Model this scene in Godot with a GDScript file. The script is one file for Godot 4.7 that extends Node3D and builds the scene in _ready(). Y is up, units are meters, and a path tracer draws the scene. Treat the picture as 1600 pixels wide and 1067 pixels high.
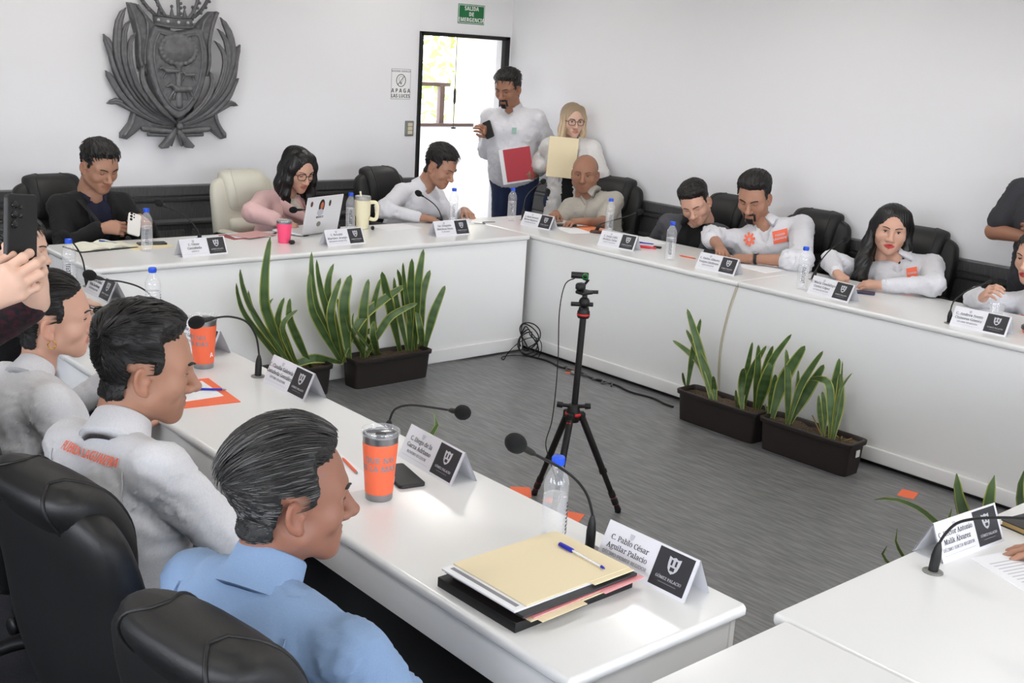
extends Node3D

func _ready() -> void:
	# camera
	var cam := Camera3D.new()
	cam.name = "camera"
	cam.position = Vector3(-4.7726, 1.8765, 5.3034)
	cam.rotation_degrees = Vector3(-14.3036, -41.355, 3.4272)
	cam.fov = 33.515
	cam.near = 0.05
	cam.current = true
	add_child(cam)
	# sky and exposure
	var env := Environment.new()
	env.background_mode = Environment.BG_SKY
	var sky := Sky.new()
	var sm := ProceduralSkyMaterial.new()
	sm.sky_top_color = Color(0.84, 0.88, 0.95)
	sm.sky_horizon_color = Color(0.97, 0.97, 0.98)
	sm.ground_horizon_color = Color(0.75, 0.76, 0.74)
	sm.ground_bottom_color = Color(0.5, 0.5, 0.48)
	sm.sky_energy_multiplier = 3.4
	sm.ground_energy_multiplier = 3.0
	sky.sky_material = sm
	env.sky = sky
	env.tonemap_mode = Environment.TONE_MAPPER_LINEAR
	env.tonemap_exposure = 0.97
	env.sdfgi_enabled = true
	env.ssao_enabled = true
	env.ssil_enabled = true
	var we := WorldEnvironment.new()
	we.name = "environment"
	we.environment = env
	add_child(we)
	rng.seed = 7
	make_materials()
	# the ceiling's light panels: each a glowing diffuser with an area light just below it
	for z in [[-1.0, "back table"], [1.2, "tripod"], [3.4, "near table"], [5.6, "rear of the room"]]:
		for x in [[0.15, "on the right table's side"], [-2.35, "in the middle row"], [-4.85, "on the left wall's side"]]:
			ceiling_panel(Vector3(x[0], CEIL, z[0]), 1.0, "ceiling light panel nearest the %s, %s" % [z[1], x[1]])
	hall_light()
	build_setting()
	build_crest(Vector3(-1.452, 1.60, ZB))
	build_signs()
	build_tables()
	build_chairs()
	build_table_things()
	build_floor_things()
	build_people()

const ZB := -2.05      # face of the back wall
const XR := 1.5        # face of the right wall
const CEIL := 2.95
const TOP := 0.76      # height of the table tops
const XL := -7.6
const ZF := 8.6
# ------------------------------------------------------------------ mesh building
class MB:
	var v := PackedVector3Array()
	var idx := PackedInt32Array()
	var col := PackedColorArray()
	var nrm := PackedVector3Array()
	var c := Color.WHITE
	var own_normals := false
	func vert(p: Vector3) -> int:
		v.append(p)
		col.append(c)
		return v.size() - 1
	func tri(a: int, b: int, d: int) -> void:
		idx.append(a); idx.append(d); idx.append(b)
	func quad(a: int, b: int, d: int, e: int) -> void:
		tri(a, b, d); tri(a, d, e)
	func face(pts: Array) -> void:
		var k := []
		for p in pts: k.append(vert(p))
		for i in range(1, k.size() - 1): tri(k[0], k[i], k[i + 1])
	func box(t: Transform3D, s: Vector3, b := 0.004) -> void:
		var h := s * 0.5
		b = minf(b, minf(h.x, minf(h.y, h.z)) * 0.98)
		var k := {}
		for x in [-1, 1]:
			for y in [-1, 1]:
				for z in [-1, 1]:
					var p := Vector3(x * h.x, y * h.y, z * h.z)
					k[[x, y, z, 0]] = vert(t * (p - Vector3(0, y * b, z * b)))
					k[[x, y, z, 1]] = vert(t * (p - Vector3(x * b, 0, z * b)))
					k[[x, y, z, 2]] = vert(t * (p - Vector3(x * b, y * b, 0)))
		for a in 3:
			var u := (a + 1) % 3
			var w := (a + 2) % 3
			for s1 in [-1, 1]:
				var q := []
				for uv in [[-1, -1], [1, -1], [1, 1], [-1, 1]]:
					var g := [0, 0, 0, a]
					g[a] = s1; g[u] = uv[0]; g[w] = uv[1]
					q.append(k[g])
				if s1 > 0: quad(q[0], q[1], q[2], q[3])
				else: quad(q[3], q[2], q[1], q[0])
				# chamfer between faces a(s1) and u(s2)
				for s2 in [-1, 1]:
					var g1 := [0, 0, 0, a]
					var g2 := [0, 0, 0, u]
					g1[a] = s1; g1[u] = s2; g1[w] = -1
					g2[a] = s1; g2[u] = s2; g2[w] = -1
					var g3 := g1.duplicate(); g3[w] = 1
					var g4 := g2.duplicate(); g4[w] = 1
					if s1 * s2 > 0: quad(k[g1], k[g2], k[g4], k[g3])
					else: quad(k[g3], k[g4], k[g2], k[g1])
		for x in [-1, 1]:
			for y in [-1, 1]:
				for z in [-1, 1]:
					if x * y * z > 0: tri(k[[x, y, z, 0]], k[[x, y, z, 1]], k[[x, y, z, 2]])
					else: tri(k[[x, y, z, 2]], k[[x, y, z, 1]], k[[x, y, z, 0]])
	func bx(at: Vector3, s: Vector3, b := 0.004) -> void:
		box(Transform3D(Basis(), at), s, b)
	func tube(path: Array, rad, sides := 10, cap := true, flat := 1.0) -> void:
		var n := path.size()
		var rings := []
		var t0: Vector3 = (path[1] - path[0]).normalized()
		var up := Vector3.UP if absf(t0.y) < 0.9 else Vector3.RIGHT
		var side := t0.cross(up).normalized()
		for i in n:
			var a: Vector3 = path[maxi(i - 1, 0)]
			var b: Vector3 = path[mini(i + 1, n - 1)]
			var t := (b - a).normalized()
			side = (side - t * side.dot(t)).normalized()
			var o := t.cross(side)
			var r: float = rad[i] if rad is Array or rad is PackedFloat32Array else rad
			var ring := PackedInt32Array()
			for j in sides:
				var g := TAU * j / sides
				ring.append(vert(path[i] + (side * cos(g) + o * sin(g) * flat) * r))
			rings.append(ring)
		for i in n - 1:
			for j in sides:
				var j2 := (j + 1) % sides
				quad(rings[i][j], rings[i][j2], rings[i + 1][j2], rings[i + 1][j])
		if cap:
			var p := vert(path[0])
			var q := vert(path[n - 1])
			for j in sides:
				var j2 := (j + 1) % sides
				tri(p, rings[0][j2], rings[0][j])
				tri(q, rings[n - 1][j], rings[n - 1][j2])
	func lathe(t: Transform3D, prof: Array, segs := 24) -> void:
		var prev := PackedInt32Array()
		for i in prof.size():
			var ring := PackedInt32Array()
			for j in segs:
				var g := TAU * j / segs
				ring.append(vert(t * Vector3(cos(g) * prof[i].x, prof[i].y, sin(g) * prof[i].x)))
			if i > 0 and prof[i] != prof[i - 1]:
				for j in segs:
					var j2 := (j + 1) % segs
					quad(prev[j], ring[j], ring[j2], prev[j2])
			prev = ring
	func loft(rings: Array, cap := true, closed := true) -> void:
		var ids := []
		for r in rings:
			var a := PackedInt32Array()
			for p in r: a.append(vert(p))
			ids.append(a)
		var n: int = ids[0].size()
		for i in ids.size() - 1:
			for j in (n if closed else n - 1):
				var j2 := (j + 1) % n
				quad(ids[i][j], ids[i][j2], ids[i + 1][j2], ids[i + 1][j])
		if cap:
			for e in 2:
				var r: Array = Array(rings[0 if e == 0 else rings.size() - 1])
				var m := Vector3.ZERO
				for p in r: m += p
				var ci := vert(m / r.size())
				var ids2: PackedInt32Array = ids[0 if e == 0 else ids.size() - 1]
				for j in n:
					var j2 := (j + 1) % n
					if e == 0: tri(ci, ids2[j2], ids2[j])
					else: tri(ci, ids2[j], ids2[j2])
	# polygon in the xy plane of t, from z = 0 to z = depth, front edge chamfered by b
	func prism(t: Transform3D, poly: PackedVector2Array, depth: float, b := 0.0) -> void:
		if Geometry2D.is_polygon_clockwise(poly): poly = poly.duplicate(); poly.reverse()
		var n := poly.size()
		var ins := PackedVector2Array()
		for i in n:
			var e1 := (poly[i] - poly[(i + n - 1) % n]).normalized()
			var e2 := (poly[(i + 1) % n] - poly[i]).normalized()
			var m := Vector2(-e1.y - e2.y, e1.x + e2.x)
			var l := m.length()
			m = m / maxf(l, 0.2) * (1.0 if l > 0.2 else 0.0)
			ins.append(poly[i] + m * b / maxf(0.45, l * 0.5))
		var tr := Geometry2D.triangulate_polygon(poly)
		var f := PackedInt32Array()
		var s := PackedInt32Array()
		var s0 := PackedInt32Array()
		var bk := PackedInt32Array()
		for i in n:
			f.append(vert(t * Vector3(ins[i].x, ins[i].y, depth)))
			s.append(vert(t * Vector3(poly[i].x, poly[i].y, depth - b)))
			s0.append(vert(t * Vector3(poly[i].x, poly[i].y, 0)))
			bk.append(vert(t * Vector3(poly[i].x, poly[i].y, 0)))
		for i in range(0, tr.size(), 3):
			var ccw := (poly[tr[i + 1]] - poly[tr[i]]).cross(poly[tr[i + 2]] - poly[tr[i]]) > 0.0
			var a := tr[i]
			var d := tr[i + 1] if ccw else tr[i + 2]
			var e := tr[i + 2] if ccw else tr[i + 1]
			tri(f[a], f[d], f[e])
			tri(bk[a], bk[e], bk[d])
		for i in n:
			var j := (i + 1) % n
			quad(s[i], s[j], f[j], f[i])
			quad(s0[i], s0[j], s[j], s[i])
	func ball(at: Vector3, r: Vector3, seg := 16, rings := 10, basis := Basis()) -> void:
		var ids := []
		for i in rings + 1:
			var ph := PI * i / rings
			var a := PackedInt32Array()
			for j in seg:
				var g := TAU * j / seg
				a.append(vert(at + basis * Vector3(cos(g) * sin(ph) * r.x, -cos(ph) * r.y, sin(g) * sin(ph) * r.z)))
			ids.append(a)
		for i in rings:
			for j in seg:
				var j2 := (j + 1) % seg
				quad(ids[i][j], ids[i + 1][j], ids[i + 1][j2], ids[i][j2])
	func add(o: MB, t := Transform3D()) -> void:
		var base := v.size()
		if own_normals:
			for q in o.nrm: nrm.append((t.basis * q).normalized())
		for q in o.v: v.append(t * q)
		col.append_array(o.col)
		var flip := t.basis.determinant() < 0.0
		var oi := o.idx
		for i in range(0, oi.size(), 3):
			idx.append(oi[i] + base)
			idx.append(oi[i + (2 if flip else 1)] + base)
			idx.append(oi[i + (1 if flip else 2)] + base)
	func normals() -> PackedVector3Array:
		var n := PackedVector3Array()
		n.resize(v.size())
		for i in range(0, idx.size(), 3):
			var a := idx[i]
			var b := idx[i + 1]
			var d := idx[i + 2]
			var q := (v[d] - v[a]).cross(v[b] - v[a])
			n[a] += q
			n[b] += q
			n[d] += q
		for i in n.size(): n[i] = n[i].normalized() if n[i].length_squared() > 0.0 else Vector3.UP
		return n
	func mesh() -> ArrayMesh:
		var a := []
		a.resize(Mesh.ARRAY_MAX)
		a[Mesh.ARRAY_VERTEX] = v
		a[Mesh.ARRAY_NORMAL] = nrm if own_normals else normals()
		a[Mesh.ARRAY_COLOR] = col
		a[Mesh.ARRAY_INDEX] = idx
		var m := ArrayMesh.new()
		m.add_surface_from_arrays(Mesh.PRIMITIVE_TRIANGLES, a)
		return m

# ------------------------------------------------------------------ distance fields meshed as surface nets
class Field:
	var prims := []
	func cap(a: Vector3, b: Vector3, ra: float, rb: float, k := 0.02) -> void:
		prims.append([0, a, b, ra, rb, k])
	func chain(p: Array, r: Array, k := 0.02) -> void:
		for i in p.size() - 1: cap(p[i], p[i + 1], r[i], r[i + 1], k)
	func ell(at: Vector3, r: Vector3, k := 0.02, basis := Basis()) -> void:
		prims.append([1, at, r, basis, 0.0, k])
	func cut_cap(a: Vector3, b: Vector3, ra: float, rb: float, k := 0.01) -> void:
		prims.append([2, a, b, ra, rb, k])
	func cut_ell(at: Vector3, r: Vector3, k := 0.01, basis := Basis()) -> void:
		prims.append([3, at, r, basis, 0.0, k])
	func build(cell: float, out: MB = null) -> MB:
		var lo := Vector3.ONE * 1e9
		var hi := -lo
		for p in prims:
			if p[0] == 0:
				var m: float = maxf(p[3], p[4])
				lo = lo.min(p[1].min(p[2]) - Vector3.ONE * m)
				hi = hi.max(p[1].max(p[2]) + Vector3.ONE * m)
			elif p[0] == 1:
				var m: float = maxf(p[2].x, maxf(p[2].y, p[2].z))
				var e := Vector3.ONE * m if p[3] != Basis() else Vector3(p[2])
				lo = lo.min(p[1] - e)
				hi = hi.max(p[1] + e)
		lo -= Vector3.ONE * (cell * 3.0 + 0.004)
		hi += Vector3.ONE * (cell * 3.0 + 0.004)
		var nx := int((hi.x - lo.x) / cell) + 2
		var ny := int((hi.y - lo.y) / cell) + 2
		var nz := int((hi.z - lo.z) / cell) + 2
		var f := PackedFloat32Array()
		f.resize(nx * ny * nz)
		f.fill(1.0)
		for p in prims:
			var kind: int = p[0]
			var k: float = p[5]
			var e: Vector3
			var c0: Vector3
			var c1: Vector3
			if kind == 0 or kind == 2:
				e = Vector3.ONE * (maxf(p[3], p[4]) + k + cell * 2.5)
				c0 = p[1].min(p[2]) - e
				c1 = p[1].max(p[2]) + e
			else:
				e = (Vector3.ONE * maxf(p[2].x, maxf(p[2].y, p[2].z)) if p[3] != Basis() else Vector3(p[2])) + Vector3.ONE * (k + cell * 2.5)
				c0 = p[1] - e
				c1 = p[1] + e
			var x0 := clampi(int((c0.x - lo.x) / cell), 0, nx)
			var x1 := clampi(int((c1.x - lo.x) / cell) + 1, 0, nx)
			var y0 := clampi(int((c0.y - lo.y) / cell), 0, ny)
			var y1 := clampi(int((c1.y - lo.y) / cell) + 1, 0, ny)
			var z0 := clampi(int((c0.z - lo.z) / cell), 0, nz)
			var z1 := clampi(int((c1.z - lo.z) / cell) + 1, 0, nz)
			var sub := kind >= 2
			var a: Vector3 = p[1]
			var ik := 0.25 / k
			if kind == 0 or kind == 2:
				var bv: Vector3 = p[2] - a
				var l2 := maxf(bv.length_squared(), 1e-9)
				var inv := 1.0 / l2
				var ra: float = p[3]
				var rd: float = p[4] - ra
				for z in range(z0, z1):
					var pz := lo.z + z * cell - a.z
					for y in range(y0, y1):
						var py := lo.y + y * cell - a.y
						var base := pz * bv.z + py * bv.y
						var s2 := py * py + pz * pz
						var row := (z * ny + y) * nx
						for x in range(x0, x1):
							var px := lo.x + x * cell - a.x
							var dt := base + px * bv.x
							var t := clampf(dt * inv, 0.0, 1.0)
							var d := sqrt(maxf(s2 + px * px - 2.0 * t * dt + t * t * l2, 0.0)) - ra - t * rd
							var o := f[row + x]
							if sub:
								d = -d
								var h := k - absf(d - o)
								f[row + x] = maxf(d, o) + (h * h * ik if h > 0.0 else 0.0)
							else:
								var h := k - absf(d - o)
								f[row + x] = minf(d, o) - (h * h * ik if h > 0.0 else 0.0)
			else:
				var r: Vector3 = p[2]
				var ib: Basis = (p[3] as Basis).transposed()
				var plain: bool = p[3] == Basis()
				var ri := Vector3(1.0 / r.x, 1.0 / r.y, 1.0 / r.z)
				for z in range(z0, z1):
					for y in range(y0, y1):
						var row := (z * ny + y) * nx
						for x in range(x0, x1):
							var q := Vector3(lo.x + x * cell - a.x, lo.y + y * cell - a.y, lo.z + z * cell - a.z)
							if not plain: q = ib * q
							q *= ri
							var k0 := q.length()
							var d := k0 * (k0 - 1.0) / maxf((q * ri).length(), 1e-6)
							var o := f[row + x]
							if sub:
								d = -d
								var h := k - absf(d - o)
								f[row + x] = maxf(d, o) + (h * h * ik if h > 0.0 else 0.0)
							else:
								var h := k - absf(d - o)
								f[row + x] = minf(d, o) - (h * h * ik if h > 0.0 else 0.0)
		# surface nets
		if out == null: out = MB.new()
		out.own_normals = true
		var ids := PackedInt32Array()
		ids.resize(nx * ny * nz)
		var sy := nx
		var sz := nx * ny
		var near := cell * 1.9
		for z in nz - 1:
			for y in ny - 1:
				var row := (z * ny + y) * nx
				for x in nx - 1:
					var i := row + x
					var a0 := f[i]
					if a0 > near or a0 < -near: continue
					var a1 := f[i + 1]
					var a2 := f[i + sy]
					var a3 := f[i + sy + 1]
					var a4 := f[i + sz]
					var a5 := f[i + sz + 1]
					var a6 := f[i + sz + sy]
					var a7 := f[i + sz + sy + 1]
					var neg := int(a0 < 0.0) + int(a1 < 0.0) + int(a2 < 0.0) + int(a3 < 0.0) + int(a4 < 0.0) + int(a5 < 0.0) + int(a6 < 0.0) + int(a7 < 0.0)
					if neg == 0 or neg == 8: continue
					var s := Vector3.ZERO
					var n := 0
					if (a0 < 0.0) != (a1 < 0.0): s += Vector3(a0 / (a0 - a1), 0, 0); n += 1
					if (a2 < 0.0) != (a3 < 0.0): s += Vector3(a2 / (a2 - a3), 1, 0); n += 1
					if (a4 < 0.0) != (a5 < 0.0): s += Vector3(a4 / (a4 - a5), 0, 1); n += 1
					if (a6 < 0.0) != (a7 < 0.0): s += Vector3(a6 / (a6 - a7), 1, 1); n += 1
					if (a0 < 0.0) != (a2 < 0.0): s += Vector3(0, a0 / (a0 - a2), 0); n += 1
					if (a1 < 0.0) != (a3 < 0.0): s += Vector3(1, a1 / (a1 - a3), 0); n += 1
					if (a4 < 0.0) != (a6 < 0.0): s += Vector3(0, a4 / (a4 - a6), 1); n += 1
					if (a5 < 0.0) != (a7 < 0.0): s += Vector3(1, a5 / (a5 - a7), 1); n += 1
					if (a0 < 0.0) != (a4 < 0.0): s += Vector3(0, 0, a0 / (a0 - a4)); n += 1
					if (a1 < 0.0) != (a5 < 0.0): s += Vector3(1, 0, a1 / (a1 - a5)); n += 1
					if (a2 < 0.0) != (a6 < 0.0): s += Vector3(0, 1, a2 / (a2 - a6)); n += 1
					if (a3 < 0.0) != (a7 < 0.0): s += Vector3(1, 1, a3 / (a3 - a7)); n += 1
					s /= n
					var u := 1.0 - s.x
					var w := 1.0 - s.y
					var q := 1.0 - s.z
					var g := Vector3(
						((a1 - a0) * w + (a3 - a2) * s.y) * q + ((a5 - a4) * w + (a7 - a6) * s.y) * s.z,
						((a2 - a0) * u + (a3 - a1) * s.x) * q + ((a6 - a4) * u + (a7 - a5) * s.x) * s.z,
						((a4 - a0) * u + (a5 - a1) * s.x) * w + ((a6 - a2) * u + (a7 - a3) * s.x) * s.y)
					ids[i] = out.v.size() + 1
					out.v.append(lo + (Vector3(x, y, z) + s) * cell)
					out.nrm.append(g.normalized())
					out.col.append(Color.WHITE)
					if x > 0 and y > 0 and z > 0:
						# edges that start at this cell's low corner
						if (a0 < 0.0) != (a1 < 0.0): _q(out, ids, i, i - sy, i - sy - sz, i - sz, a0 < 0.0)
						if (a0 < 0.0) != (a2 < 0.0): _q(out, ids, i, i - sz, i - sz - 1, i - 1, a0 < 0.0)
						if (a0 < 0.0) != (a4 < 0.0): _q(out, ids, i, i - 1, i - 1 - sy, i - sy, a0 < 0.0)
		return out
	func _q(out: MB, ids: PackedInt32Array, a: int, b: int, c: int, d: int, keep: bool) -> void:
		var i := ids[a] - 1
		var j := ids[b] - 1
		var k := ids[c] - 1
		var l := ids[d] - 1
		if i < 0 or j < 0 or k < 0 or l < 0: return
		if keep:
			out.tri(i, j, k); out.tri(i, k, l)
		else:
			out.tri(i, k, j); out.tri(i, l, k)

# ------------------------------------------------------------------ nodes
var used := {}
var M := {}
var rng := RandomNumberGenerator.new()

func numbered(called: String) -> String:
	var n: int = used.get(called, 0)
	used[called] = n + 1
	return called if n == 0 else "%s_%03d" % [called, n]

func tag(o: Node, label := "", category := "", group := "", kind := "") -> void:
	if label: o.set_meta("label", label)
	if category: o.set_meta("category", category)
	if group: o.set_meta("group", group)
	if kind: o.set_meta("kind", kind)

func thing(called: String, label: String, category: String, at := Vector3.ZERO, turn := 0.0, group := "") -> Node3D:
	var o := Node3D.new()
	o.name = numbered(called)
	add_child(o)
	o.position = at
	o.rotation.y = turn
	tag(o, label, category, group)
	return o

func part(called: String, mb, mat: Material, parent: Node, label := "") -> MeshInstance3D:
	var o := MeshInstance3D.new()
	o.name = called
	o.mesh = mb.mesh() if mb is MB else mb
	o.material_override = mat
	parent.add_child(o, true)
	if label: o.set_meta("label", label)
	return o

func single(called: String, mb, mat: Material, label: String, category: String, at := Vector3.ZERO, turn := 0.0, group := "") -> MeshInstance3D:
	var o := MeshInstance3D.new()
	o.name = numbered(called)
	o.mesh = mb.mesh() if mb is MB else mb
	o.material_override = mat
	add_child(o)
	o.position = at
	o.rotation.y = turn
	tag(o, label, category, group)
	return o

func struct(called: String, mb, mat: Material) -> MeshInstance3D:
	var o := MeshInstance3D.new()
	o.name = called
	o.mesh = mb.mesh() if mb is MB else mb
	o.material_override = mat
	add_child(o)
	tag(o, "", "", "", "structure")
	return o

func copy_of(o: Node3D, label: String, at: Vector3, turn: float, group := "") -> Node3D:
	var c: Node3D = o.duplicate()
	c.name = numbered(String(o.name).rstrip("0123456789").rstrip("_"))
	add_child(c)
	c.position = at
	c.rotation.y = turn
	tag(c, label, "", group)
	return c

func xf(at: Vector3, euler := Vector3.ZERO) -> Transform3D:
	return Transform3D(Basis.from_euler(euler), at)

func curve(pts: Array, n: int) -> Array:
	var c := Curve3D.new()
	for i in pts.size():
		var a: Vector3 = pts[maxi(i - 1, 0)]
		var b: Vector3 = pts[mini(i + 1, pts.size() - 1)]
		var h := (b - a) / 6.0
		c.add_point(pts[i], -h, h)
	var out := []
	var l := c.get_baked_length()
	for i in n: out.append(c.sample_baked(l * i / (n - 1), true))
	return out

# ------------------------------------------------------------------ materials
func mat(called: String, color: Color, rough := 0.6, metal := 0.0) -> StandardMaterial3D:
	if M.has(called): return M[called]
	var m := StandardMaterial3D.new()
	m.albedo_color = color
	m.roughness = rough
	m.metallic = metal
	M[called] = m
	return m

func noise_tex(kind: String, freq: float, octaves := 4, ramp = null, bump := 0.0, size := 512, sd := 1) -> NoiseTexture2D:
	var n := FastNoiseLite.new()
	n.seed = sd
	n.noise_type = FastNoiseLite.TYPE_CELLULAR if kind == "cell" else FastNoiseLite.TYPE_SIMPLEX_SMOOTH
	n.frequency = freq
	n.fractal_octaves = octaves
	if kind == "cell":
		n.cellular_return_type = FastNoiseLite.RETURN_DISTANCE2_SUB
	var t := NoiseTexture2D.new()
	t.width = size
	t.height = size
	t.seamless = true
	t.noise = n
	if ramp is Array:
		var g := Gradient.new()
		g.offsets = PackedFloat32Array(ramp[0])
		g.colors = PackedColorArray(ramp[1])
		t.color_ramp = g
	if bump > 0.0:
		t.as_normal_map = true
		t.bump_strength = bump
	return t

func tri_tex(m: StandardMaterial3D, albedo: Texture2D, normal: Texture2D, scale: Vector3, world := true, strength := 1.0) -> void:
	m.uv1_triplanar = true
	m.uv1_world_triplanar = world
	m.uv1_scale = scale
	if albedo: m.albedo_texture = albedo
	if normal:
		m.normal_enabled = true
		m.normal_texture = normal
		m.normal_scale = strength
# ------------------------------------------------------------------ materials of the place
func make_materials() -> void:
	var w := mat("wall_paint", Color(0.92, 0.92, 0.93), 0.75)
	tri_tex(w, null, noise_tex("simplex", 0.03, 4, null, 1.2), Vector3(2, 2, 2), true, 0.12)
	mat("ceiling_paint", Color(0.9, 0.9, 0.89), 0.9)
	var f := mat("floor_vinyl", Color(1, 1, 1), 0.36)
	var g := Gradient.new()
	tri_tex(f, noise_tex("simplex", 0.012, 5, [[0.0, 0.35, 0.5, 0.65, 1.0], [Color(0.38, 0.38, 0.385), Color(0.42, 0.42, 0.425), Color(0.45, 0.45, 0.455), Color(0.48, 0.48, 0.485), Color(0.54, 0.54, 0.545)]], 0.0, 1024), noise_tex("simplex", 0.02, 4, null, 2.0, 512, 5), Vector3(3.6, 1, 0.42), true, 0.15)
	var cp := mat("carpet", Color(1, 1, 1), 0.95)
	tri_tex(cp, noise_tex("simplex", 0.09, 4, [[0.0, 1.0], [Color(0.10, 0.10, 0.115), Color(0.22, 0.22, 0.245)]], 0.0, 512, 9), noise_tex("simplex", 0.2, 3, null, 6.0, 512, 3), Vector3(3, 3, 3), true, 0.6)
	var wd := mat("dark_wood", Color(1, 1, 1), 0.42)
	tri_tex(wd, noise_tex("simplex", 0.02, 5, [[0.0, 0.5, 1.0], [Color(0.27, 0.27, 0.275), Color(0.33, 0.33, 0.335), Color(0.39, 0.39, 0.395)]], 0.0, 512, 4), noise_tex("simplex", 0.03, 4, null, 3.0, 512, 4), Vector3(8, 0.7, 8), true, 0.25)
	var lw := mat("white_lacquer", Color(0.9, 0.9, 0.895), 0.3)
	tri_tex(lw, null, noise_tex("simplex", 0.012, 2, null, 1.5, 512, 8), Vector3(1.5, 1.5, 1.5), true, 0.06)
	lw.clearcoat_enabled = true
	lw.clearcoat = 0.4
	lw.clearcoat_roughness = 0.12
	var lp := mat("white_panel", Color(0.95, 0.95, 0.945), 0.45)
	mat("black_metal", Color(0.09, 0.085, 0.085), 0.45, 0.3)
	mat("brown_frame", Color(0.36, 0.29, 0.27), 0.5, 0.2)
	mat("chrome", Color(0.75, 0.75, 0.76), 0.2, 1.0)
	mat("steel", Color(0.62, 0.62, 0.63), 0.3, 1.0)
	var cr := mat("crest_paint", Color(0.46, 0.46, 0.47), 0.42, 0.1)
	tri_tex(cr, noise_tex("simplex", 0.02, 4, [[0.0, 1.0], [Color(0.75, 0.75, 0.75), Color(1, 1, 1)]], 0.0, 256, 6), noise_tex("simplex", 0.05, 4, null, 4.0, 256, 6), Vector3(4, 4, 4), true, 0.35)
	mat("green_sign", Color(0.04, 0.42, 0.22), 0.5)
	mat("white_print", Color(0.93, 0.93, 0.93), 0.6)
	mat("grey_print", Color(0.52, 0.52, 0.54), 0.6)
	mat("pale_print", Color(0.75, 0.75, 0.77), 0.6)
	mat("black_print", Color(0.1, 0.1, 0.11), 0.6)
	mat("ivory_plastic", Color(0.83, 0.8, 0.7), 0.4)
	mat("grey_plastic", Color(0.5, 0.5, 0.48), 0.4)
	mat("black_plastic", Color(0.045, 0.045, 0.05), 0.5)
	mat("black_foam", Color(0.03, 0.03, 0.032), 0.95)
	mat("orange", Color(0.93, 0.42, 0.27), 0.5)
	mat("orange_paper", Color(0.94, 0.45, 0.3), 0.8)
	mat("paper", Color(0.92, 0.92, 0.93), 0.85)
	mat("card", Color(0.88, 0.88, 0.9), 0.55)
	mat("card_black", Color(0.17, 0.17, 0.185), 0.4)
	mat("manila", Color(0.9, 0.84, 0.7), 0.8)
	mat("blue_cap", Color(0.1, 0.33, 0.85), 0.4)
	mat("blue_ink", Color(0.1, 0.13, 0.65), 0.35)
	var p := mat("clear_plastic", Color(0.97, 0.98, 1.0, 0.12), 0.05)
	p.transparency = BaseMaterial3D.TRANSPARENCY_ALPHA
	var wt := mat("window_glass", Color(0.97, 1.0, 0.98, 0.08), 0.02)
	wt.transparency = BaseMaterial3D.TRANSPARENCY_ALPHA
	mat("water", Color(0.93, 0.94, 0.95, 0.12), 0.03).transparency = BaseMaterial3D.TRANSPARENCY_ALPHA
	var le := mat("black_leather", Color(0.035, 0.035, 0.038), 0.52)
	tri_tex(le, null, noise_tex("cell", 0.12, 2, null, 4.0, 512, 2), Vector3(7, 7, 7), false, 0.22)
	var wl := mat("white_leather", Color(0.83, 0.82, 0.76), 0.5)
	tri_tex(wl, null, noise_tex("cell", 0.12, 2, null, 4.0, 512, 2), Vector3(7, 7, 7), false, 0.2)
	mat("planter", Color(0.15, 0.12, 0.115), 0.55)
	var so := mat("soil", Color(1, 1, 1), 0.95)
	tri_tex(so, noise_tex("simplex", 0.06, 5, [[0.0, 1.0], [Color(0.2, 0.16, 0.12), Color(0.5, 0.42, 0.33)]], 0.0, 256), noise_tex("simplex", 0.1, 4, null, 8.0, 256), Vector3(6, 6, 6), true, 1.0)
	var lf := mat("leaf", Color.WHITE, 0.45)
	lf.vertex_color_use_as_albedo = true
	mat("straw", Color(0.62, 0.5, 0.28), 0.9)
	var tl := mat("tree_leaf", Color(0.35, 0.5, 0.12), 0.6)
	tl.backlight_enabled = true
	tl.backlight = Color(0.4, 0.5, 0.1)

func slab(called: String, lo: Vector3, hi: Vector3, m: Material) -> MeshInstance3D:
	var b := MB.new()
	b.bx((lo + hi) / 2, hi - lo, 0.0005)
	return struct(called, b, m)

func ceiling_panel(at: Vector3, power: float, label: String) -> void:
	var t := thing("ceiling_light", label, "ceiling light", at, 0.0, "ceiling light panels")
	var fr := MB.new()
	for s in [-1, 1]:
		fr.bx(Vector3(s * 0.31, -0.012, 0), Vector3(0.025, 0.025, 0.645), 0.004)
		fr.bx(Vector3(0, -0.012, s * 0.31), Vector3(0.6, 0.025, 0.025), 0.004)
	part("frame", fr, M.white_print, t)
	var d := MB.new()
	d.bx(Vector3(0, -0.006, 0), Vector3(0.598, 0.008, 0.598), 0.002)
	var e := mat("lamp_diffuser", Color(0.95, 0.95, 0.95), 0.8)
	e.emission_enabled = true
	e.emission = Color(1.0, 0.985, 0.96)
	e.emission_energy_multiplier = 3.0
	part("lamp_diffuser", d, e, t)
	var l := AreaLight3D.new()
	l.name = "panel_light"
	l.area_size = Vector2(0.58, 0.58)
	l.light_color = Color(1.0, 0.985, 0.965)
	l.light_energy = 1.0 * power
	l.area_range = 20.0
	l.shadow_enabled = true
	l.position = Vector3(0, -0.03, 0)
	l.rotation_degrees.x = -90
	t.add_child(l)

func hall_light() -> void:
	ceiling_panel(Vector3(1.5, 2.6, -2.9), 4.0, "light panel in the ceiling of the passage behind the door")

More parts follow.
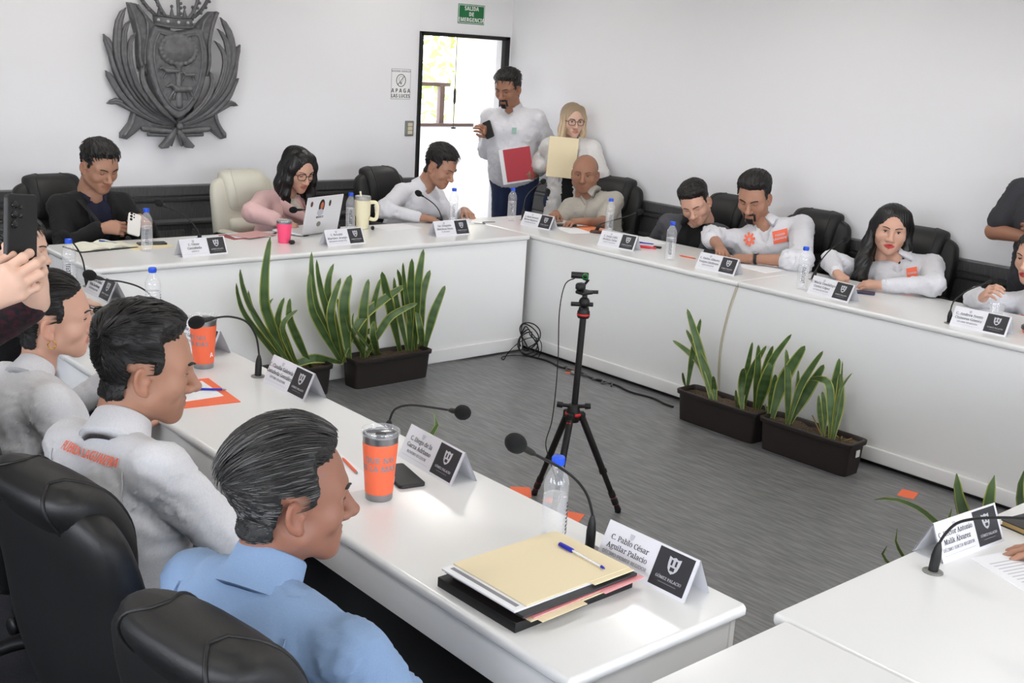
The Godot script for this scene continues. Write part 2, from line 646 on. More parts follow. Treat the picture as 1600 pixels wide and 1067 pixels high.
func build_setting() -> void:
	slab("floor", Vector3(XL - 0.2, -0.15, ZB - 0.2), Vector3(XR + 0.2, 0, ZF + 0.2), M.floor_vinyl)
	slab("floor_carpet", Vector3(XL, -0.01, ZB), Vector3(-3.12, 0.006, ZF), M.carpet)
	slab("ceiling", Vector3(XL - 0.2, CEIL, ZB - 0.2), Vector3(XR + 0.2, CEIL + 0.15, ZF + 0.2), M.ceiling_paint)
	window_wall("wall_left", "window_3", Vector3(XL, 0, ZF), Vector3(XL, 0, ZB), [[2.2, 4.4], [5.0, 7.2]])
	window_wall("wall_front", "window_2", Vector3(XR, 0, ZF), Vector3(XL, 0, ZF), [[0.8, 3.0], [3.6, 5.8], [6.3, 8.5]])
	slab("wall_right", Vector3(XR, 0, ZB - 0.15), Vector3(XR + 0.15, CEIL, ZF + 0.15), M.wall_paint)
	# back wall with the door opening
	var b := MB.new()
	var dl := 0.565
	var dr := 1.467
	var dt := 1.99
	b.bx(Vector3((XL + dl) / 2, CEIL / 2, ZB - 0.075), Vector3(dl - XL, CEIL, 0.15), 0.0005)
	b.bx(Vector3((dr + XR) / 2, CEIL / 2, ZB - 0.075), Vector3(XR - dr, CEIL, 0.15), 0.0005)
	b.bx(Vector3((dl + dr) / 2, (CEIL + dt) / 2, ZB - 0.075), Vector3(dr - dl, CEIL - dt, 0.15), 0.0005)
	struct("wall_back", b, M.wall_paint)
	# door frame: black steel jambs and head
	var fr := MB.new()
	fr.bx(Vector3(dl + 0.014, dt / 2, ZB - 0.005), Vector3(0.03, dt, 0.05), 0.003)
	fr.bx(Vector3(dr - 0.022, dt / 2, ZB - 0.005), Vector3(0.05, dt, 0.05), 0.003)
	fr.bx(Vector3((dl + dr) / 2, dt - 0.014, ZB - 0.005), Vector3(dr - dl, 0.03, 0.05), 0.003)
	struct("door_1", fr, M.black_metal)
	build_wainscot()
	build_hall()

# an outer wall with windows: seen from inside it runs from a to b, openings given as distances from a
func window_wall(called: String, wname: String, a: Vector3, b: Vector3, gaps: Array) -> void:
	var dir := (b - a).normalized()
	var out := dir.cross(Vector3.UP)
	if out.dot(Vector3(-3, 0, 3) - a) > 0.0: out = -out
	var bs := Basis(dir, Vector3.UP, dir.cross(Vector3.UP))
	var lo := 1.0
	var hi := 2.45
	var m := MB.new()
	var l := (b - a).length()
	var put := func(u0: float, u1: float, y0: float, y1: float) -> void:
		m.box(Transform3D(bs, a + dir * (u0 + u1) / 2 + Vector3.UP * (y0 + y1) / 2 + out * 0.075), Vector3(u1 - u0, y1 - y0, 0.15), 0.0005)
	put.call(0.0, l, 0.0, lo)
	put.call(0.0, l, hi, CEIL)
	var at := 0.0
	for g in gaps:
		put.call(at, g[0], lo, hi)
		at = g[1]
	put.call(at, l, lo, hi)
	struct(called, m, M.wall_paint)
	var f := MB.new()
	for g in gaps:
		for q in [[g[0], g[0] + 0.04, lo, hi], [g[1] - 0.04, g[1], lo, hi], [(g[0] + g[1]) / 2 - 0.02, (g[0] + g[1]) / 2 + 0.02, lo, hi], [g[0], g[1], lo, lo + 0.04], [g[0], g[1], hi - 0.04, hi]]:
			f.box(Transform3D(bs, a + dir * (q[0] + q[1]) / 2 + Vector3.UP * (q[2] + q[3]) / 2 + out * 0.08), Vector3(q[1] - q[0], q[3] - q[2], 0.05), 0.003)
	var w := struct(wname, f, M.brown_frame)
	for g in gaps:
		var p := MB.new()
		p.box(Transform3D(bs, a + dir * (g[0] + g[1]) / 2 + Vector3.UP * (lo + hi) / 2 + out * 0.08), Vector3(g[1] - g[0] - 0.06, hi - lo - 0.06, 0.005), 0.001)
		part("pane", p, M.window_glass, w)

# a run of wainscot: profile from the wall (u out of the wall, y up) swept along its length
func wainscot_run(called: String, a: Vector3, b: Vector3, out: Vector3) -> void:
	var prof := [[0.0, 0.868], [0.05, 0.868], [0.054, 0.862], [0.05, 0.803], [0.03, 0.797], [0.03, 0.788], [0.05, 0.782], [0.044, 0.765], [0.026, 0.75], [0.022, 0.635], [0.032, 0.628], [0.044, 0.618], [0.044, 0.604], [0.026, 0.596], [0.014, 0.59], [0.014, 0.135], [0.03, 0.125], [0.034, 0.0], [0.0, 0.0]]
	var m := MB.new()
	for i in prof.size() - 1:
		var p: Vector3 = out * prof[i][0] + Vector3.UP * prof[i][1]
		var q: Vector3 = out * prof[i + 1][0] + Vector3.UP * prof[i + 1][1]
		m.face([a + p, a + q, b + q, b + p])
	var s := struct(called, m, M.dark_wood)
	# upright boards of the lower field, each with its own edges
	var l := (b - a).length()
	var dir := (b - a) / l
	var n := int(l / 0.46)
	var w := l / n
	var pm := MB.new()
	pm.box(Transform3D(Basis(dir, Vector3.UP, dir.cross(Vector3.UP)), Vector3.ZERO), Vector3(w - 0.05, 0.40, 0.02), 0.008)
	var mesh := pm.mesh()
	for i in n:
		var o := part("panel", mesh, M.dark_wood, s)
		o.position = a + dir * (w * (i + 0.5)) + out * 0.016 + Vector3.UP * 0.36

func build_wainscot() -> void:
	wainscot_run("trim_1", Vector3(XL, 0, ZB), Vector3(0.565, 0, ZB), Vector3(0, 0, 1))
	wainscot_run("trim_2", Vector3(XR, 0, ZB + 0.05), Vector3(XR, 0, ZF), Vector3(-1, 0, 0))

func build_hall() -> void:
	# the bright passage behind the door, with a window in its far wall
	var zf := -3.7
	slab("floor_hall", Vector3(-0.6, -0.15, zf - 0.1), Vector3(3.6, 0, ZB - 0.15), M.white_panel)
	slab("ceiling_hall", Vector3(-0.6, 2.6, zf - 0.1), Vector3(3.6, 2.75, ZB - 0.15), M.ceiling_paint)
	slab("wall_hall_left", Vector3(-0.7, 0, zf - 0.1), Vector3(-0.6, 2.6, ZB - 0.15), M.wall_paint)
	slab("wall_hall_right", Vector3(3.6, 0, zf - 0.1), Vector3(3.7, 2.6, ZB - 0.15), M.wall_paint)
	slab("wall_hall_near", Vector3(XR + 0.15, 0, ZB - 0.15), Vector3(3.6, 2.6, ZB - 0.05), M.wall_paint)
	var b := MB.new()
	var wl := 1.1
	var wr := 2.46
	b.bx(Vector3((-0.6 + wl) / 2, 1.3, zf - 0.05), Vector3(wl + 0.6, 2.6, 0.1), 0.0005)
	b.bx(Vector3((wr + 3.6) / 2, 1.3, zf - 0.05), Vector3(3.6 - wr, 2.6, 0.1), 0.0005)
	b.bx(Vector3((wl + wr) / 2, 0.565, zf - 0.05), Vector3(wr - wl, 1.13, 0.1), 0.0005)
	b.bx(Vector3((wl + wr) / 2, 2.45, zf - 0.05), Vector3(wr - wl, 0.3, 0.1), 0.0005)
	struct("wall_hall_back", b, M.wall_paint)
	var f := MB.new()
	f.bx(Vector3((wl + wr) / 2, 1.145, zf - 0.03), Vector3(wr - wl, 0.03, 0.08), 0.003)
	f.bx(Vector3((wl + 2.17) / 2, 1.53, zf - 0.04), Vector3(2.17 - wl, 0.036, 0.05), 0.003)
	f.bx(Vector3(2.055, 1.335, zf - 0.035), Vector3(0.03, 0.37, 0.06), 0.003)
	f.bx(Vector3(2.093, 1.335, zf - 0.045), Vector3(0.03, 0.37, 0.05), 0.003)
	f.bx(Vector3(wl + 0.015, 1.72, zf - 0.04), Vector3(0.03, 1.16, 0.06), 0.003)
	f.bx(Vector3((wl + wr) / 2, 2.285, zf - 0.04), Vector3(wr - wl, 0.03, 0.06), 0.003)
	var win := struct("window_1", f, M.brown_frame)
	for r in [[wl + 0.03, 2.17, 1.548, 2.27], [wl + 0.03, 2.04, 1.16, 1.512], [2.108, wr, 1.16, 1.512]]:
		var g := MB.new()
		g.bx(Vector3((r[0] + r[1]) / 2, (r[2] + r[3]) / 2, zf - 0.045), Vector3(r[1] - r[0], r[3] - r[2], 0.005), 0.001)
		part("pane", g, M.window_glass, win)
	# the cream roller blind over the right part, and the black wand beside it
	var t := thing("roller_blind", "cream roller blind drawn down over the right part of the passage window", "blind", Vector3(2.32, 0, zf + 0.03))
	var cl := MB.new()
	cl.bx(Vector3(0, 1.73, 0), Vector3(0.29, 1.12, 0.003), 0.001)
	var bm := mat("blind_cloth", Color(0.95, 0.94, 0.86), 0.9)
	bm.backlight_enabled = true
	bm.backlight = Color(0.9, 0.88, 0.75)
	part("cloth", cl, bm, t)
	var tb := MB.new()
	tb.tube([Vector3(-0.15, 2.31, 0), Vector3(0.15, 2.31, 0)], 0.02, 12)
	part("roller", tb, M.white_print, t)
	t = thing("blind_wand", "thin black wand hanging in front of the passage window", "wand", Vector3(2.165, 1.12, zf + 0.06))
	var wd := MB.new()
	wd.tube([Vector3(0, 0, 0), Vector3(0, 0.92, 0)], 0.004, 8)
	part("rod", wd, M.black_metal, t)
	var gr := MB.new()
	gr.tube([Vector3(0, 0.23, 0), Vector3(0, 0.25, 0), Vector3(0, 0.36, 0), Vector3(0, 0.38, 0)], [0.006, 0.014, 0.014, 0.006], 10)
	part("grip", gr, M.black_metal, t)
	var ft := MB.new()
	ft.tube([Vector3(-0.02, 0, 0), Vector3(0.025, 0, 0)], 0.008, 8)
	part("end_cap", ft, M.black_metal, t)
	# a leafy tree outside
	t = thing("tree", "sunlit green tree outside the passage window", "tree", Vector3(3.6, -0.5, -6.6))
	var tk := MB.new()
	tk.tube([Vector3(0, 0, 0), Vector3(0.05, 1.0, 0), Vector3(0, 2.2, 0.05), Vector3(0.1, 3.0, 0)], [0.12, 0.1, 0.07, 0.03], 10)
	part("trunk", tk, M.brown_frame, t)
	var lv := MB.new()
	for i in 900:
		var d := Vector3(rng.randfn(), rng.randfn(), rng.randfn()).normalized() * pow(rng.randf(), 0.4)
		var c := Vector3(0, 2.4, 0) + d * Vector3(1.0, 1.3, 1.0)
		var a := Vector3(rng.randfn(), rng.randfn(), rng.randfn()).normalized()
		var s := a.cross(Vector3(rng.randfn(), rng.randfn(), rng.randfn())).normalized()
		lv.face([c - a * 0.08, c + s * 0.035, c + a * 0.08, c - s * 0.035])
	var lo := part("foliage", lv, M.tree_leaf, t)
	lo.set_meta("kind", "stuff")
# ------------------------------------------------------------------ tables
# a table of the ring: its top with a rounded nose, panels and skirting
func slab_top(x0: float, x1: float, z0: float, z1: float) -> MB:
	var b := MB.new()
	b.bx(Vector3((x0 + x1) / 2, TOP - 0.016, (z0 + z1) / 2), Vector3(x1 - x0, 0.032, z1 - z0), 0.008)
	return b

func build_tables() -> void:
	# back table
	var t := thing("conference_table", "white conference table along the back wall, with planters before its front panel", "table", Vector3(-1.38, 0, -0.35))
	var o := Vector3(1.38, 0, 0.35)
	var at := func(called: String, lo: Vector3, hi: Vector3, m: Material, par: Node3D, off: Vector3, bev := 0.004) -> void:
		var b := MB.new()
		b.bx((lo + hi) / 2 + off, hi - lo, bev)
		part(called, b, m, par)
	at.call("tabletop", Vector3(-2.79, TOP - 0.032, -0.70), Vector3(-0.004, TOP, 0.005), M.white_lacquer, t, o, 0.009)
	at.call("front_panel", Vector3(-2.75, 0.02, -0.035), Vector3(-0.012, TOP - 0.032, -0.015), M.white_panel, t, o)
	at.call("side_panel", Vector3(-2.77, 0.0, -0.66), Vector3(-2.75, TOP - 0.032, -0.02), M.white_panel, t, o)
	at.call("skirting", Vector3(-2.76, 0.012, -0.016), Vector3(-0.012, 0.095, 0.002), M.white_panel, t, o, 0.006)
	at.call("modesty_rail", Vector3(-2.75, 0.62, -0.68), Vector3(-0.02, TOP - 0.032, -0.66), M.white_panel, t, o)
	# right table: two units, the joint covered by a cable strip
	var tr := Vector3(0.105, 0, 1.75)
	t = thing("conference_table", "long white conference table along the right wall, two planters before its front panel", "table", tr)
	t.rotation.y = 0.025
	var back := t.transform.affine_inverse()
	for u in [[-0.70, 1.6], [1.603, 4.0]]:
		at.call("tabletop", Vector3(-0.04, TOP - 0.032, u[0] - 1.75), Vector3(0.63, TOP, u[1] - 1.75), M.white_lacquer, t, Vector3.ZERO, 0.009)
	at.call("front_panel", Vector3(-0.018, 0.02, -2.46), Vector3(0.002, TOP - 0.032, 2.25), M.white_panel, t, Vector3.ZERO)
	at.call("skirting", Vector3(-0.036, 0.022, -2.46), Vector3(-0.018, 0.095, 2.25), M.white_panel, t, Vector3.ZERO, 0.006)
	at.call("kickboard", Vector3(-0.012, 0.0, -2.46), Vector3(0.0, 0.03, 2.24), M.black_plastic, t, Vector3.ZERO)
	at.call("end_panel", Vector3(0.0, 0.0, 2.2), Vector3(0.6, TOP - 0.032, 2.22), M.white_panel, t, Vector3.ZERO)
	at.call("rear_rail", Vector3(0.58, 0.62, -2.45), Vector3(0.6, TOP - 0.032, 2.22), M.white_panel, t, Vector3.ZERO)
	# left table
	t = thing("conference_table", "white conference table in the foreground with the folder stack on its near end", "table", Vector3(-3.16, 0, 2.15))
	o = Vector3(3.16, 0, -2.15)
	for u in [[0.34, 1.39], [1.393, 3.99]]:
		at.call("tabletop", Vector3(-3.425, TOP - 0.032, u[0]), Vector3(-2.895, TOP, u[1]), M.white_lacquer, t, o, 0.009)
	at.call("front_panel", Vector3(-2.925, 0.02, 0.36), Vector3(-2.905, TOP - 0.032, 3.97), M.white_panel, t, o)
	at.call("inner_lining", Vector3(-2.94, 0.02, 0.395), Vector3(-2.925, TOP - 0.034, 3.945), mat("dark_lining", Color(0.16, 0.16, 0.165), 0.7), t, o)
	at.call("apron", Vector3(-3.412, 0.635, 0.36), Vector3(-3.394, TOP - 0.032, 3.97), M.white_panel, t, o)
	at.call("skirting", Vector3(-2.905, 0.012, 0.36), Vector3(-2.888, 0.095, 3.97), M.white_panel, t, o, 0.006)
	for z in [0.37, 2.2, 3.95]:
		at.call("end_panel" if z > 3 else "support_panel", Vector3(-3.394 if z > 3 else -3.3, 0.0, z), Vector3(-2.925, TOP - 0.032, z + 0.02), M.white_panel if z > 3 or z < 1 else M.dark_lining, t, o)
	# near table: two units with a small step between them
	t = thing("conference_table", "white conference table nearest the viewer, with papers and a lone hand on it", "table", Vector3(-1.7, 0, 4.4))
	o = Vector3(1.7, 0, -4.4)
	for u in [[-3.47, -2.885, 4.075], [-2.882, 0.62, 4.04]]:
		at.call("tabletop", Vector3(u[0], TOP - 0.032, u[2]), Vector3(u[1], TOP, 4.75), M.white_lacquer, t, o, 0.009)
	at.call("front_panel", Vector3(-3.42, 0.02, 4.09), Vector3(0.6, TOP - 0.032, 4.11), M.white_panel, t, o)
	at.call("apron", Vector3(-3.42, 0.635, 4.72), Vector3(0.6, TOP - 0.032, 4.74), M.white_panel, t, o)
	for x in [-3.44, 0.58]:
		at.call("side_panel", Vector3(x, 0.0, 4.11), Vector3(x + 0.02, TOP - 0.032, 4.72), M.white_panel, t, o)
# ------------------------------------------------------------------ lettering
func text_mb(txt: String, size: float, font := "Droid Serif", depth := 0.0004, align := HORIZONTAL_ALIGNMENT_CENTER, bold := false) -> MB:
	var tm := TextMesh.new()
	var f := SystemFont.new()
	f.font_names = PackedStringArray([font])
	if bold: f.font_weight = 700
	tm.font = f
	tm.text = txt
	tm.font_size = 64
	tm.pixel_size = size / 64.0
	tm.curve_step = 4.0
	tm.depth = depth
	tm.horizontal_alignment = align
	tm.vertical_alignment = VERTICAL_ALIGNMENT_CENTER
	var b := MB.new()
	b.own_normals = true
	if tm.get_surface_count() == 0: return b
	var a := tm.surface_get_arrays(0)
	b.v = a[Mesh.ARRAY_VERTEX]
	b.nrm = a[Mesh.ARRAY_NORMAL]
	if a[Mesh.ARRAY_INDEX] != null and a[Mesh.ARRAY_INDEX].size(): b.idx = a[Mesh.ARRAY_INDEX]
	else:
		for i in b.v.size(): b.idx.append(i)
	b.col.resize(b.v.size())
	b.col.fill(Color.WHITE)
	return b

func moved(b: MB, t: Transform3D) -> MB:
	var o := MB.new()
	o.own_normals = b.own_normals
	o.add(b, t)
	return o

# ------------------------------------------------------------------ name cards
var card_parts := {}

func emblem_poly(s: float) -> PackedVector2Array:
	var p := PackedVector2Array()
	for q in [[-1, 1.1], [-0.45, 0.95], [0, 1.15], [0.45, 0.95], [1, 1.1], [0.95, 0.2], [0.8, -0.45], [0.45, -0.9], [0, -1.15], [-0.45, -0.9], [-0.8, -0.45], [-0.95, 0.2]]:
		p.append(Vector2(q[0], q[1]) * s)
	return p

# a tent card: front face towards +z, 0.265 wide; lines is what is printed on both faces
func name_card(label: String, at: Vector3, turn: float, l1: String, l2: String, l3: String) -> void:
	var t := thing("name_card", label, "name card", at, turn, "name cards on the tables")
	var w := 0.265
	var h := 0.088
	var d := 0.043
	var b := MB.new()
	b.loft([[Vector3(-w / 2, 0, d), Vector3(-w / 2, 0, d - 0.004), Vector3(-w / 2, h - 0.006, 0), Vector3(-w / 2, 0, -d + 0.004), Vector3(-w / 2, 0, -d), Vector3(-w / 2, h, -0.001), Vector3(-w / 2, h, 0.001)],
		[Vector3(w / 2, 0, d), Vector3(w / 2, 0, d - 0.004), Vector3(w / 2, h - 0.006, 0), Vector3(w / 2, 0, -d + 0.004), Vector3(w / 2, 0, -d), Vector3(w / 2, h, -0.001), Vector3(w / 2, h, 0.001)]], false)
	var flat := MB.new()
	for i in range(0, b.idx.size(), 3):
		flat.face([b.v[b.idx[i]], b.v[b.idx[i + 2]], b.v[b.idx[i + 1]]])
	part("card", flat, M.card, t)
	var sl := atan2(d - 0.001, h)
	var len := Vector2(h, d).length()
	for s in [0, 1]:
		var fr := Transform3D(Basis(Vector3.UP, PI * s)) * Transform3D(Basis(Vector3.RIGHT, -sl), Vector3(0, h / 2, d / 2 + 0.0012))
		var bk := MB.new()
		bk.box(fr * Transform3D(Basis(), Vector3(w / 2 - 0.058, 0.002, 0)), Vector3(0.098, len - 0.012, 0.0006), 0.0002)
		part("dark_field", bk, M.card_black, t)
		var em := MB.new()
		em.prism(fr * Transform3D(Basis(), Vector3(w / 2 - 0.058, 0.014, 0.0004)), emblem_poly(0.0165), 0.0006, 0.0003)
		var ex := MB.new()
		for q in [[-0.006, 0.006, 0.005, 0.012], [0.006, 0.006, 0.005, 0.012], [0, -0.008, 0.012, 0.008]]:
			ex.box(fr * Transform3D(Basis(), Vector3(w / 2 - 0.058 + q[0], 0.014 + q[1], 0.0012)), Vector3(q[2], q[3], 0.0004), 0.0001)
		part("emblem", em, M.pale_print, t)
		part("emblem_field", ex, M.card_black, t)
		part("town_lettering", moved(text_mb("GÓMEZ PALACIO", 0.0088), fr * Transform3D(Basis(), Vector3(w / 2 - 0.058, -0.018, 0.0005))), M.pale_print, t)
		var bar := MB.new()
		bar.box(fr * Transform3D(Basis(), Vector3(w / 2 - 0.058, -0.028, 0.0005)), Vector3(0.05, 0.0012, 0.0004), 0.0001)
		part("rule", bar, M.grey_print, t)
		var sm := MB.new()
		sm.prism(fr * Transform3D(Basis(), Vector3(-0.055, 0.032, 0.0001)), emblem_poly(0.0065), 0.0005, 0.0001)
		part("small_emblem", sm, M.pale_print, t)
		part("name_lettering", moved(text_mb(l1 + "\n" + l2, 0.0168), fr * Transform3D(Basis(), Vector3(-0.055, 0.007, 0.0002))), M.black_print, t)
		part("title_lettering", moved(text_mb(l3, 0.0112, "Droid Sans"), fr * Transform3D(Basis(), Vector3(-0.055, -0.021, 0.0002))), M.grey_print, t)
		var b2 := MB.new()
		b2.box(fr * Transform3D(Basis(), Vector3(-0.055, -0.034, 0.0002)), Vector3(0.13, 0.001, 0.0004), 0.0001)
		part("rule", b2, M.pale_print, t)

# ------------------------------------------------------------------ microphones
func microphone(label: String, pts: Array, fat := 1.0) -> void:
	var base: Vector3 = pts[0]
	var t := thing("gooseneck_microphone", label, "microphone", base, 0.0, "gooseneck microphones")
	var q := []
	for p in pts: q.append(p - base)
	var n := q.size()
	var fl := MB.new()
	fl.lathe(Transform3D(), [Vector2(0.0, 0.0), Vector2(0.024, 0.0), Vector2(0.024, 0.002), Vector2(0.02, 0.004), Vector2(0.0, 0.004)], 20)
	part("base_plate", fl, M.grey_plastic, t)
	var h := MB.new()
	var up: Vector3 = (q[1] - q[0]).normalized()
	var hl := minf(0.085, q[1].length())
	h.tube([up * 0.002, up * 0.006, up * hl * 0.55, up * hl * 0.8, up * hl], [0.0105, 0.0115, 0.0115, 0.009, 0.0045], 14)
	part("handle", h, M.black_plastic, t)
	var path := [up * hl * 0.95]
	for i in range(1, n): path.append(q[i])
	var c := curve(path, 28)
	var g := MB.new()
	g.tube(c.slice(0, 26), 0.0034, 8)
	part("gooseneck", g, M.black_plastic, t)
	var dir: Vector3 = (q[n - 1] - q[n - 2]).normalized()
	var e: Vector3 = q[n - 1]
	var cp := MB.new()
	cp.tube([c[22], c[23], e - dir * 0.012], [0.004, 0.0075, 0.0085], 12)
	part("capsule", cp, M.black_plastic, t)
	var y := dir
	var x := y.cross(Vector3.UP).normalized()
	var fo := MB.new()
	fo.ball(e + dir * 0.006 * fat, Vector3(0.0215, 0.0275, 0.0215) * fat, 20, 14, Basis(x, y, x.cross(y)))
	for i in fo.v.size(): fo.v[i] += Vector3(sin(fo.v[i].x * 2300), sin(fo.v[i].y * 2100), sin(fo.v[i].z * 2500)) * 0.0003
	part("foam_cover", fo, M.black_foam, t)

# ------------------------------------------------------------------ water bottle
var bottle0: Node3D

func bottle(label: String, at: Vector3, turn := 0.0) -> void:
	if bottle0 != null:
		copy_of(bottle0, label, at, turn, "water bottles with blue caps")
		return
	var t := thing("water_bottle", label, "water bottle", at, turn, "water bottles with blue caps")
	bottle0 = t
	var pr := [Vector2(0.0, 0.006), Vector2(0.012, 0.004), Vector2(0.022, 0.0), Vector2(0.0275, 0.004)]
	var y := 0.01
	while y < 0.135:
		pr.append(Vector2(0.0295, y)); pr.append(Vector2(0.0295, y + 0.006)); pr.append(Vector2(0.0278, y + 0.0085))
		y += 0.0115
	for q in [[0.0298, 0.15], [0.0292, 0.16], [0.0265, 0.172], [0.021, 0.184], [0.0155, 0.194], [0.0125, 0.2], [0.0125, 0.206], [0.0145, 0.207], [0.0145, 0.209], [0.0118, 0.21], [0.0118, 0.219]]:
		pr.append(Vector2(q[0], q[1]))
	var b := MB.new()
	b.lathe(Transform3D(), pr, 28)
	part("bottle_body", b, M.clear_plastic, t)
	var wp := [Vector2(0.0, 0.008), Vector2(0.02, 0.006), Vector2(0.027, 0.01), Vector2(0.027, 0.128), Vector2(0.027, 0.13), Vector2(0.0, 0.13)]
	var w := MB.new()
	w.lathe(Transform3D(), wp, 24)
	part("water", w, M.water, t)
	var c := MB.new()
	c.lathe(Transform3D(), [Vector2(0.0145, 0.204), Vector2(0.015, 0.205), Vector2(0.015, 0.221), Vector2(0.0135, 0.2235), Vector2(0.0, 0.224)], 28)
	for i in 28:
		var g := TAU * i / 28
		c.tube([Vector3(cos(g) * 0.0148, 0.206, sin(g) * 0.0148), Vector3(cos(g) * 0.0148, 0.22, sin(g) * 0.0148)], 0.0007, 4, false)
	part("bottle_cap", c, M.blue_cap, t)
	var lb := MB.new()
	for side in 1:
		for i in 9:
			var yy := 0.04 + i * 0.0095
			for k in 3:
				var g := side * PI + (k - 1) * 0.22 + 0.03 * sin(i * 3.0 + k)
				var s := 0.0035 + 0.002 * absf(sin(i * 5.1 + k * 2.0))
				lb.box(Transform3D(Basis(Vector3.UP, g), Vector3(sin(g), 0, cos(g)) * 0.0299 + Vector3(0, yy, 0)), Vector3(s, 0.0035 + 0.002 * absf(sin(i * 2.3 + k)), 0.0004), 0.0001)
	part("label_print", lb, mat("label_ink", Color(0.25, 0.25, 0.27), 0.6), t)

# ------------------------------------------------------------------ cups
func bend(b: MB, r_at: Callable, grow := 0.0006) -> MB:
	for i in b.v.size():
		var p := b.v[i]
		var r: float = r_at.call(p.y) + p.z + grow
		var g := p.x / (r_at.call(p.y) as float)
		b.v[i] = Vector3(sin(g) * r, p.y, cos(g) * r)
		b.nrm[i] = Basis(Vector3.UP, g) * b.nrm[i]
	return b

func tumbler(label: String, at: Vector3, turn: float) -> void:
	var t := thing("tumbler", label, "tumbler", at, turn, "orange tumblers")
	var st := MB.new()
	st.lathe(Transform3D(), [Vector2(0, 0), Vector2(0.0335, 0), Vector2(0.0345, 0.002), Vector2(0.0352, 0.018)], 40)
	part("base_ring", st, M.steel, t)
	var b := MB.new()
	b.lathe(Transform3D(), [Vector2(0.035, 0.0178), Vector2(0.0358, 0.019), Vector2(0.041, 0.095), Vector2(0.0448, 0.150), Vector2(0.0448, 0.1515), Vector2(0.044, 0.152)], 48)
	part("cup_body", b, M.orange, t)
	var rm := MB.new()
	rm.lathe(Transform3D(), [Vector2(0.0442, 0.1515), Vector2(0.0452, 0.168), Vector2(0.0462, 0.172), Vector2(0.045, 0.173), Vector2(0.0425, 0.168), Vector2(0.042, 0.13), Vector2(0, 0.128)], 48)
	part("rim", rm, M.steel, t)
	var ld := MB.new()
	ld.lathe(Transform3D(), [Vector2(0.0475, 0.170), Vector2(0.049, 0.174), Vector2(0.0485, 0.182), Vector2(0.046, 0.184), Vector2(0.043, 0.180), Vector2(0.040, 0.170), Vector2(0.0, 0.169)], 48)
	part("lid", ld, M.clear_plastic, t)
	var sl := MB.new()
	sl.bx(Vector3(0, 0.172, 0.012), Vector3(0.026, 0.006, 0.034), 0.003)
	part("lid_slider", sl, M.black_plastic, t)
	var r_at := func(y: float) -> float: return lerpf(0.0358, 0.0448, (y - 0.019) / 0.131)
	part("lettering", bend(moved(text_mb("QUE NO", 0.021, "Droid Sans", 0.0004, HORIZONTAL_ALIGNMENT_CENTER, true), xf(Vector3(0, 0.113, 0))), r_at), M.grey_print, t)
	part("lettering", bend(moved(text_mb("ES LA MAS", 0.021, "Droid Sans", 0.0004, HORIZONTAL_ALIGNMENT_CENTER, true), xf(Vector3(-0.004, 0.09, 0))), r_at), M.grey_print, t)
	var mk := MB.new()
	mk.own_normals = true
	mk.add(text_mb("A", 0.022, "Droid Sans", 0.0004, HORIZONTAL_ALIGNMENT_CENTER, true), xf(Vector3(0.058, 0.05, 0)))
	part("white_mark", bend(mk, r_at), M.white_print, t)

func pen(label: String, a: Vector3, b: Vector3, col: Material, clear := false, capped := true) -> void:
	var t := thing("pen", label, "pen", a)
	var d := b - a
	var l := d.length()
	var u := d / l
	var body := MB.new()
	body.tube([u * l * 0.24, u * l * 0.9, u * l * 0.93], [0.0038, 0.0038, 0.003], 8)
	part("barrel", body, M.clear_plastic if clear else col, t)
	if clear:
		var k := MB.new()
		k.tube([u * l * 0.25, u * l * 0.95], 0.0022, 6)
		part("ink_tube", k, M.paper, t)
	var tip := MB.new()
	tip.tube([u * l * 0.92, u * l * 0.97, d], [0.0036, 0.0026, 0.0008], 8)
	part("tip", tip, col if clear else M.steel, t)
	if capped:
		var c := MB.new()
		c.tube([Vector3.ZERO, u * 0.003, u * l * 0.2, u * l * 0.3], [0.003, 0.0046, 0.0052, 0.0052], 10)
		var s := u.cross(Vector3.UP).normalized()
		c.tube([u * 0.004 + s * 0.0065, u * l * 0.28 + s * 0.0065], 0.0014, 6)
		part("pen_cap", c, col, t)
	else:
		var c := MB.new()
		c.tube([Vector3.ZERO, u * 0.008, u * 0.01, u * l * 0.26], [0.002, 0.0022, 0.0038, 0.0038], 10)
		part("pen_cap", c, col, t)

# a stack of sheets lying flat: corners given anticlockwise seen from above
func sheet(called: String, label: String, cat: String, c: Array, th: float, m: Material, group := "") -> MeshInstance3D:
	var o := Vector3.ZERO
	for p in c: o += p
	o /= 4.0
	var b := MB.new()
	var pl := PackedVector2Array()
	for p in c: pl.append(Vector2(p.x - o.x, -(p.z - o.z)))
	b.prism(Transform3D(Basis(Vector3.RIGHT, -PI / 2), Vector3.ZERO), pl, th, minf(0.0004, th * 0.3))
	return single(called, b, m, label, cat, o, 0.0, group)

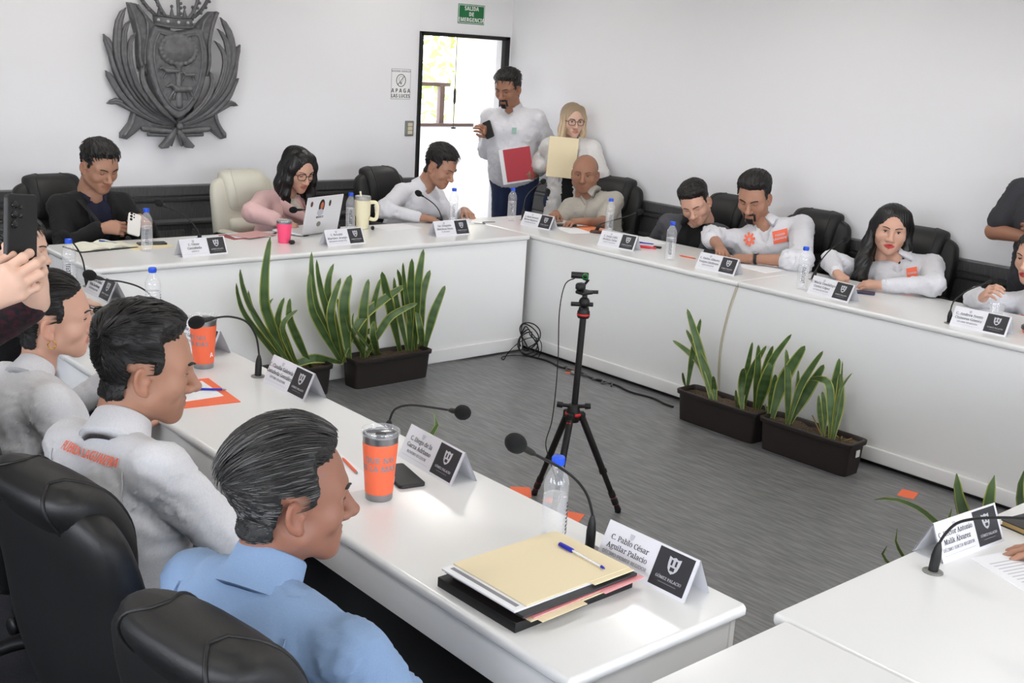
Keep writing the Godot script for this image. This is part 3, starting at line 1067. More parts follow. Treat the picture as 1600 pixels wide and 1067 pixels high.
func phone(called: String, label: String, t: Transform3D, m: Material, size := Vector3(0.074, 0.158, 0.009), lenses := false) -> Node3D:
	var n := thing(called, label, "phone", t.origin)
	var b := MB.new()
	var pl := PackedVector2Array()
	for q in [[1, 1, 0], [-1, 1, 1], [-1, -1, 2], [1, -1, 3]]:
		for k in 6:
			var g: float = q[2] * PI / 2 + k * PI / 10
			pl.append(Vector2(q[0] * (size.x / 2 - 0.011), q[1] * (size.y / 2 - 0.011)) + Vector2(cos(g), sin(g)) * 0.011)
	var bt := Transform3D(t.basis, Vector3.ZERO)
	b.prism(bt * xf(Vector3(0, 0, -size.z / 2)), pl, size.z, 0.0015)
	part("case", b, m, n)
	var s := MB.new()
	var sp := PackedVector2Array()
	for p in pl: sp.append(p * 0.95)
	s.prism(bt * Transform3D(Basis(Vector3.UP, PI), Vector3(0, 0, -size.z / 2 + 0.0002)), sp, 0.0005, 0.0001)
	part("screen", s, mat("phone_screen", Color(0.03, 0.03, 0.035), 0.1), n)
	if lenses:
		var im := MB.new()
		for q in [[-0.022, 0.06], [-0.022, 0.041], [-0.022, 0.022], [-0.006, 0.055], [-0.006, 0.038]]:
			im.tube([bt * Vector3(q[0], q[1], size.z / 2), bt * Vector3(q[0], q[1], size.z / 2 + 0.0018)], 0.0075 if q[0] < -0.01 else 0.004, 16)
		part("camera_lens", im, mat("lens_glass", Color(0.015, 0.015, 0.02), 0.15), n)
	return n

func flat(x: float, z: float, y := 0.0, turn := 0.0) -> Transform3D:
	# lying on the table, long side along z turned by turn, back upwards
	return Transform3D(Basis(Vector3.UP, turn) * Basis(Vector3.RIGHT, -PI / 2), Vector3(x, TOP + y, z))

func v3(x: float, z: float, y := 0.0) -> Vector3:
	return Vector3(x, TOP + y, z)

func build_table_things() -> void:
	# microphones, from the near end of the left table round the ring
	microphone("microphone with thick foam head beside the folder stack, arching toward the man in blue", [Vector3(-2.991, 0.76, 3.598), Vector3(-2.99, 0.845, 3.598), Vector3(-3.012, 0.898, 3.598), Vector3(-3.053, 0.946, 3.598), Vector3(-3.109, 0.988, 3.598), Vector3(-3.177, 1.028, 3.598), Vector3(-3.238, 1.066, 3.598)], 1.02)
	microphone("microphone bent level over the floor behind the second orange tumbler's name card", [Vector3(-2.915, 0.76, 2.655), Vector3(-2.902, 0.787, 2.645), Vector3(-2.895, 0.824, 2.66), Vector3(-2.882, 0.851, 2.716), Vector3(-2.882, 0.877, 2.84), Vector3(-2.882, 0.898, 2.96)], 1.0)
	microphone("microphone whose foam head hides the rim of the farther orange tumbler", [Vector3(-2.975, 0.76, 1.968), Vector3(-2.971, 0.834, 1.968), Vector3(-2.983, 0.902, 1.968), Vector3(-3.018, 0.955, 1.968), Vector3(-3.076, 0.979, 1.968), Vector3(-3.133, 0.981, 1.968), Vector3(-3.19, 0.974, 1.968)], 1.0)
	microphone("microphone reaching left above the name card beside the sunglasses", [Vector3(-2.916, 0.76, 1.001), Vector3(-2.922, 0.821, 1.001), Vector3(-2.942, 0.855, 1.001), Vector3(-2.987, 0.887, 1.001), Vector3(-3.051, 0.911, 1.001), Vector3(-3.115, 0.924, 1.001), Vector3(-3.17, 0.945, 1.001)], 1.0)
	microphone("microphone at the far end of the left table, behind a water bottle", [Vector3(-2.946, 0.76, 0.36), Vector3(-2.952, 0.822, 0.345), Vector3(-2.962, 0.88, 0.345), Vector3(-2.98, 0.924, 0.345), Vector3(-3.004, 0.96, 0.345), Vector3(-3.03, 0.985, 0.345)], 1.0)
	microphone("microphone before the man in the black blazer, leaning left", [Vector3(-1.96, 0.76, -0.594), Vector3(-1.96, 0.786, -0.594), Vector3(-1.981, 0.828, -0.605), Vector3(-2.01, 0.867, -0.621), Vector3(-2.055, 0.901, -0.646), Vector3(-2.142, 0.951, -0.698)], 0.95)
	microphone("microphone curving across the white laptop toward the woman in pink", [Vector3(-1.04, 0.76, -0.617), Vector3(-1.031, 0.791, -0.615), Vector3(-1.051, 0.8435, -0.62), Vector3(-1.093, 0.875, -0.632), Vector3(-1.15, 0.8825, -0.649), Vector3(-1.3, 0.879, -0.696)], 0.95)
	microphone("microphone before the man in white beside the door", [Vector3(-0.213, 0.76, -0.655), Vector3(-0.214, 0.786, -0.655), Vector3(-0.232, 0.839, -0.671), Vector3(-0.265, 0.883, -0.7), Vector3(-0.328, 0.934, -0.76)], 0.95)
	microphone("microphone on the right table nearest the door, beside the corner bottle", [Vector3(0.38, 0.76, -0.513), Vector3(0.379, 0.844, -0.513), Vector3(0.397, 0.918, -0.513), Vector3(0.457, 0.973, -0.513), Vector3(0.54, 1.018, -0.513)], 0.9)
	microphone("microphone beside the bald man's bottle, its head against the dark wainscot", [Vector3(0.57, 0.76, 0.015), Vector3(0.578, 0.803, 0.035), Vector3(0.611, 0.836, 0.104), Vector3(0.657, 0.857, 0.147), Vector3(0.742, 0.902, 0.223)], 0.95)
	microphone("slim microphone between the mustached man and the woman with black hair", [Vector3(0.517, 0.76, 1.763), Vector3(0.536, 0.812, 1.763), Vector3(0.584, 0.873, 1.763), Vector3(0.664, 0.925, 1.763), Vector3(0.785, 0.965, 1.763)], 0.9)
	microphone("microphone pointing to the woman at the right edge", [Vector3(0.217, 0.76, 2.736), Vector3(0.21, 0.823, 2.736), Vector3(0.232, 0.867, 2.736), Vector3(0.334, 0.903, 2.736), Vector3(0.58, 0.935, 2.736)], 0.9)
	microphone("microphone on the near table, arching out of the picture", [Vector3(-2.397, 0.76, 4.136), Vector3(-2.397, 0.835, 4.141), Vector3(-2.397, 0.869, 4.155), Vector3(-2.397, 0.902, 4.181), Vector3(-2.397, 0.932, 4.237), Vector3(-2.397, 0.961, 4.32), Vector3(-2.397, 0.97, 4.37)], 1.0)
	# name cards
	var e := PI / 2
	name_card("name card at the near end of the left table, beside the manila folder", v3(-2.973, 3.775), -e + 0.02, "C. Pablo César", "Aguilar Palacio", "DÉCIMO PRIMER REGIDOR")
	name_card("name card behind the nearer orange tumbler and a black phone", v3(-2.98, 2.985), -e - 0.06, "C. Diego de la", "Garza Adriano", "NOVENO REGIDOR")
	name_card("name card near the orange sheets, before the planters", v3(-2.947, 2.16), -e, "C. Claudia Gabriela", "Castañeda González", "SÉPTIMA REGIDORA")
	name_card("name card half hidden behind the young man's hair, by the far orange tumbler", v3(-2.975, 1.53), -e + 0.12, "C. Elena Judith", "Sánchez García", "QUINTA REGIDORA")
	name_card("name card beside the sunglasses on the left table", v3(-2.957, 0.586), -e, "C. María Isabel", "Ortiz Barbosa", "TERCERA REGIDORA")
	name_card("grey name card seen end-on behind the raised phone", v3(-3.17, 0.46), -e + 0.9, "C. José Luis", "Moreno Ríos", "PRIMER REGIDOR")
	name_card("name card before the man in the black blazer", v3(-2.157, -0.158), 0.09, "C. Omar", "Castañeda", "SÍNDICO")
	name_card("name card before the white laptop and the pink tumbler", v3(-1.296, -0.158), 0.08, "C. Betzabé", "Martínez Arango", "PRESIDENTA MUNICIPAL")
	name_card("name card before the man in white beside the door", v3(-0.49, -0.206), 0.0, "Lic. Gregorio", "Mendoza Pérez", "SECRETARIO")
	name_card("name card before the bald man, nearest the door", v3(0.28, -0.235), -e + 0.09, "C. Raúl Antonio", "Meraz Ramírez", "SEGUNDO REGIDOR")
	name_card("name card beside the white papers and the red marker", v3(0.22, 0.565), -e + 0.16, "C. Jorge Julio", "Medina Salas", "CUARTO REGIDOR")
	name_card("name card before the mustached man, beside a black card", v3(0.2, 1.36), -e + 0.05, "C. Carlos Alberto", "Vargas Cárdenas", "SEXTO REGIDOR")
	name_card("name card before the woman with long black hair", v3(0.206, 2.1), -e - 0.1, "C. María Guadalupe", "Cortez López", "OCTAVA REGIDORA")
	name_card("name card before the woman at the right edge", v3(0.232, 2.885), -e + 0.06, "C. Andrea Ivette", "Cisneros Gómez", "DÉCIMA REGIDORA")
	name_card("name card on the near table, seen from behind the microphone stem", v3(-2.2, 4.095), -0.07, "C. Héctor Antonio", "Malik Álvarez", "DÉCIMO TERCER REGIDOR")
	# water bottles
	bottle("water bottle behind the manila folder, nearest the viewer", v3(-3.053, 3.536), 0.6)
	bottle("water bottle rising behind the young man's black hair", v3(-2.975, 1.12), 1.0)
	bottle("water bottle on the far end of the left table, beside the raised phone", v3(-3.037, 0.392), -0.5)
	bottle("water bottle beside the open notebook and the man's white phone", v3(-2.37, -0.349), -0.4)
	bottle("water bottle between the white laptop and the cream jug", v3(-0.962, -0.6), -0.5)
	bottle("water bottle before the left hand of the man in white by the door", v3(-0.145, -0.62), -0.6)
	bottle("water bottle on the far corner of the right table, before the standing man", v3(0.29, -0.53), -0.8)
	bottle("water bottle beside the bald man's arm", v3(0.6, 0.1), -0.6)
	bottle("water bottle before the laughing man in the grey jacket", v3(0.198, 0.996), -0.9)
	bottle("water bottle between the mustached man and the black haired woman", v3(0.233, 1.89), -0.9)
	# left table
	tumbler("orange tumbler with steel rim beside the black phone, nearer of the two", v3(-3.229, 3.073), -0.62)
	tumbler("orange tumbler behind the third microphone, farther of the two", v3(-3.08, 1.775), -1.2)
	phone("smartphone", "black phone lying between the orange tumbler and a name card", flat(-3.1, 2.99, 0.005, -0.22), M.black_plastic)
	folder_stack()
	pen("blue capped ballpoint lying on the manila folder", v3(-3.108, 3.615, 0.0505), v3(-3.113, 3.765, 0.0505), M.blue_ink, true)
	sheet("paper_sheet", "white printed sheet under the orange pen by the near tumbler", "paper", [v3(-3.18, 3.02), v3(-3.14, 2.74), v3(-3.35, 2.71), v3(-3.38, 2.99)], 0.0008, M.paper)
	pen("orange pen lying on the white sheet behind the near tumbler", v3(-3.161, 2.795, 0.0045), v3(-3.19, 2.915, 0.0045), M.orange, false, false)
	sheet("paper_folder", "orange paper folder lying before the young man in white", "folder", [v3(-3.158, 2.195), v3(-3.13, 1.915), v3(-3.36, 1.88), v3(-3.39, 2.16)], 0.003, M.orange_paper)
	sheet("paper_sheet", "white sheets on the orange folder, under the blue pen", "paper", [v3(-3.178, 2.12, 0.003), v3(-3.165, 1.94, 0.003), v3(-3.39, 1.92, 0.003), v3(-3.395, 2.11, 0.003)], 0.002, M.paper)
	pen("blue pen lying across the orange folder", v3(-3.29, 1.985, 0.0095), v3(-3.148, 2.081, 0.0095), M.blue_ink)
	sunglasses(v3(-3.135, 0.895), -0.5)
	# back table
	open_notebook()
	sheet("envelope", "manila envelope under a bottle on the back table", "envelope", [v3(-2.43, -0.37), v3(-2.19, -0.41), v3(-2.18, -0.58), v3(-2.42, -0.56)], 0.0015, M.manila)
	phone("smartphone", "dark phone lying on the manila envelope by the bottle", flat(-2.27, -0.52, 0.006, 1.4), mat("dark_case", Color(0.22, 0.24, 0.23), 0.4), Vector3(0.07, 0.15, 0.008))
	magazines()
	pink_tumbler()
	laptop()
	cream_jug()
	var clip := MB.new()
	clip.bx(Vector3(0, 0.012, 0), Vector3(0.02, 0.024, 0.02), 0.006)
	single("binder_clip", clip, M.black_plastic, "small black clip standing beside the cream jug", "clip", v3(-0.85, -0.52))
	sheet("paper_sheet", "white papers under the hands of the man by the door", "paper", [v3(-0.3, -0.5), v3(-0.02, -0.46), v3(-0.03, -0.67), v3(-0.32, -0.69)], 0.002, M.paper)
	sheet("paper_sheet", "white sheet to the right of the cream jug", "paper", [v3(-0.78, -0.45), v3(-0.5, -0.47), v3(-0.52, -0.67), v3(-0.79, -0.66)], 0.001, M.paper)
	var ds := MB.new()
	ds.lathe(Transform3D(), [Vector2(0, 0), Vector2(0.035, 0), Vector2(0.042, 0.022), Vector2(0.04, 0.022), Vector2(0.033, 0.004), Vector2(0, 0.004)], 28)
	single("glass_dish", ds, M.clear_plastic, "small clear dish beside the hand of the man by the door", "dish", v3(-0.075, -0.57))
	cable("black cable crossing the table corner behind a name card", [v3(-0.06, -0.5, 0.003), v3(0.0, -0.46, 0.003), v3(0.03, -0.52, 0.003), v3(0.12, -0.5, 0.003)], 0.0022)
	# right table
	phone("smartphone", "black phone before the bald man", flat(0.5, -0.22, 0.005, 1.2), M.black_plastic)
	sheet("paper_folder", "orange printed booklet beside the bald man's bottle", "booklet", [v3(0.48, 0.03), v3(0.62, 0.08), v3(0.66, -0.12), v3(0.53, -0.16)], 0.004, mat("peach_print", Color(0.93, 0.55, 0.36), 0.7))
	sheet("paper_sheet", "white sheet before the orange booklet", "paper", [v3(0.3, 0.05), v3(0.47, 0.1), v3(0.52, -0.14), v3(0.36, -0.18)], 0.001, M.paper)
	var wl := MB.new()
	wl.bx(Vector3(0, 0.008, 0), Vector3(0.09, 0.016, 0.05), 0.005)
	single("wallet", wl, mat("brown_leather", Color(0.3, 0.13, 0.08), 0.5), "brown wallet on the table before the bald man's bottle", "wallet", v3(0.49, 0.1), -0.9)
	sheet("paper_stack", "stack of white papers before the man in the grey jacket", "papers", [v3(0.42, 0.52), v3(0.62, 0.6), v3(0.7, 0.36), v3(0.52, 0.27)], 0.004, M.paper)
	pen("blue pen lying on the white papers by the grey jacket", v3(0.45, 0.5, 0.008), v3(0.5, 0.6, 0.008), M.blue_ink)
	var mk := MB.new()
	mk.tube([Vector3(0, 0.008, -0.07), Vector3(0, 0.008, 0.03), Vector3(0, 0.008, 0.035), Vector3(0, 0.008, 0.07)], [0.0085, 0.0085, 0.0065, 0.006], 12)
	single("marker", mk, mat("red_marker", Color(0.85, 0.2, 0.25), 0.4), "red marker lying beside a name card on the right table", "marker", v3(0.36, 0.65), 0.5)
	mk = MB.new()
	mk.bx(Vector3(0, 0.006, 0), Vector3(0.03, 0.012, 0.05), 0.004)
	single("binder_clip", mk, M.black_plastic, "black clip behind the red marker", "clip", v3(0.44, 0.68), 0.4)
	pen("orange pen lying beside the mustached man's name card", v3(0.36, 0.93, 0.004), v3(0.37, 1.05, 0.004), M.orange, false, false)
	var bc := MB.new()
	bc.box(Transform3D(Basis(Vector3.FORWARD, 0.35), Vector3(0, 0.042, 0)), Vector3(0.003, 0.086, 0.1), 0.001)
	single("black_card", bc, M.black_plastic, "black card leaning behind the mustached man's name card", "card", v3(0.3, 1.19), -0.2)
	sheet("paper_stack", "white papers under the mustached man's forearms", "papers", [v3(0.42, 1.52), v3(0.6, 1.52), v3(0.62, 1.22), v3(0.44, 1.2)], 0.002, M.paper)
	phone("smartphone", "navy phone under the hands of the black haired woman", flat(0.45, 2.11, 0.005, 0.5), mat("navy_case", Color(0.1, 0.1, 0.25), 0.4), Vector3(0.07, 0.14, 0.009))
	var bw := MB.new()
	bw.lathe(Transform3D(), [Vector2(0, 0), Vector2(0.05, 0), Vector2(0.06, 0.018)], 36)
	var bowl := thing("snack_bowl", "low orange bowl with a dark lid at the right edge of the table", "bowl", v3(0.4, 3.06))
	part("bowl", bw, M.orange, bowl)
	bw = MB.new()
	bw.lathe(Transform3D(), [Vector2(0.06, 0.018), Vector2(0.063, 0.02), Vector2(0.063, 0.032), Vector2(0.055, 0.038), Vector2(0, 0.04)], 36)
	part("lid", bw, mat("dark_lid", Color(0.2, 0.21, 0.22), 0.3), bowl)
	# near table
	sheet("paper_sheet", "printed white document under the lone hand on the near table", "paper", [v3(-2.33, 4.37), v3(-2.05, 4.45), v3(-1.98, 4.22), v3(-2.25, 4.15)], 0.0015, M.paper)
	doc_lines()
	var nb := thing("notebook", "black notebook with tan page edges on the near table", "notebook", v3(-1.94, 4.17), -0.15)
	var c1 := MB.new()
	c1.bx(Vector3(0, 0.008, 0), Vector3(0.1, 0.013, 0.14), 0.001)
	part("pages", c1, mat("tan_pages", Color(0.72, 0.6, 0.38), 0.8), nb)
	c1 = MB.new()
	c1.bx(Vector3(0, 0.016, 0), Vector3(0.106, 0.003, 0.146), 0.001)
	c1.bx(Vector3(0, 0.0015, 0), Vector3(0.106, 0.003, 0.146), 0.001)
	part("cover", c1, mat("notebook_cover", Color(0.13, 0.13, 0.135), 0.5), nb)

func doc_lines() -> void:
	var o: Node3D = get_node("paper_sheet_00%d" % (used["paper_sheet"] - 1))
	var b := MB.new()
	var c := v3(-2.33, 4.37) - o.position
	var u := Vector3(0.28, 0, 0.08).normalized()
	var w := Vector3(0.075, 0, -0.225).normalized()
	for i in 13:
		var l := 0.22 * (0.35 if i % 5 == 4 else 1.0) * rng.randf_range(0.85, 1.0)
		var p := c + u * (0.03 + l / 2) + w * (0.025 + i * 0.014) + Vector3.UP * 0.0018
		b.box(Transform3D(Basis(u, Vector3.UP, u.cross(Vector3.UP)), p), Vector3(l, 0.0003, 0.004), 0.0001)
	part("printed_lines", b, M.pale_print, o)

func cable(label: String, pts: Array, r: float, called := "cable", m = null) -> MeshInstance3D:
	var b := MB.new()
	var o: Vector3 = pts[0]
	var q := []
	for p in pts: q.append(p - o)
	b.tube(curve(q, pts.size() * 10), r, 6)
	return single(called, b, m if m else M.black_plastic, label, "cable", o)

func folder_stack() -> void:
	# black clipboard folder, papers, coloured folders, manila folder on top; each a thing of its own
	var c := v3(-3.218, 3.672)
	var rot := 0.02
	var mk := func(called: String, label: String, cat: String, y: float, s: Vector3, dx: float, dz: float, tw: float, m: Material, tab := 0.0) -> void:
		var b := MB.new()
		b.bx(Vector3(0, s.y / 2, 0), s, 0.001)
		if tab != 0.0: b.bx(Vector3(tab, s.y / 2, s.z / 2 + 0.006), Vector3(s.x * 0.4, s.y * 0.6, 0.018), 0.0006)
		single(called, b, m, label, cat, c + Vector3(dx, y, dz), rot + tw)
	mk.call("ring_binder", "black vinyl binder at the bottom of the folder stack", "binder", 0.0, Vector3(0.345, 0.022, 0.25), -0.008, 0.0, 0.0, M.black_plastic)
	mk.call("file_folder", "manila file folder with a tab, low in the stack above the black binder", "folder", 0.022, Vector3(0.325, 0.003, 0.245), 0.008, 0.014, 0.02, M.manila, -0.08)
	mk.call("file_folder", "pink file folder low in the stack", "folder", 0.025, Vector3(0.32, 0.003, 0.24), 0.015, 0.012, 0.03, mat("pink_card", Color(0.93, 0.66, 0.67), 0.8), 0.1)
	mk.call("file_folder", "red-edged file folder in the middle of the stack", "folder", 0.028, Vector3(0.325, 0.003, 0.24), 0.005, 0.01, 0.0, mat("red_card", Color(0.75, 0.3, 0.27), 0.8))
	mk.call("clip_folder", "dark grey clip folder under the white papers of the stack", "folder", 0.031, Vector3(0.335, 0.006, 0.25), 0.0, 0.008, 0.0, mat("grey_card", Color(0.17, 0.17, 0.18), 0.5))
	mk.call("paper_stack", "white papers with a dark band under the top manila folder", "papers", 0.037, Vector3(0.328, 0.005, 0.235), -0.01, -0.004, 0.0, M.paper)
	var b := MB.new()
	b.bx(Vector3(-0.145, 0.0053, 0), Vector3(0.01, 0.0006, 0.21), 0.0001)
	part("dark_band", b, M.grey_print, get_node("paper_stack"))
	mk.call("file_folder", "plain manila folder on top of the stack, with a blue pen on it", "folder", 0.042, Vector3(0.305, 0.004, 0.235), 0.01, -0.004, 0.0, M.manila, 0.09)

func sunglasses(at: Vector3, turn: float) -> void:
	var t := thing("sunglasses", "dark sunglasses lying on the left table beside a name card", "sunglasses", at, turn)
	var l := MB.new()
	for s in [-1, 1]: l.ball(Vector3(s * 0.033, 0.02, 0), Vector3(0.027, 0.02, 0.004), 16, 8)
	part("lenses", l, mat("lens_dark", Color(0.04, 0.04, 0.045), 0.1), t)
	var f := MB.new()
	f.tube([Vector3(-0.01, 0.028, 0), Vector3(0, 0.032, 0.003), Vector3(0.01, 0.028, 0)], 0.003, 8)
	part("bridge", f, M.black_plastic, t)
	for s in [-1, 1]:
		var a := MB.new()
		a.tube([Vector3(s * 0.06, 0.028, 0), Vector3(s * 0.064, 0.026, -0.03), Vector3(s * 0.06, 0.01, -0.11), Vector3(s * 0.055, 0.003, -0.13)], 0.0028, 8)
		part("temple_arm", a, M.black_plastic, t)

func open_notebook() -> void:
	var t := thing("open_notebook", "open notebook with cream pages before the man in the black blazer", "notebook", v3(-2.545, -0.53), 0.12)
	var cv := MB.new()
	cv.bx(Vector3(0, 0.002, 0), Vector3(0.32, 0.004, 0.2), 0.001)
	part("cover", cv, M.black_plastic, t)
	for s in [-1, 1]:
		var rings := []
		for i in 12:
			var u := i / 11.0
			var y: float = 0.006 + 0.016 * sin(minf(u * 1.3, 1.0) * PI) * (1.0 if s < 0 else 1.25) * (1.0 - u * 0.5) + 0.002
			var x: float = s * u * 0.152
			rings.append([Vector3(x, 0.0042, 0.096), Vector3(x, y, 0.096), Vector3(x, y, -0.096), Vector3(x, 0.0042, -0.096)])
		var p := MB.new()
		p.loft(rings)
		part("pages", p, mat("cream_page", Color(0.9, 0.89, 0.82), 0.85), t)
	pen("blue pen lying on the open notebook", v3(-2.525, -0.6, 0.023), v3(-2.47, -0.49, 0.022), mat("pen_blue", Color(0.15, 0.3, 0.6), 0.4))

func magazines() -> void:
	var i := 0
	for q in [[-1.7, -0.585, 0.1, "red_print", Color(0.6, 0.2, 0.2), "dark red magazine lowest in the loose pile before the woman in pink"], [-1.66, -0.59, -0.12, "pale_page", Color(0.85, 0.84, 0.86), "white printed pages in the loose pile before the woman in pink"], [-1.64, -0.575, 0.3, "rose_print", Color(0.8, 0.6, 0.58), "rose coloured leaflet topmost in the pile before the woman in pink"]]:
		var b := MB.new()
		b.bx(Vector3(0, 0.0015, 0), Vector3(0.22, 0.003, 0.16), 0.0006)
		single("magazine", b, mat(q[3], q[4], 0.4), q[5], "magazine", v3(q[0], q[1], i * 0.0032), q[2], "loose magazines")
		i += 1
	pen("black pen lying beside the pile of magazines", v3(-1.56, -0.55, 0.0045), v3(-1.47, -0.6, 0.0045), M.black_plastic)
	pen("blue pen lying behind the pink tumbler", v3(-1.5, -0.5, 0.0045), v3(-1.44, -0.56, 0.0045), M.blue_ink)
	var b := MB.new()
	b.bx(Vector3(0, 0.012, 0), Vector3(0.038, 0.022, 0.03), 0.009)
	single("key_fob", b, M.black_plastic, "small black key fob at the foot of the pink tumbler", "key fob", v3(-1.57, -0.252), 0.3)

func pink_tumbler() -> void:
	var t := thing("pink_tumbler", "hot pink tumbler with a steel rim before the woman in pink", "tumbler", v3(-1.583, -0.314))
	var b := MB.new()
	b.lathe(Transform3D(), [Vector2(0, 0), Vector2(0.032, 0), Vector2(0.034, 0.003), Vector2(0.0425, 0.108), Vector2(0.042, 0.11)], 36)
	part("cup_body", b, mat("hot_pink", Color(0.95, 0.3, 0.47), 0.45), t)
	b = MB.new()
	b.lathe(Transform3D(), [Vector2(0.042, 0.11), Vector2(0.0435, 0.124), Vector2(0.041, 0.125), Vector2(0.039, 0.11), Vector2(0, 0.108)], 36)
	part("rim", b, M.steel, t)
	b = MB.new()
	b.lathe(Transform3D(), [Vector2(0.045, 0.122), Vector2(0.045, 0.131), Vector2(0.04, 0.132), Vector2(0.036, 0.125), Vector2(0, 0.124)], 36)
	part("lid", b, M.clear_plastic, t)

func laptop() -> void:
	var t := thing("laptop", "open white laptop seen from behind, stickers on its lid", "laptop", v3(-1.245, -0.5, 0.0015), 0.34)
	var shell := mat("laptop_white", Color(0.84, 0.84, 0.85), 0.35)
	var b := MB.new()
	b.bx(Vector3(0, 0.009, -0.11), Vector3(0.33, 0.014, 0.22), 0.004)
	part("keyboard_base", b, shell, t)
	var lt := Transform3D(Basis(Vector3.RIGHT, 0.2), Vector3(0, 0.012, 0.005))
	b = MB.new()
	b.box(lt * xf(Vector3(0, 0.112, 0)), Vector3(0.33, 0.224, 0.007), 0.003)
	part("lid", b, shell, t)
	b = MB.new()
	b.box(lt * xf(Vector3(0, 0.112, -0.0036)), Vector3(0.31, 0.2, 0.0006), 0.0002)
	part("screen", b, mat("phone_screen", Color(0.03, 0.03, 0.035), 0.1), t)
	b = MB.new()
	for s in [-1, 1]: b.bx(Vector3(s * 0.12, 0.001, 0.0), Vector3(0.04, 0.004, 0.012), 0.001)
	part("foot", b, M.black_plastic, t)
	var lid := t.get_node("lid")
	var oval := func(x: float, y: float, rx: float, ry: float, z := 0.0037) -> MB:
		var p := PackedVector2Array()
		for i in 20: p.append(Vector2(cos(TAU * i / 20) * rx, sin(TAU * i / 20) * ry))
		var m := MB.new()
		m.prism(lt * xf(Vector3(x, y, z)), p, 0.0006, 0.0002)
		return m
	var s := mat("sticker_hair", Color(0.12, 0.08, 0.07), 0.6)
	part("sticker", oval.call(-0.122, 0.183, 0.011, 0.017), mat("sticker_brown", Color(0.35, 0.16, 0.14), 0.6), lid)
	part("sticker", oval.call(-0.028, 0.165, 0.026, 0.042), s, lid)
	part("sticker", oval.call(-0.026, 0.168, 0.014, 0.022, 0.0045), mat("sticker_skin", Color(0.75, 0.42, 0.28), 0.6), lid)
	part("sticker", oval.call(-0.034, 0.128, 0.028, 0.02, 0.0046), mat("sticker_pale", Color(0.72, 0.72, 0.76), 0.6), lid)
	part("sticker", oval.call(0.045, 0.178, 0.01, 0.02), s, lid)
	part("sticker", oval.call(-0.03, 0.055, 0.019, 0.016), mat("sticker_grey", Color(0.5, 0.5, 0.45), 0.6), lid)
	part("sticker_lettering", moved(text_mb("MÉXICO", 0.017, "Droid Sans", 0.0004, HORIZONTAL_ALIGNMENT_CENTER, true), lt * xf(Vector3(-0.03, 0.098, 0.0037))), M.black_print, lid)

func cream_jug() -> void:
	var m := mat("cream_enamel", Color(0.9, 0.87, 0.74), 0.45)
	var t := thing("handled_tumbler", "tall cream tumbler with side handle, clear lid and straw", "tumbler", v3(-0.882, -0.587), -0.72)
	var b := MB.new()
	b.lathe(Transform3D(), [Vector2(0, 0), Vector2(0.036, 0), Vector2(0.039, 0.004), Vector2(0.0405, 0.07), Vector2(0.047, 0.085), Vector2(0.0495, 0.175), Vector2(0.048, 0.178), Vector2(0, 0.178)], 36)
	part("cup_body", b, m, t)
	b = MB.new()
	b.tube(curve([Vector3(0.046, 0.165, 0), Vector3(0.07, 0.168, 0), Vector3(0.088, 0.155, 0), Vector3(0.09, 0.11, 0), Vector3(0.086, 0.07, 0), Vector3(0.068, 0.06, 0), Vector3(0.042, 0.066, 0)], 30), 0.0085, 10, true, 1.4)
	part("handle", b, m, t)
	b = MB.new()
	b.lathe(Transform3D(), [Vector2(0.048, 0.177), Vector2(0.05, 0.18), Vector2(0.05, 0.2), Vector2(0.047, 0.203), Vector2(0, 0.2)], 32)
	part("lid", b, mat("smoky_plastic", Color(0.7, 0.7, 0.7, 0.5), 0.1), t)
	M.smoky_plastic.transparency = BaseMaterial3D.TRANSPARENCY_ALPHA
	b = MB.new()
	b.tube([Vector3(-0.01, 0.18, 0), Vector3(-0.018, 0.23, 0)], 0.006, 10)
	part("straw", b, m, t)
# ------------------------------------------------------------------ heads
# a head about 0.24 m from chin to crown: face towards +z, eye line at y = 0.004, ears at x = +-0.078
var heads := {}

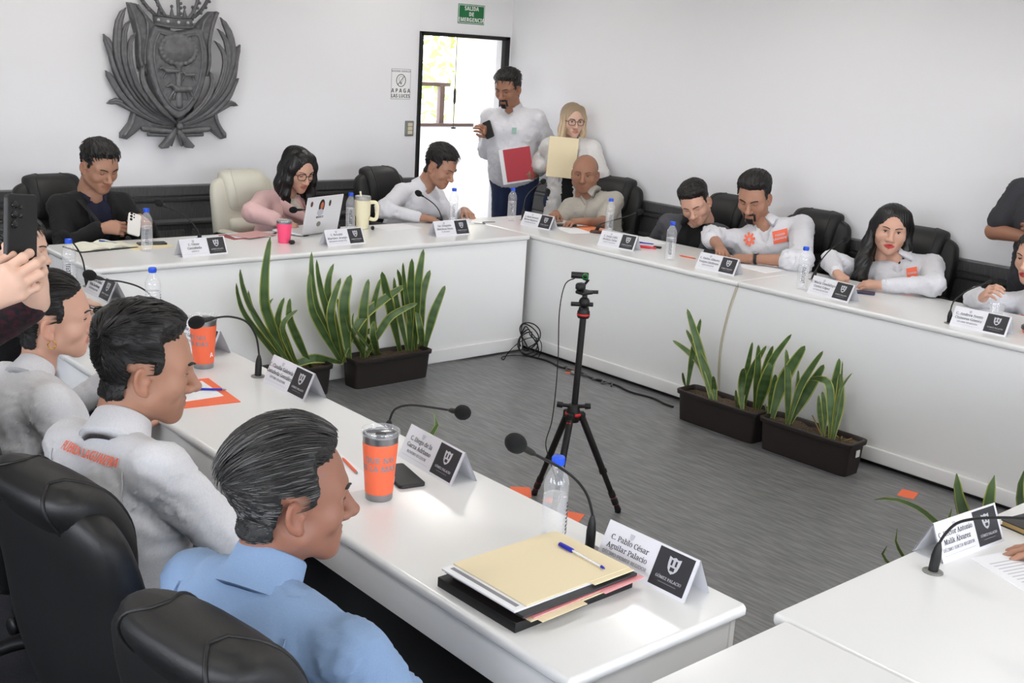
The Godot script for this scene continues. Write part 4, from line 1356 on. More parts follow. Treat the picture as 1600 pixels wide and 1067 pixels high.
func head_template(kind: String) -> MB:
	if heads.has(kind): return heads[kind]
	var w := kind == "woman"
	var f := Field.new()
	f.ell(Vector3(0, 0.036, -0.014), Vector3(0.0765, 0.084, 0.097), 0.02)
	f.ell(Vector3(0, -0.008, 0.026), Vector3(0.063 if w else 0.066, 0.092, 0.062), 0.03)
	var jw := 0.041 if w else 0.05
	for s in [-1.0, 1.0]:
		f.cap(Vector3(s * jw, -0.058, 0.004), Vector3(s * 0.012, -0.098, 0.058), 0.022, 0.016 if w else 0.019, 0.03)
		f.ell(Vector3(s * 0.04, -0.028, 0.052), Vector3(0.026, 0.024, 0.024), 0.025)
	f.ell(Vector3(0, -0.1, 0.068), Vector3(0.016 if w else 0.021, 0.014, 0.016), 0.022)
	# neck
	f.cap(Vector3(0, -0.06, -0.03), Vector3(0, -0.155, -0.038), 0.046 if w else 0.054, 0.047 if w else 0.058, 0.025)
	# brow
	var bs := 0.010 if w else 0.0125
	f.cap(Vector3(0.046, 0.019, 0.062), Vector3(0.012, 0.02, 0.079), bs, bs, 0.018)
	f.cap(Vector3(-0.046, 0.019, 0.062), Vector3(-0.012, 0.02, 0.079), bs, bs, 0.018)
	# sockets
	for s in [-1.0, 1.0]:
		f.cut_ell(Vector3(s * 0.032, 0.001, 0.097), Vector3(0.02, 0.0115, 0.019), 0.012)
	# nose
	f.cap(Vector3(0, 0.012, 0.081), Vector3(0, -0.034, 0.104 if w else 0.107), 0.0075, 0.0095 if w else 0.0115, 0.012)
	f.ell(Vector3(0, -0.037, 0.104 if w else 0.107), Vector3(0.0115 if w else 0.0135, 0.0105, 0.012), 0.008)
	for s in [-1.0, 1.0]:
		f.ell(Vector3(s * 0.0135, -0.041, 0.093), Vector3(0.0088, 0.0085, 0.0105), 0.008)
		f.cut_cap(Vector3(s * 0.0065, -0.05, 0.1), Vector3(s * 0.008, -0.043, 0.096), 0.003, 0.0022, 0.003)
	# mouth
	f.ell(Vector3(0, -0.07, 0.064), Vector3(0.033, 0.024, 0.024), 0.02)
	for s in [-1.0, 1.0]:
		f.cap(Vector3(s * 0.024, -0.0685, 0.078), Vector3(s * 0.004, -0.0635, 0.0882), 0.0028, 0.0046, 0.006)
		f.cap(Vector3(s * 0.021, -0.0712, 0.079), Vector3(0, -0.0752, 0.0862), 0.003, 0.0062, 0.006)
	f.cut_cap(Vector3(-0.026, -0.0698, 0.086), Vector3(0, -0.0692, 0.0955), 0.002, 0.0024, 0.003)
	f.cut_cap(Vector3(0.026, -0.0698, 0.086), Vector3(0, -0.0692, 0.0955), 0.002, 0.0024, 0.003)
	f.cut_cap(Vector3(0, -0.053, 0.097), Vector3(0, -0.059, 0.096), 0.003, 0.003, 0.004)
	# ears
	for s in [-1.0, 1.0]:
		var eb := Basis(Vector3.UP, -s * 0.45) * Basis(Vector3.RIGHT, -0.15)
		f.ell(Vector3(s * 0.079, -0.012, -0.016), Vector3(0.0075, 0.031, 0.0185), 0.006, eb)
		f.cut_ell(Vector3(s * 0.087, -0.008, -0.014), Vector3(0.007, 0.019, 0.0105), 0.005, eb)
		f.ell(Vector3(s * 0.0775, -0.035, -0.006), Vector3(0.006, 0.011, 0.009), 0.006, eb)
		f.ell(Vector3(s * 0.0775, -0.012, -0.001), Vector3(0.005, 0.007, 0.005), 0.005)
	var m := f.build(0.0031)
	# tint: lips, a little warmth on nose, ears and cheeks
	for i in m.v.size():
		var p := m.v[i]
		var c := Color(1, 1, 1)
		if p.z > 0.07 and absf(p.x) < 0.026:
			var e := pow(absf(p.x) / 0.025, 2.0)
			var d := absf(p.y + 0.0695) / (0.0115 * (1.0 - 0.75 * e))
			if d < 1.15 and e < 1.0: c = Color(1, 1, 1).lerp(Color(0.88, 0.72, 0.7), clampf((1.15 - d) * 5.0, 0, 1))
		if absf(p.x) > 0.08: c = Color(1.0, 0.9, 0.87)
		m.col[i] = c
	heads[kind] = m
	return m

func lips(m: MB, tint: Color) -> void:
	for i in m.v.size():
		var p := m.v[i]
		if p.z > 0.07 and absf(p.x) < 0.025:
			var e := pow(absf(p.x) / 0.025, 2.0)
			var d := absf(p.y + 0.0692) / (0.0112 * (1.0 - 0.75 * e))
			if d < 1.1: m.col[i] = m.col[i].lerp(tint, clampf((1.1 - d) * 6.0, 0, 1))

# one upper or lower eyelid: part of a ball round the eye, from the lid edge up (or down) into the socket
func lid(b: MB, c: Vector3, r: float, lo: float, hi: float, tint: Color) -> void:
	var ids := []
	b.c = tint
	for i in 6:
		var a := lerpf(lo, hi, i / 5.0)
		var ring := []
		for j in 13:
			var g := lerpf(-1.35, 1.35, j / 12.0)
			var d := Vector3(sin(g), 0, cos(g))
			var ax := Vector3(1, 0, 0)
			ring.append(c + Basis(ax, -a) * d * r if true else c)
		ids.append(ring)
	b.loft(ids, false, false)
	b.c = Color.WHITE

const EYE := 0.0122

func eye_at(s: float) -> Vector3:
	return Vector3(s * 0.0318, 0.0025, 0.0705)

# eyes, lids and brows as one builder; open in 0..1, look = yaw/pitch of the gaze
func add_face(root: Node3D, head: Transform3D, skin: MB, sp: Dictionary) -> void:
	var open: float = sp.get("open", 0.7)
	var look: Vector2 = sp.get("look", Vector2.ZERO)
	for s in [-1.0, 1.0]:
		var c := eye_at(s)
		var e := MB.new()
		e.ball(c, Vector3.ONE * EYE, 18, 24, Basis.from_euler(Vector3(look.y, look.x, 0)) * Basis(Vector3.RIGHT, PI / 2))
		for i in e.v.size():
			var d := Basis.from_euler(Vector3(look.y, look.x, 0)).inverse() * (e.v[i] - c) / EYE
			var r := acos(clampf(d.z, -1, 1))
			e.col[i] = Color(0.012, 0.009, 0.008) if r < 0.22 else (Color(0.05, 0.024, 0.012) if r < 0.5 else Color(0.62, 0.58, 0.55))
		part("eye", moved(e, head), M.eye, root)
		var l := MB.new()
		var tint := Color(0.93, 0.85, 0.82) if not sp.has("shadow") else Color(sp.shadow)
		lid(l, c, EYE * 1.09, lerpf(-0.5, 0.42, open), 1.5, tint)
		lid(l, c, EYE * 1.08, -1.5, lerpf(-0.52, -0.42, open), Color(0.96, 0.9, 0.88))
		l.nrm = l.normals()
		l.own_normals = true
		skin.add(l, head)
		# lashes along the upper edge
		var la := MB.new()
		var edge := lerpf(-0.5, 0.42, open)
		var pts := []
		for j in 9:
			var g := lerpf(-1.05, 1.05, j / 8.0)
			pts.append(c + Basis(Vector3.RIGHT, -edge) * Vector3(sin(g), 0, cos(g)) * EYE * 1.12)
		la.tube(pts, [0.0004, 0.0008, 0.001, 0.001, 0.001, 0.001, 0.001, 0.0008, 0.0004] if not sp.get("makeup", false) else [0.0008, 0.0014, 0.0018, 0.0018, 0.0018, 0.0018, 0.0018, 0.0014, 0.0008], 5)
		part("lashes", moved(la, head), M.dark_hair, root)
		var bw := MB.new()
		var thick: float = sp.get("brow", 0.0045)
		for k in 7:
			var bp := []
			for j in 5:
				var u := (k + j * 0.55) / 8.2
				bp.append(surf(Vector3(s * lerpf(0.012, 0.05, u), 0.0185 + 0.006 * sin(u * 2.4) + 0.0015 * (j - 2) * 0.3, lerpf(0.088, 0.06, u * u)), 0.001))
			bw.tube(bp, [thick * 0.4, thick * 0.8, thick, thick * 0.8, thick * 0.2], 6, true, 0.5)
		part("eyebrow", moved(bw, head), sp.get("brow_mat", M.dark_hair), root)

# nearest head-surface vertex along z for a face point (pushed out by d)
var surf_from: MB
func surf(p: Vector3, d: float) -> Vector3:
	if surf_from == null: return p
	var best := 1e9
	var at := p
	for i in surf_from.v.size():
		var q := surf_from.v[i]
		if q.z < 0.02: continue
		var e := (q.x - p.x) * (q.x - p.x) + (q.y - p.y) * (q.y - p.y)
		if e < best:
			best = e
			at = Vector3(p.x, p.y, q.z) + surf_from.nrm[i] * d
	return at

# ------------------------------------------------------------------ hair
func on_ear(p: Vector3) -> bool:
	return absf(p.x) > 0.073 and p.y < 0.026 and p.z < 0.006 and p.z > -0.045

func hair_line(p: Vector3, st: Dictionary) -> float:
	# > 0 where hair grows; a rough distance in metres
	var ax := absf(p.x)
	var front: float = st.get("front", 0.078)     # height of the hairline over the forehead
	var temple: float = st.get("temple", 0.03)    # how far back the temples run
	var nape: float = st.get("nape", -0.075)
	var fz := p.z + 0.0
	# forehead: the hairline falls from "front" at the middle to the temple
	var line := front - 0.35 * maxf(ax - 0.03, 0.0) * (1.0 if st.get("recede", false) == false else -0.8)
	var a := p.y - line
	if fz >= temple: a = minf(a, 0.03)
	temple += 0.006 * sin((p.y - 0.01) * 55.0)
	if fz < temple:
		# side of the head: sideburn in front of the ear, over the ear, down to the nape behind
		var low := 0.028
		if fz > temple - 0.02: low = lerpf(0.03, st.get("burn", 0.006), smoothstep(temple - 0.02, temple - 0.014, fz))
		elif fz < -0.03: low = lerpf(0.028, nape + 0.35 * maxf(ax - 0.035, 0.0), smoothstep(-0.03, -0.045, fz))
		var b := minf(p.y - low, (temple - fz) * 1.0)
		var h := maxf(0.014 - absf(a - b), 0.0)
		a = maxf(a, b) + h * h / 0.056
	return a + 0.0018 * sin(p.y * 410.0 + p.x * 130.0) * sin(p.z * 370.0)

func hair_cap(tpl: MB, st: Dictionary) -> MB:
	var m := MB.new()
	m.own_normals = false
	var map := PackedInt32Array()
	map.resize(tpl.v.size())
	map.fill(-1)
	var nz := FastNoiseLite.new()
	nz.seed = st.get("seed", 3)
	nz.frequency = 38.0
	var top: float = st.get("top", 0.018)
	var side: float = st.get("side", 0.006)
	var sweep: Vector3 = st.get("sweep", Vector3(0, 0, 0))
	var hv := PackedFloat32Array()
	hv.resize(tpl.v.size())
	for i in tpl.v.size():
		var p := tpl.v[i]
		# ears stay clear
		hv[i] = -1.0 if on_ear(p) or p.y < -0.1 else hair_line(p, st)
		if hv[i] > -0.005:
			var s := hv[i]
			var u := clampf((p.y - 0.035) / 0.06, 0.0, 1.0)
			var t := lerpf(side, top, u * u * (3 - 2 * u))
			t *= smoothstep(-0.004, st.get("edge", 0.014) if p.y > 0.04 else 0.005, s)
			var wav := nz.get_noise_3d(p.x * 1.6, p.y, p.z * 0.5)
			map[i] = m.vert(p + tpl.nrm[i] * (t * (1.0 + 0.28 * wav) - 0.0012) + sweep * t * u)
	for i in range(0, tpl.idx.size(), 3):
		var a := map[tpl.idx[i]]
		var b := map[tpl.idx[i + 1]]
		var c := map[tpl.idx[i + 2]]
		if a >= 0 and b >= 0 and c >= 0:
			m.idx.append(a); m.idx.append(b); m.idx.append(c)
	return m

# locks that lie on the cap: short tubes that follow the flow of the hair
func hair_locks(tpl: MB, st: Dictionary, n: int) -> MB:
	var r := RandomNumberGenerator.new()
	r.seed = st.get("seed", 3)
	var m := MB.new()
	var top: float = st.get("top", 0.018)
	var side: float = st.get("side", 0.006)
	var len: float = st.get("lock", 0.035)
	var grey: float = st.get("grey", 0.0)
	var base: Color = st.get("color", Color(0.01, 0.008, 0.007))
	var flow: Callable = st.get("flow", func(p: Vector3) -> Vector3: return Vector3(p.x * 4.0, -0.2 - 3.0 * maxf(0.05 - p.y, 0.0), 0.5 + p.z * 2.0))
	var cand := PackedInt32Array()
	for i in tpl.v.size():
		var p := tpl.v[i]
		if on_ear(p) or p.y < -0.1: continue
		if hair_line(p, st) > 0.0: cand.append(i)
	var cen := Vector3(0, 0.02, -0.012)
	for k in n:
		var i := cand[r.randi() % cand.size()]
		var p := tpl.v[i]
		var nn := tpl.nrm[i]
		var u := clampf((p.y - 0.035) / 0.06, 0.0, 1.0)
		var s := hair_line(p, st)
		var t: float = lerpf(side, top, u * u * (3 - 2 * u)) * smoothstep(-0.004, st.get("edge", 0.014) if p.y > 0.04 else 0.005, s)
		var d: Vector3 = flow.call(p)
		d = (d - nn * d.dot(nn)).normalized()
		var l := len * r.randf_range(0.6, 1.2) * (0.45 + 0.55 * u)
		var pts := []
		var q := p + nn * (t * 1.0)
		var lift := r.randf_range(0.0, st.get("messy", 0.25))
		for j in 5:
			pts.append(q)
			var rad := (q - cen).normalized()
			d = (d - rad * d.dot(rad) * (1.0 - lift)).normalized()
			q += d * l / 4.0
		var g := Color(1, 1, 1)
		var where := grey * (1.0 + 1.2 * clampf((0.03 - p.y) / 0.05, -0.6, 1.0) * (1.0 if p.z > -0.05 else 0.2))
		var sh := r.randf_range(0.6, 1.5)
		g = Color(base.r * sh, base.g * sh, base.b * sh)
		if r.randf() < where: g = g.lerp(Color(0.2, 0.2, 0.2), r.randf_range(0.2, 0.85))
		m.c = g
		var w: float = st.get("width", 0.0022)
		m.tube(pts, [w * 0.5, w, w, w * 0.7, w * 0.15], 5, true, 0.6)
	return m

# long hair: chains of balls falling from the crown, meshed together, with strands laid over
func long_hair(st: Dictionary) -> MB:
	var f := Field.new()
	var th: float = st.get("vol", 0.013)
	f.ell(Vector3(0, 0.038, -0.018), Vector3(0.0765 + th, 0.084 + th, 0.097 + th), 0.02)
	for c in st.chains:
		f.chain(c[0], c[1], 0.022)
	# keep the face clear
	f.cut_ell(Vector3(0, -0.02, 0.105), Vector3(0.057, 0.108, 0.075), 0.012)
	for s in [-1.0, 1.0]:
		f.cut_cap(Vector3(s * 0.03, -0.04, 0.10), Vector3(s * 0.03, -0.12, 0.09), 0.045, 0.045, 0.01)
	f.cut_cap(Vector3(0, -0.11, 0.03), Vector3(0, -0.2, 0.03), 0.045, 0.05, 0.01)
	return f.build(0.0052)

# ------------------------------------------------------------------ hands
# right hand, wrist at the origin, fingers towards +z, palm towards -y, thumb on the -x side for a right hand seen from above
var hands := {}
func hand_template(pose: String) -> MB:
	if hands.has(pose): return hands[pose]
	var f := Field.new()
	f.cap(Vector3(-0.001, 0, -0.016), Vector3(0, 0, 0.005), 0.0235, 0.024, 0.012)
	f.cap(Vector3(0, 0, 0), Vector3(-0.022, 0.001, 0.075), 0.019, 0.0135, 0.014)
	f.cap(Vector3(0.004, 0, 0), Vector3(-0.004, 0.002, 0.082), 0.018, 0.0135, 0.012)
	f.cap(Vector3(0.008, 0, 0), Vector3(0.013, 0.001, 0.08), 0.018, 0.013, 0.012)
	f.cap(Vector3(0.012, 0, 0), Vector3(0.03, -0.002, 0.072), 0.017, 0.012, 0.012)
	f.cap(Vector3(-0.018, -0.006, 0.02), Vector3(-0.03, -0.012, 0.045), 0.017, 0.014, 0.014)
	var curl := {"flat": [0.12, 0.15, 0.1], "rest": [0.35, 0.5, 0.35], "grip": [0.85, 1.15, 0.6], "fist": [1.2, 1.5, 0.8], "hold": [0.5, 0.8, 0.5], "point": [0.25, 0.35, 0.2]}
	var cu: Array = curl[pose]
	var fx := [-0.0235, -0.0045, 0.0135, 0.03]
	var fz := [0.075, 0.082, 0.08, 0.071]
	var fl := [[0.04, 0.025, 0.02], [0.045, 0.028, 0.021], [0.042, 0.026, 0.02], [0.033, 0.02, 0.018]]
	var fr := [0.0094, 0.0096, 0.0092, 0.0082]
	for i in 4:
		var p := Vector3(fx[i], 0.001 if i < 3 else -0.001, fz[i])
		var a := 0.0
		var sp: float = [-0.13, -0.03, 0.06, 0.16][i] * (1.0 - cu[0] * 0.7)
		var k := 1.0
		if pose == "point": k = 0.4 if i == 0 else 2.2
		for j in 3:
			a += cu[j] * k * (1.0 + 0.08 * i)
			var d := Vector3(sin(sp) * cos(a), -sin(a), cos(a) * cos(sp))
			var q: Vector3 = p + d * fl[i][j]
			var r0: float = fr[i] * [1.0, 0.92, 0.85][j]
			f.cap(p, q, r0, r0 * [0.93, 0.9, 0.82][j], 0.005)
			p = q
	# thumb
	var tp := Vector3(-0.03, -0.01, 0.04)
	var td: Array = {"flat": [Vector3(-0.6, -0.1, 0.75), Vector3(-0.4, -0.1, 0.9)], "rest": [Vector3(-0.5, -0.35, 0.75), Vector3(-0.1, -0.4, 0.9)], "grip": [Vector3(-0.25, -0.75, 0.6), Vector3(0.35, -0.6, 0.75)], "fist": [Vector3(0.0, -0.7, 0.65), Vector3(0.75, -0.35, 0.5)], "hold": [Vector3(-0.35, -0.65, 0.7), Vector3(0.1, -0.5, 0.85)], "point": [Vector3(-0.3, -0.5, 0.8), Vector3(0.1, -0.3, 0.9)]}[pose]
	var t1: Vector3 = tp + (td[0] as Vector3).normalized() * 0.034
	var t2: Vector3 = t1 + (td[1] as Vector3).normalized() * 0.028
	f.cap(tp, t1, 0.0125, 0.0105, 0.008)
	f.cap(t1, t2, 0.0105, 0.0085, 0.004)
	var m := f.build(0.0027)
	hands[pose] = m
	return m

func skin(called: String, c: Color) -> StandardMaterial3D:
	var m := mat(called, c, 0.52)
	m.vertex_color_use_as_albedo = true
	m.subsurf_scatter_enabled = true
	m.subsurf_scatter_strength = 0.06
	tri_tex(m, null, noise_tex("simplex", 0.15, 4, null, 2.0, 256, 11), Vector3(14, 14, 14), false, 0.12)
	return m

func people_materials() -> void:
	skin("skin_test", Color(0.72, 0.5, 0.39))
	var e := mat("eye", Color.WHITE, 0.12)
	e.vertex_color_use_as_albedo = true
	mat("dark_hair", Color(0.035, 0.028, 0.026), 0.55)
	var h := mat("hair_locks", Color.WHITE, 0.42)
	h.vertex_color_use_as_albedo = true
# ------------------------------------------------------------------ people
func dirv(deg: float) -> Vector3:
	return Vector3(sin(deg_to_rad(deg)), 0, cos(deg_to_rad(deg)))

func ik(s: Vector3, w: Vector3, l1: float, l2: float, pole: Vector3) -> Vector3:
	var d := w - s
	var l := minf(d.length(), (l1 + l2) * 0.985)
	var u := d.normalized()
	var a := (l1 * l1 - l2 * l2 + l * l) / (2.0 * l)
	var h := sqrt(maxf(l1 * l1 - a * a, 0.0))
	var n := (pole - u * pole.dot(u)).normalized()
	return s + u * a + n * h

# relief of cloth: folds along and across, deeper where "deep" is near
func crumple(m: MB, amp: float, seed_: int, spots: Array) -> void:
	var n := FastNoiseLite.new()
	n.seed = seed_
	n.noise_type = FastNoiseLite.TYPE_SIMPLEX_SMOOTH
	n.frequency = 10.0
	n.fractal_type = FastNoiseLite.FRACTAL_RIDGED
	n.fractal_octaves = 1
	var w := FastNoiseLite.new()
	w.seed = seed_ + 1
	w.frequency = 5.0
	w.noise_type = FastNoiseLite.TYPE_SIMPLEX_SMOOTH
	for i in m.v.size():
		var p := m.v[i]
		var k := 0.4
		for s in spots: k += 1.5 * exp(-(p - s).length_squared() / 0.010)
		# folds run slantwise: the domain is squeezed along a direction that wanders
		var t := w.get_noise_3dv(p) * 0.09
		var q := n.get_noise_3d(p.x * 0.4 + t, (p.y + (p.x + p.z) * 0.45 + t) * 1.7, p.z * 0.4 - t)
		m.v[i] = p + m.nrm[i] * (amp * minf(k, 1.7) * maxf(q - 0.1, -0.35))
	m.nrm = m.normals()

# how far the cloth stands out in front (or behind) at x, y of a frame
class Relief:
	var g := {}
	var fr: Transform3D
	var sgn := 1.0
	const C := 0.012
	func _init(m: MB, frame: Transform3D, s: float, arms := []) -> void:
		fr = frame
		sgn = s
		var inv := frame.affine_inverse()
		for p in m.v:
			var q := inv * p
			if absf(q.x) > 0.3 or q.z * s < -0.04: continue
			var skip := false
			for a in arms:
				var c := Geometry3D.get_closest_point_to_segment(p, a[0], a[1])
				if c.distance_squared_to(p) < 0.0046: skip = true
			if skip: continue
			var k := Vector2i(roundi(q.x / C), roundi(q.y / C))
			g[k] = maxf(g.get(k, -1.0), q.z * s)
	func z(x: float, y: float) -> float:
		var fx := x / C
		var fy := y / C
		var s := 0.0
		var w := 0.0
		for i in range(-1, 3):
			for j in range(-1, 3):
				var k := Vector2i(floori(fx) + i, floori(fy) + j)
				if g.has(k):
					var e := exp(-((k.x - fx) * (k.x - fx) + (k.y - fy) * (k.y - fy)) * 1.1)
					s += g[k] * e
					w += e
		return s / w if w > 0.0 else 0.1
	func at(x: float, y: float, d: float) -> Vector3:
		return fr * Vector3(x, y, sgn * (z(x, y) + d))
	func lay(m: MB, d: float) -> MB:
		var o := MB.new()
		o.add(m)
		for i in o.v.size():
			var p := o.v[i]
			o.v[i] = at(p.x * sgn, p.y, d + p.z)
		return o
	func patch(x0: float, x1: float, y0: float, y1: float, d: float, n := 8) -> MB:
		var m := MB.new()
		var rings := []
		for i in n + 1:
			var r := []
			for j in n + 1: r.append(at(lerpf(x0, x1, i / float(n)), lerpf(y0, y1, j / float(n)), d))
			rings.append(r)
		var back := []
		m.loft(rings, false, false)
		return m

func collar(frame: Transform3D, r: float, open_deg: float, leaf: float, spread := 1.0, stand := 0.032) -> MB:
	var m := MB.new()
	var rings := []
	var n := 36
	for i in n + 1:
		var u := i / float(n)
		var a := deg_to_rad(lerpf(open_deg, 360.0 - open_deg, u))
		var d := Vector3(sin(a), 0, cos(a))
		var e := minf(u, 1.0 - u) * 2.0           # 0 at the front tips
		var tip := pow(1.0 - smoothstep(0.0, 0.24, e), 1.3)
		var flat := Vector3(1.0, 1, 0.92)
		var dp := (leaf + 0.016) * (1.0 + 0.55 * tip)
		var out := 0.014 + 0.010 * spread + 0.02 * tip * spread
		var lo := -0.05 - 0.02 * tip
		rings.append([
			frame * (d * flat * (r + 0.0005) + Vector3.UP * (lo)),
			frame * (d * flat * (r - 0.003) + Vector3.UP * (stand - 0.012 * tip)),
			frame * (d * flat * (r + 0.001) + Vector3.UP * (stand + 0.004 - 0.012 * tip)),
			frame * (d * flat * (r + 0.005) + Vector3.UP * (stand - 0.012 * tip)),
			frame * (d * flat * (r + out * 0.6) + Vector3.UP * (stand - dp * 0.5)),
			frame * (d * flat * (r + out) + Vector3.UP * (stand - dp)),
			frame * (d * flat * (r + out - 0.003) + Vector3.UP * (stand - dp + 0.001))])
	m.loft(rings, true, true)
	return m

func person(sp: Dictionary) -> Node3D:
	var root := thing("person", sp.label, "person", sp.at)
	var o: Vector3 = -sp.at
	var woman: bool = sp.get("kind", "man") == "woman"
	var hy: float = sp.head_yaw
	var f := dirv(sp.yaw)
	var left := Vector3.UP.cross(f)
	var H: Vector3 = sp.head + o
	var hs: float = sp.get("hs", 1.0)
	var hb := Basis(Vector3.UP, deg_to_rad(hy)) * Basis(Vector3.RIGHT, deg_to_rad(sp.get("pitch", 0.0))) * Basis(Vector3.BACK, deg_to_rad(sp.get("roll", 0.0)))
	var ht := Transform3D(hb.scaled(Vector3.ONE * hs), H)
	var N: Vector3 = sp.neck + o if sp.has("neck") else H + hb * Vector3(0, -0.145, -0.035) * hs - f * 0.015
	var P: Vector3 = sp.pelvis + o
	var up := (N - P).normalized()
	var tf := (f - up * f.dot(up)).normalized()
	var tl := up.cross(tf)
	var L := (N - P).length()
	var tb := Basis(tl, up, tf)
	var T := Transform3D(tb, P)
	var sw: float = sp.get("sw", 0.158 if woman else 0.178)
	var gi: float = sp.get("girth", 1.0)
	var pt := func(x: float, t: float, z: float) -> Vector3: return T * Vector3(x, t * L, z)
	var S := {}
	var E := {}
	var W := {}
	for k in ["L", "R"]:
		var s := 1.0 if k == "L" else -1.0
		S[k] = pt.call(s * sw, (L - 0.08) / L, -0.008) + Vector3(sp.get("sh_" + k, Vector3.ZERO))
		W[k] = sp.get("wrist_" + k, S[k] - o + f * 0.2 - Vector3.UP * 0.4) + o
		E[k] = sp["elbow_" + k] + o if sp.has("elbow_" + k) else ik(S[k], W[k], 0.285, 0.25, sp.get("pole_" + k, tl * s * 0.6 - Vector3.UP * 1.0 - f * 0.35))
		if (W[k] - E[k]).length() > 0.33: W[k] = E[k] + (W[k] - E[k]).normalized() * 0.33
	var cell: float = sp.get("cell", 0.0125)
	# skin: neck, chest and forearms, then head and hands from finer grids
	var sk := Field.new()
	var nk := ht * Vector3(0, -0.115, -0.034)
	var nr := (0.045 if woman else 0.055) * hs
	sk.chain([pt.call(0, 0.86, -0.01), pt.call(0, 0.97, -0.005), nk], [0.055, nr * 1.0, nr], 0.03)
	for s in [-1.0, 1.0]:
		sk.cap(pt.call(s * 0.02, (L - 0.075) / L, -0.01), pt.call(s * (sw - 0.03), (L - 0.105) / L, -0.01), 0.037, 0.035, 0.03)
		sk.cap(pt.call(s * 0.055, 0.6, 0.01), pt.call(s * 0.06, (L - 0.13) / L, 0.0), 0.092 * gi, 0.078 * gi, 0.04)
	if woman:
		for s in [-1.0, 1.0]: sk.ell(pt.call(s * 0.07, 0.68, 0.085), Vector3(0.055, 0.06, 0.05), 0.03)
	var sleeve: String = sp.get("sleeve", "long")
	for k in ["L", "R"]:
		if sp.get("no_" + k, false): continue
		if sleeve != "long": sk.cap(S[k], E[k], 0.045 * gi, 0.04, 0.03)
		sk.cap(E[k], W[k], (0.031 if sleeve == "long" else (0.034 if woman else 0.0415)) * sqrt(gi), 0.0225 if woman else 0.0255, 0.02)
	var skinb := sk.build(0.0085)
	var tpl := head_template("woman" if woman else "man")
	var hd := MB.new()
	hd.own_normals = true
	hd.add(tpl)
	# face shape of this person: width, jaw, nose, cheeks
	var wd: float = sp.get("wide", 1.0)
	var jaw: float = sp.get("jaw", 1.0)
	var nose: float = sp.get("nose", 1.0)
	var smile: float = sp.get("smile", 0.45)
	for i in hd.v.size():
		var p := hd.v[i]
		var low := smoothstep(0.0, -0.09, p.y) * smoothstep(-0.05, 0.02, p.z)
		p.x *= wd * lerpf(1.0, jaw, low)
		if p.z > 0.08: p.z = 0.08 + (p.z - 0.08) * lerpf(1.0, nose, smoothstep(0.02, 0.0, absf(p.x)) * smoothstep(-0.055, -0.03, p.y))
		var ax := absf(p.x)
		if p.z > 0.045 and p.y < -0.045 and p.y > -0.095:
			var k := smoothstep(0.006, 0.026, ax) * smoothstep(0.05, 0.03, ax) * (1.0 - absf(p.y + 0.069) / 0.026)
			p.y += smile * 0.0055 * maxf(k, 0.0)
			p.x += signf(p.x) * smile * 0.003 * maxf(k, 0.0)
		hd.v[i] = p
	hd.nrm = hd.normals()
	if sp.has("lips"): lips(hd, sp.lips)
	if sp.has("stubble"):
		for i in hd.v.size():
			var p := hd.v[i]
			if p.y < -0.03 and p.z > 0.0 and p.y > -0.12:
				var k := smoothstep(-0.03, -0.06, p.y + (0.03 if absf(p.x) > 0.04 else 0.0)) * smoothstep(-0.005, 0.02, p.z)
				if p.z > 0.085 and absf(p.y + 0.069) < 0.009: k *= 0.2
				hd.col[i] = hd.col[i].lerp(Color(0.5, 0.45, 0.43), k * float(sp.stubble))
	surf_from = hd
	add_face(root, ht, skinb, sp.get("face", {}))
	skinb.add(hd, ht)
	for k in ["L", "R"]:
		if not sp.has("hand_" + k): continue
		var h: Array = sp["hand_" + k]            # [pose, finger direction, back-of-hand direction]
		var z: Vector3 = (h[1] as Vector3).normalized()
		var y: Vector3 = (h[2] as Vector3)
		y = (y - z * y.dot(z)).normalized()
		var x := y.cross(z) * (1.0 if k == "L" else -1.0)
		var hsz := 0.92 if woman else 1.03
		skinb.add(hand_template(h[0]), Transform3D(Basis(x * hsz, y * hsz, z * hsz), W[k] + z * 0.012))
	part("body", skinb, sp.skin, root)
	# hair
	if sp.has("hair"):
		var st: Dictionary = sp.hair
		var hm: Material = sp.get("hair_mat", M.dark_hair)
		var hw := ht * Transform3D(Basis().scaled(Vector3(wd, 1, 1)), Vector3.ZERO)
		if st.has("chains"):
			var lh := long_hair(st)
			lh.nrm = lh.nrm
			for i in lh.v.size():
				var p := lh.v[i]
				var a := atan2(p.x, p.z + 0.02)
				lh.v[i] = p + lh.nrm[i] * 0.0016 * sin(a * 46.0 + 5.0 * sin(p.y * 20.0) + p.y * 16.0)
			lh.nrm = lh.normals()
			if st.has("tint"):
				for i in lh.v.size(): lh.col[i] = st.tint.call(lh.v[i])
			part("hair", moved(lh, hw), hm, root)
		else:
			part("hair", moved(hair_cap(hd, st), ht), hm, root)
		if st.get("locks", 420) > 0:
			part("hair_locks", moved(hair_locks(hd, st, st.get("locks", 420)), ht), M.hair_locks, root).set_meta("kind", "stuff")
	if sp.has("beard"): part("beard", moved(beard(hd, sp.beard), ht), M.dark_hair, root)
	if sp.has("glasses"): glasses(root, ht, sp.glasses)
	# upper garment
	var es: float = sp.get("ease", 0.006)
	var hipw := (0.165 if not woman else 0.16) * gi
	var belly: float = sp.get("belly", 0.0)
	var dd := [0.108 * gi, 0.102 * gi + belly * 0.5, 0.108 * gi, 0.085 * gi]
	var ww := [hipw, (0.148 if not woman else 0.126) * gi, (0.17 if not woman else 0.145) * gi, (0.15 if not woman else 0.128) * gi]
	var spots := []
	for k in ["L", "R"]:
		if sp.get("no_" + k, false): continue
		if sleeve != "short": spots.append(E[k])
		spots.append(S[k] - up * 0.1)
	for i in 3: spots.append(pt.call(-0.1 + i * 0.1, 0.15, 0.08))
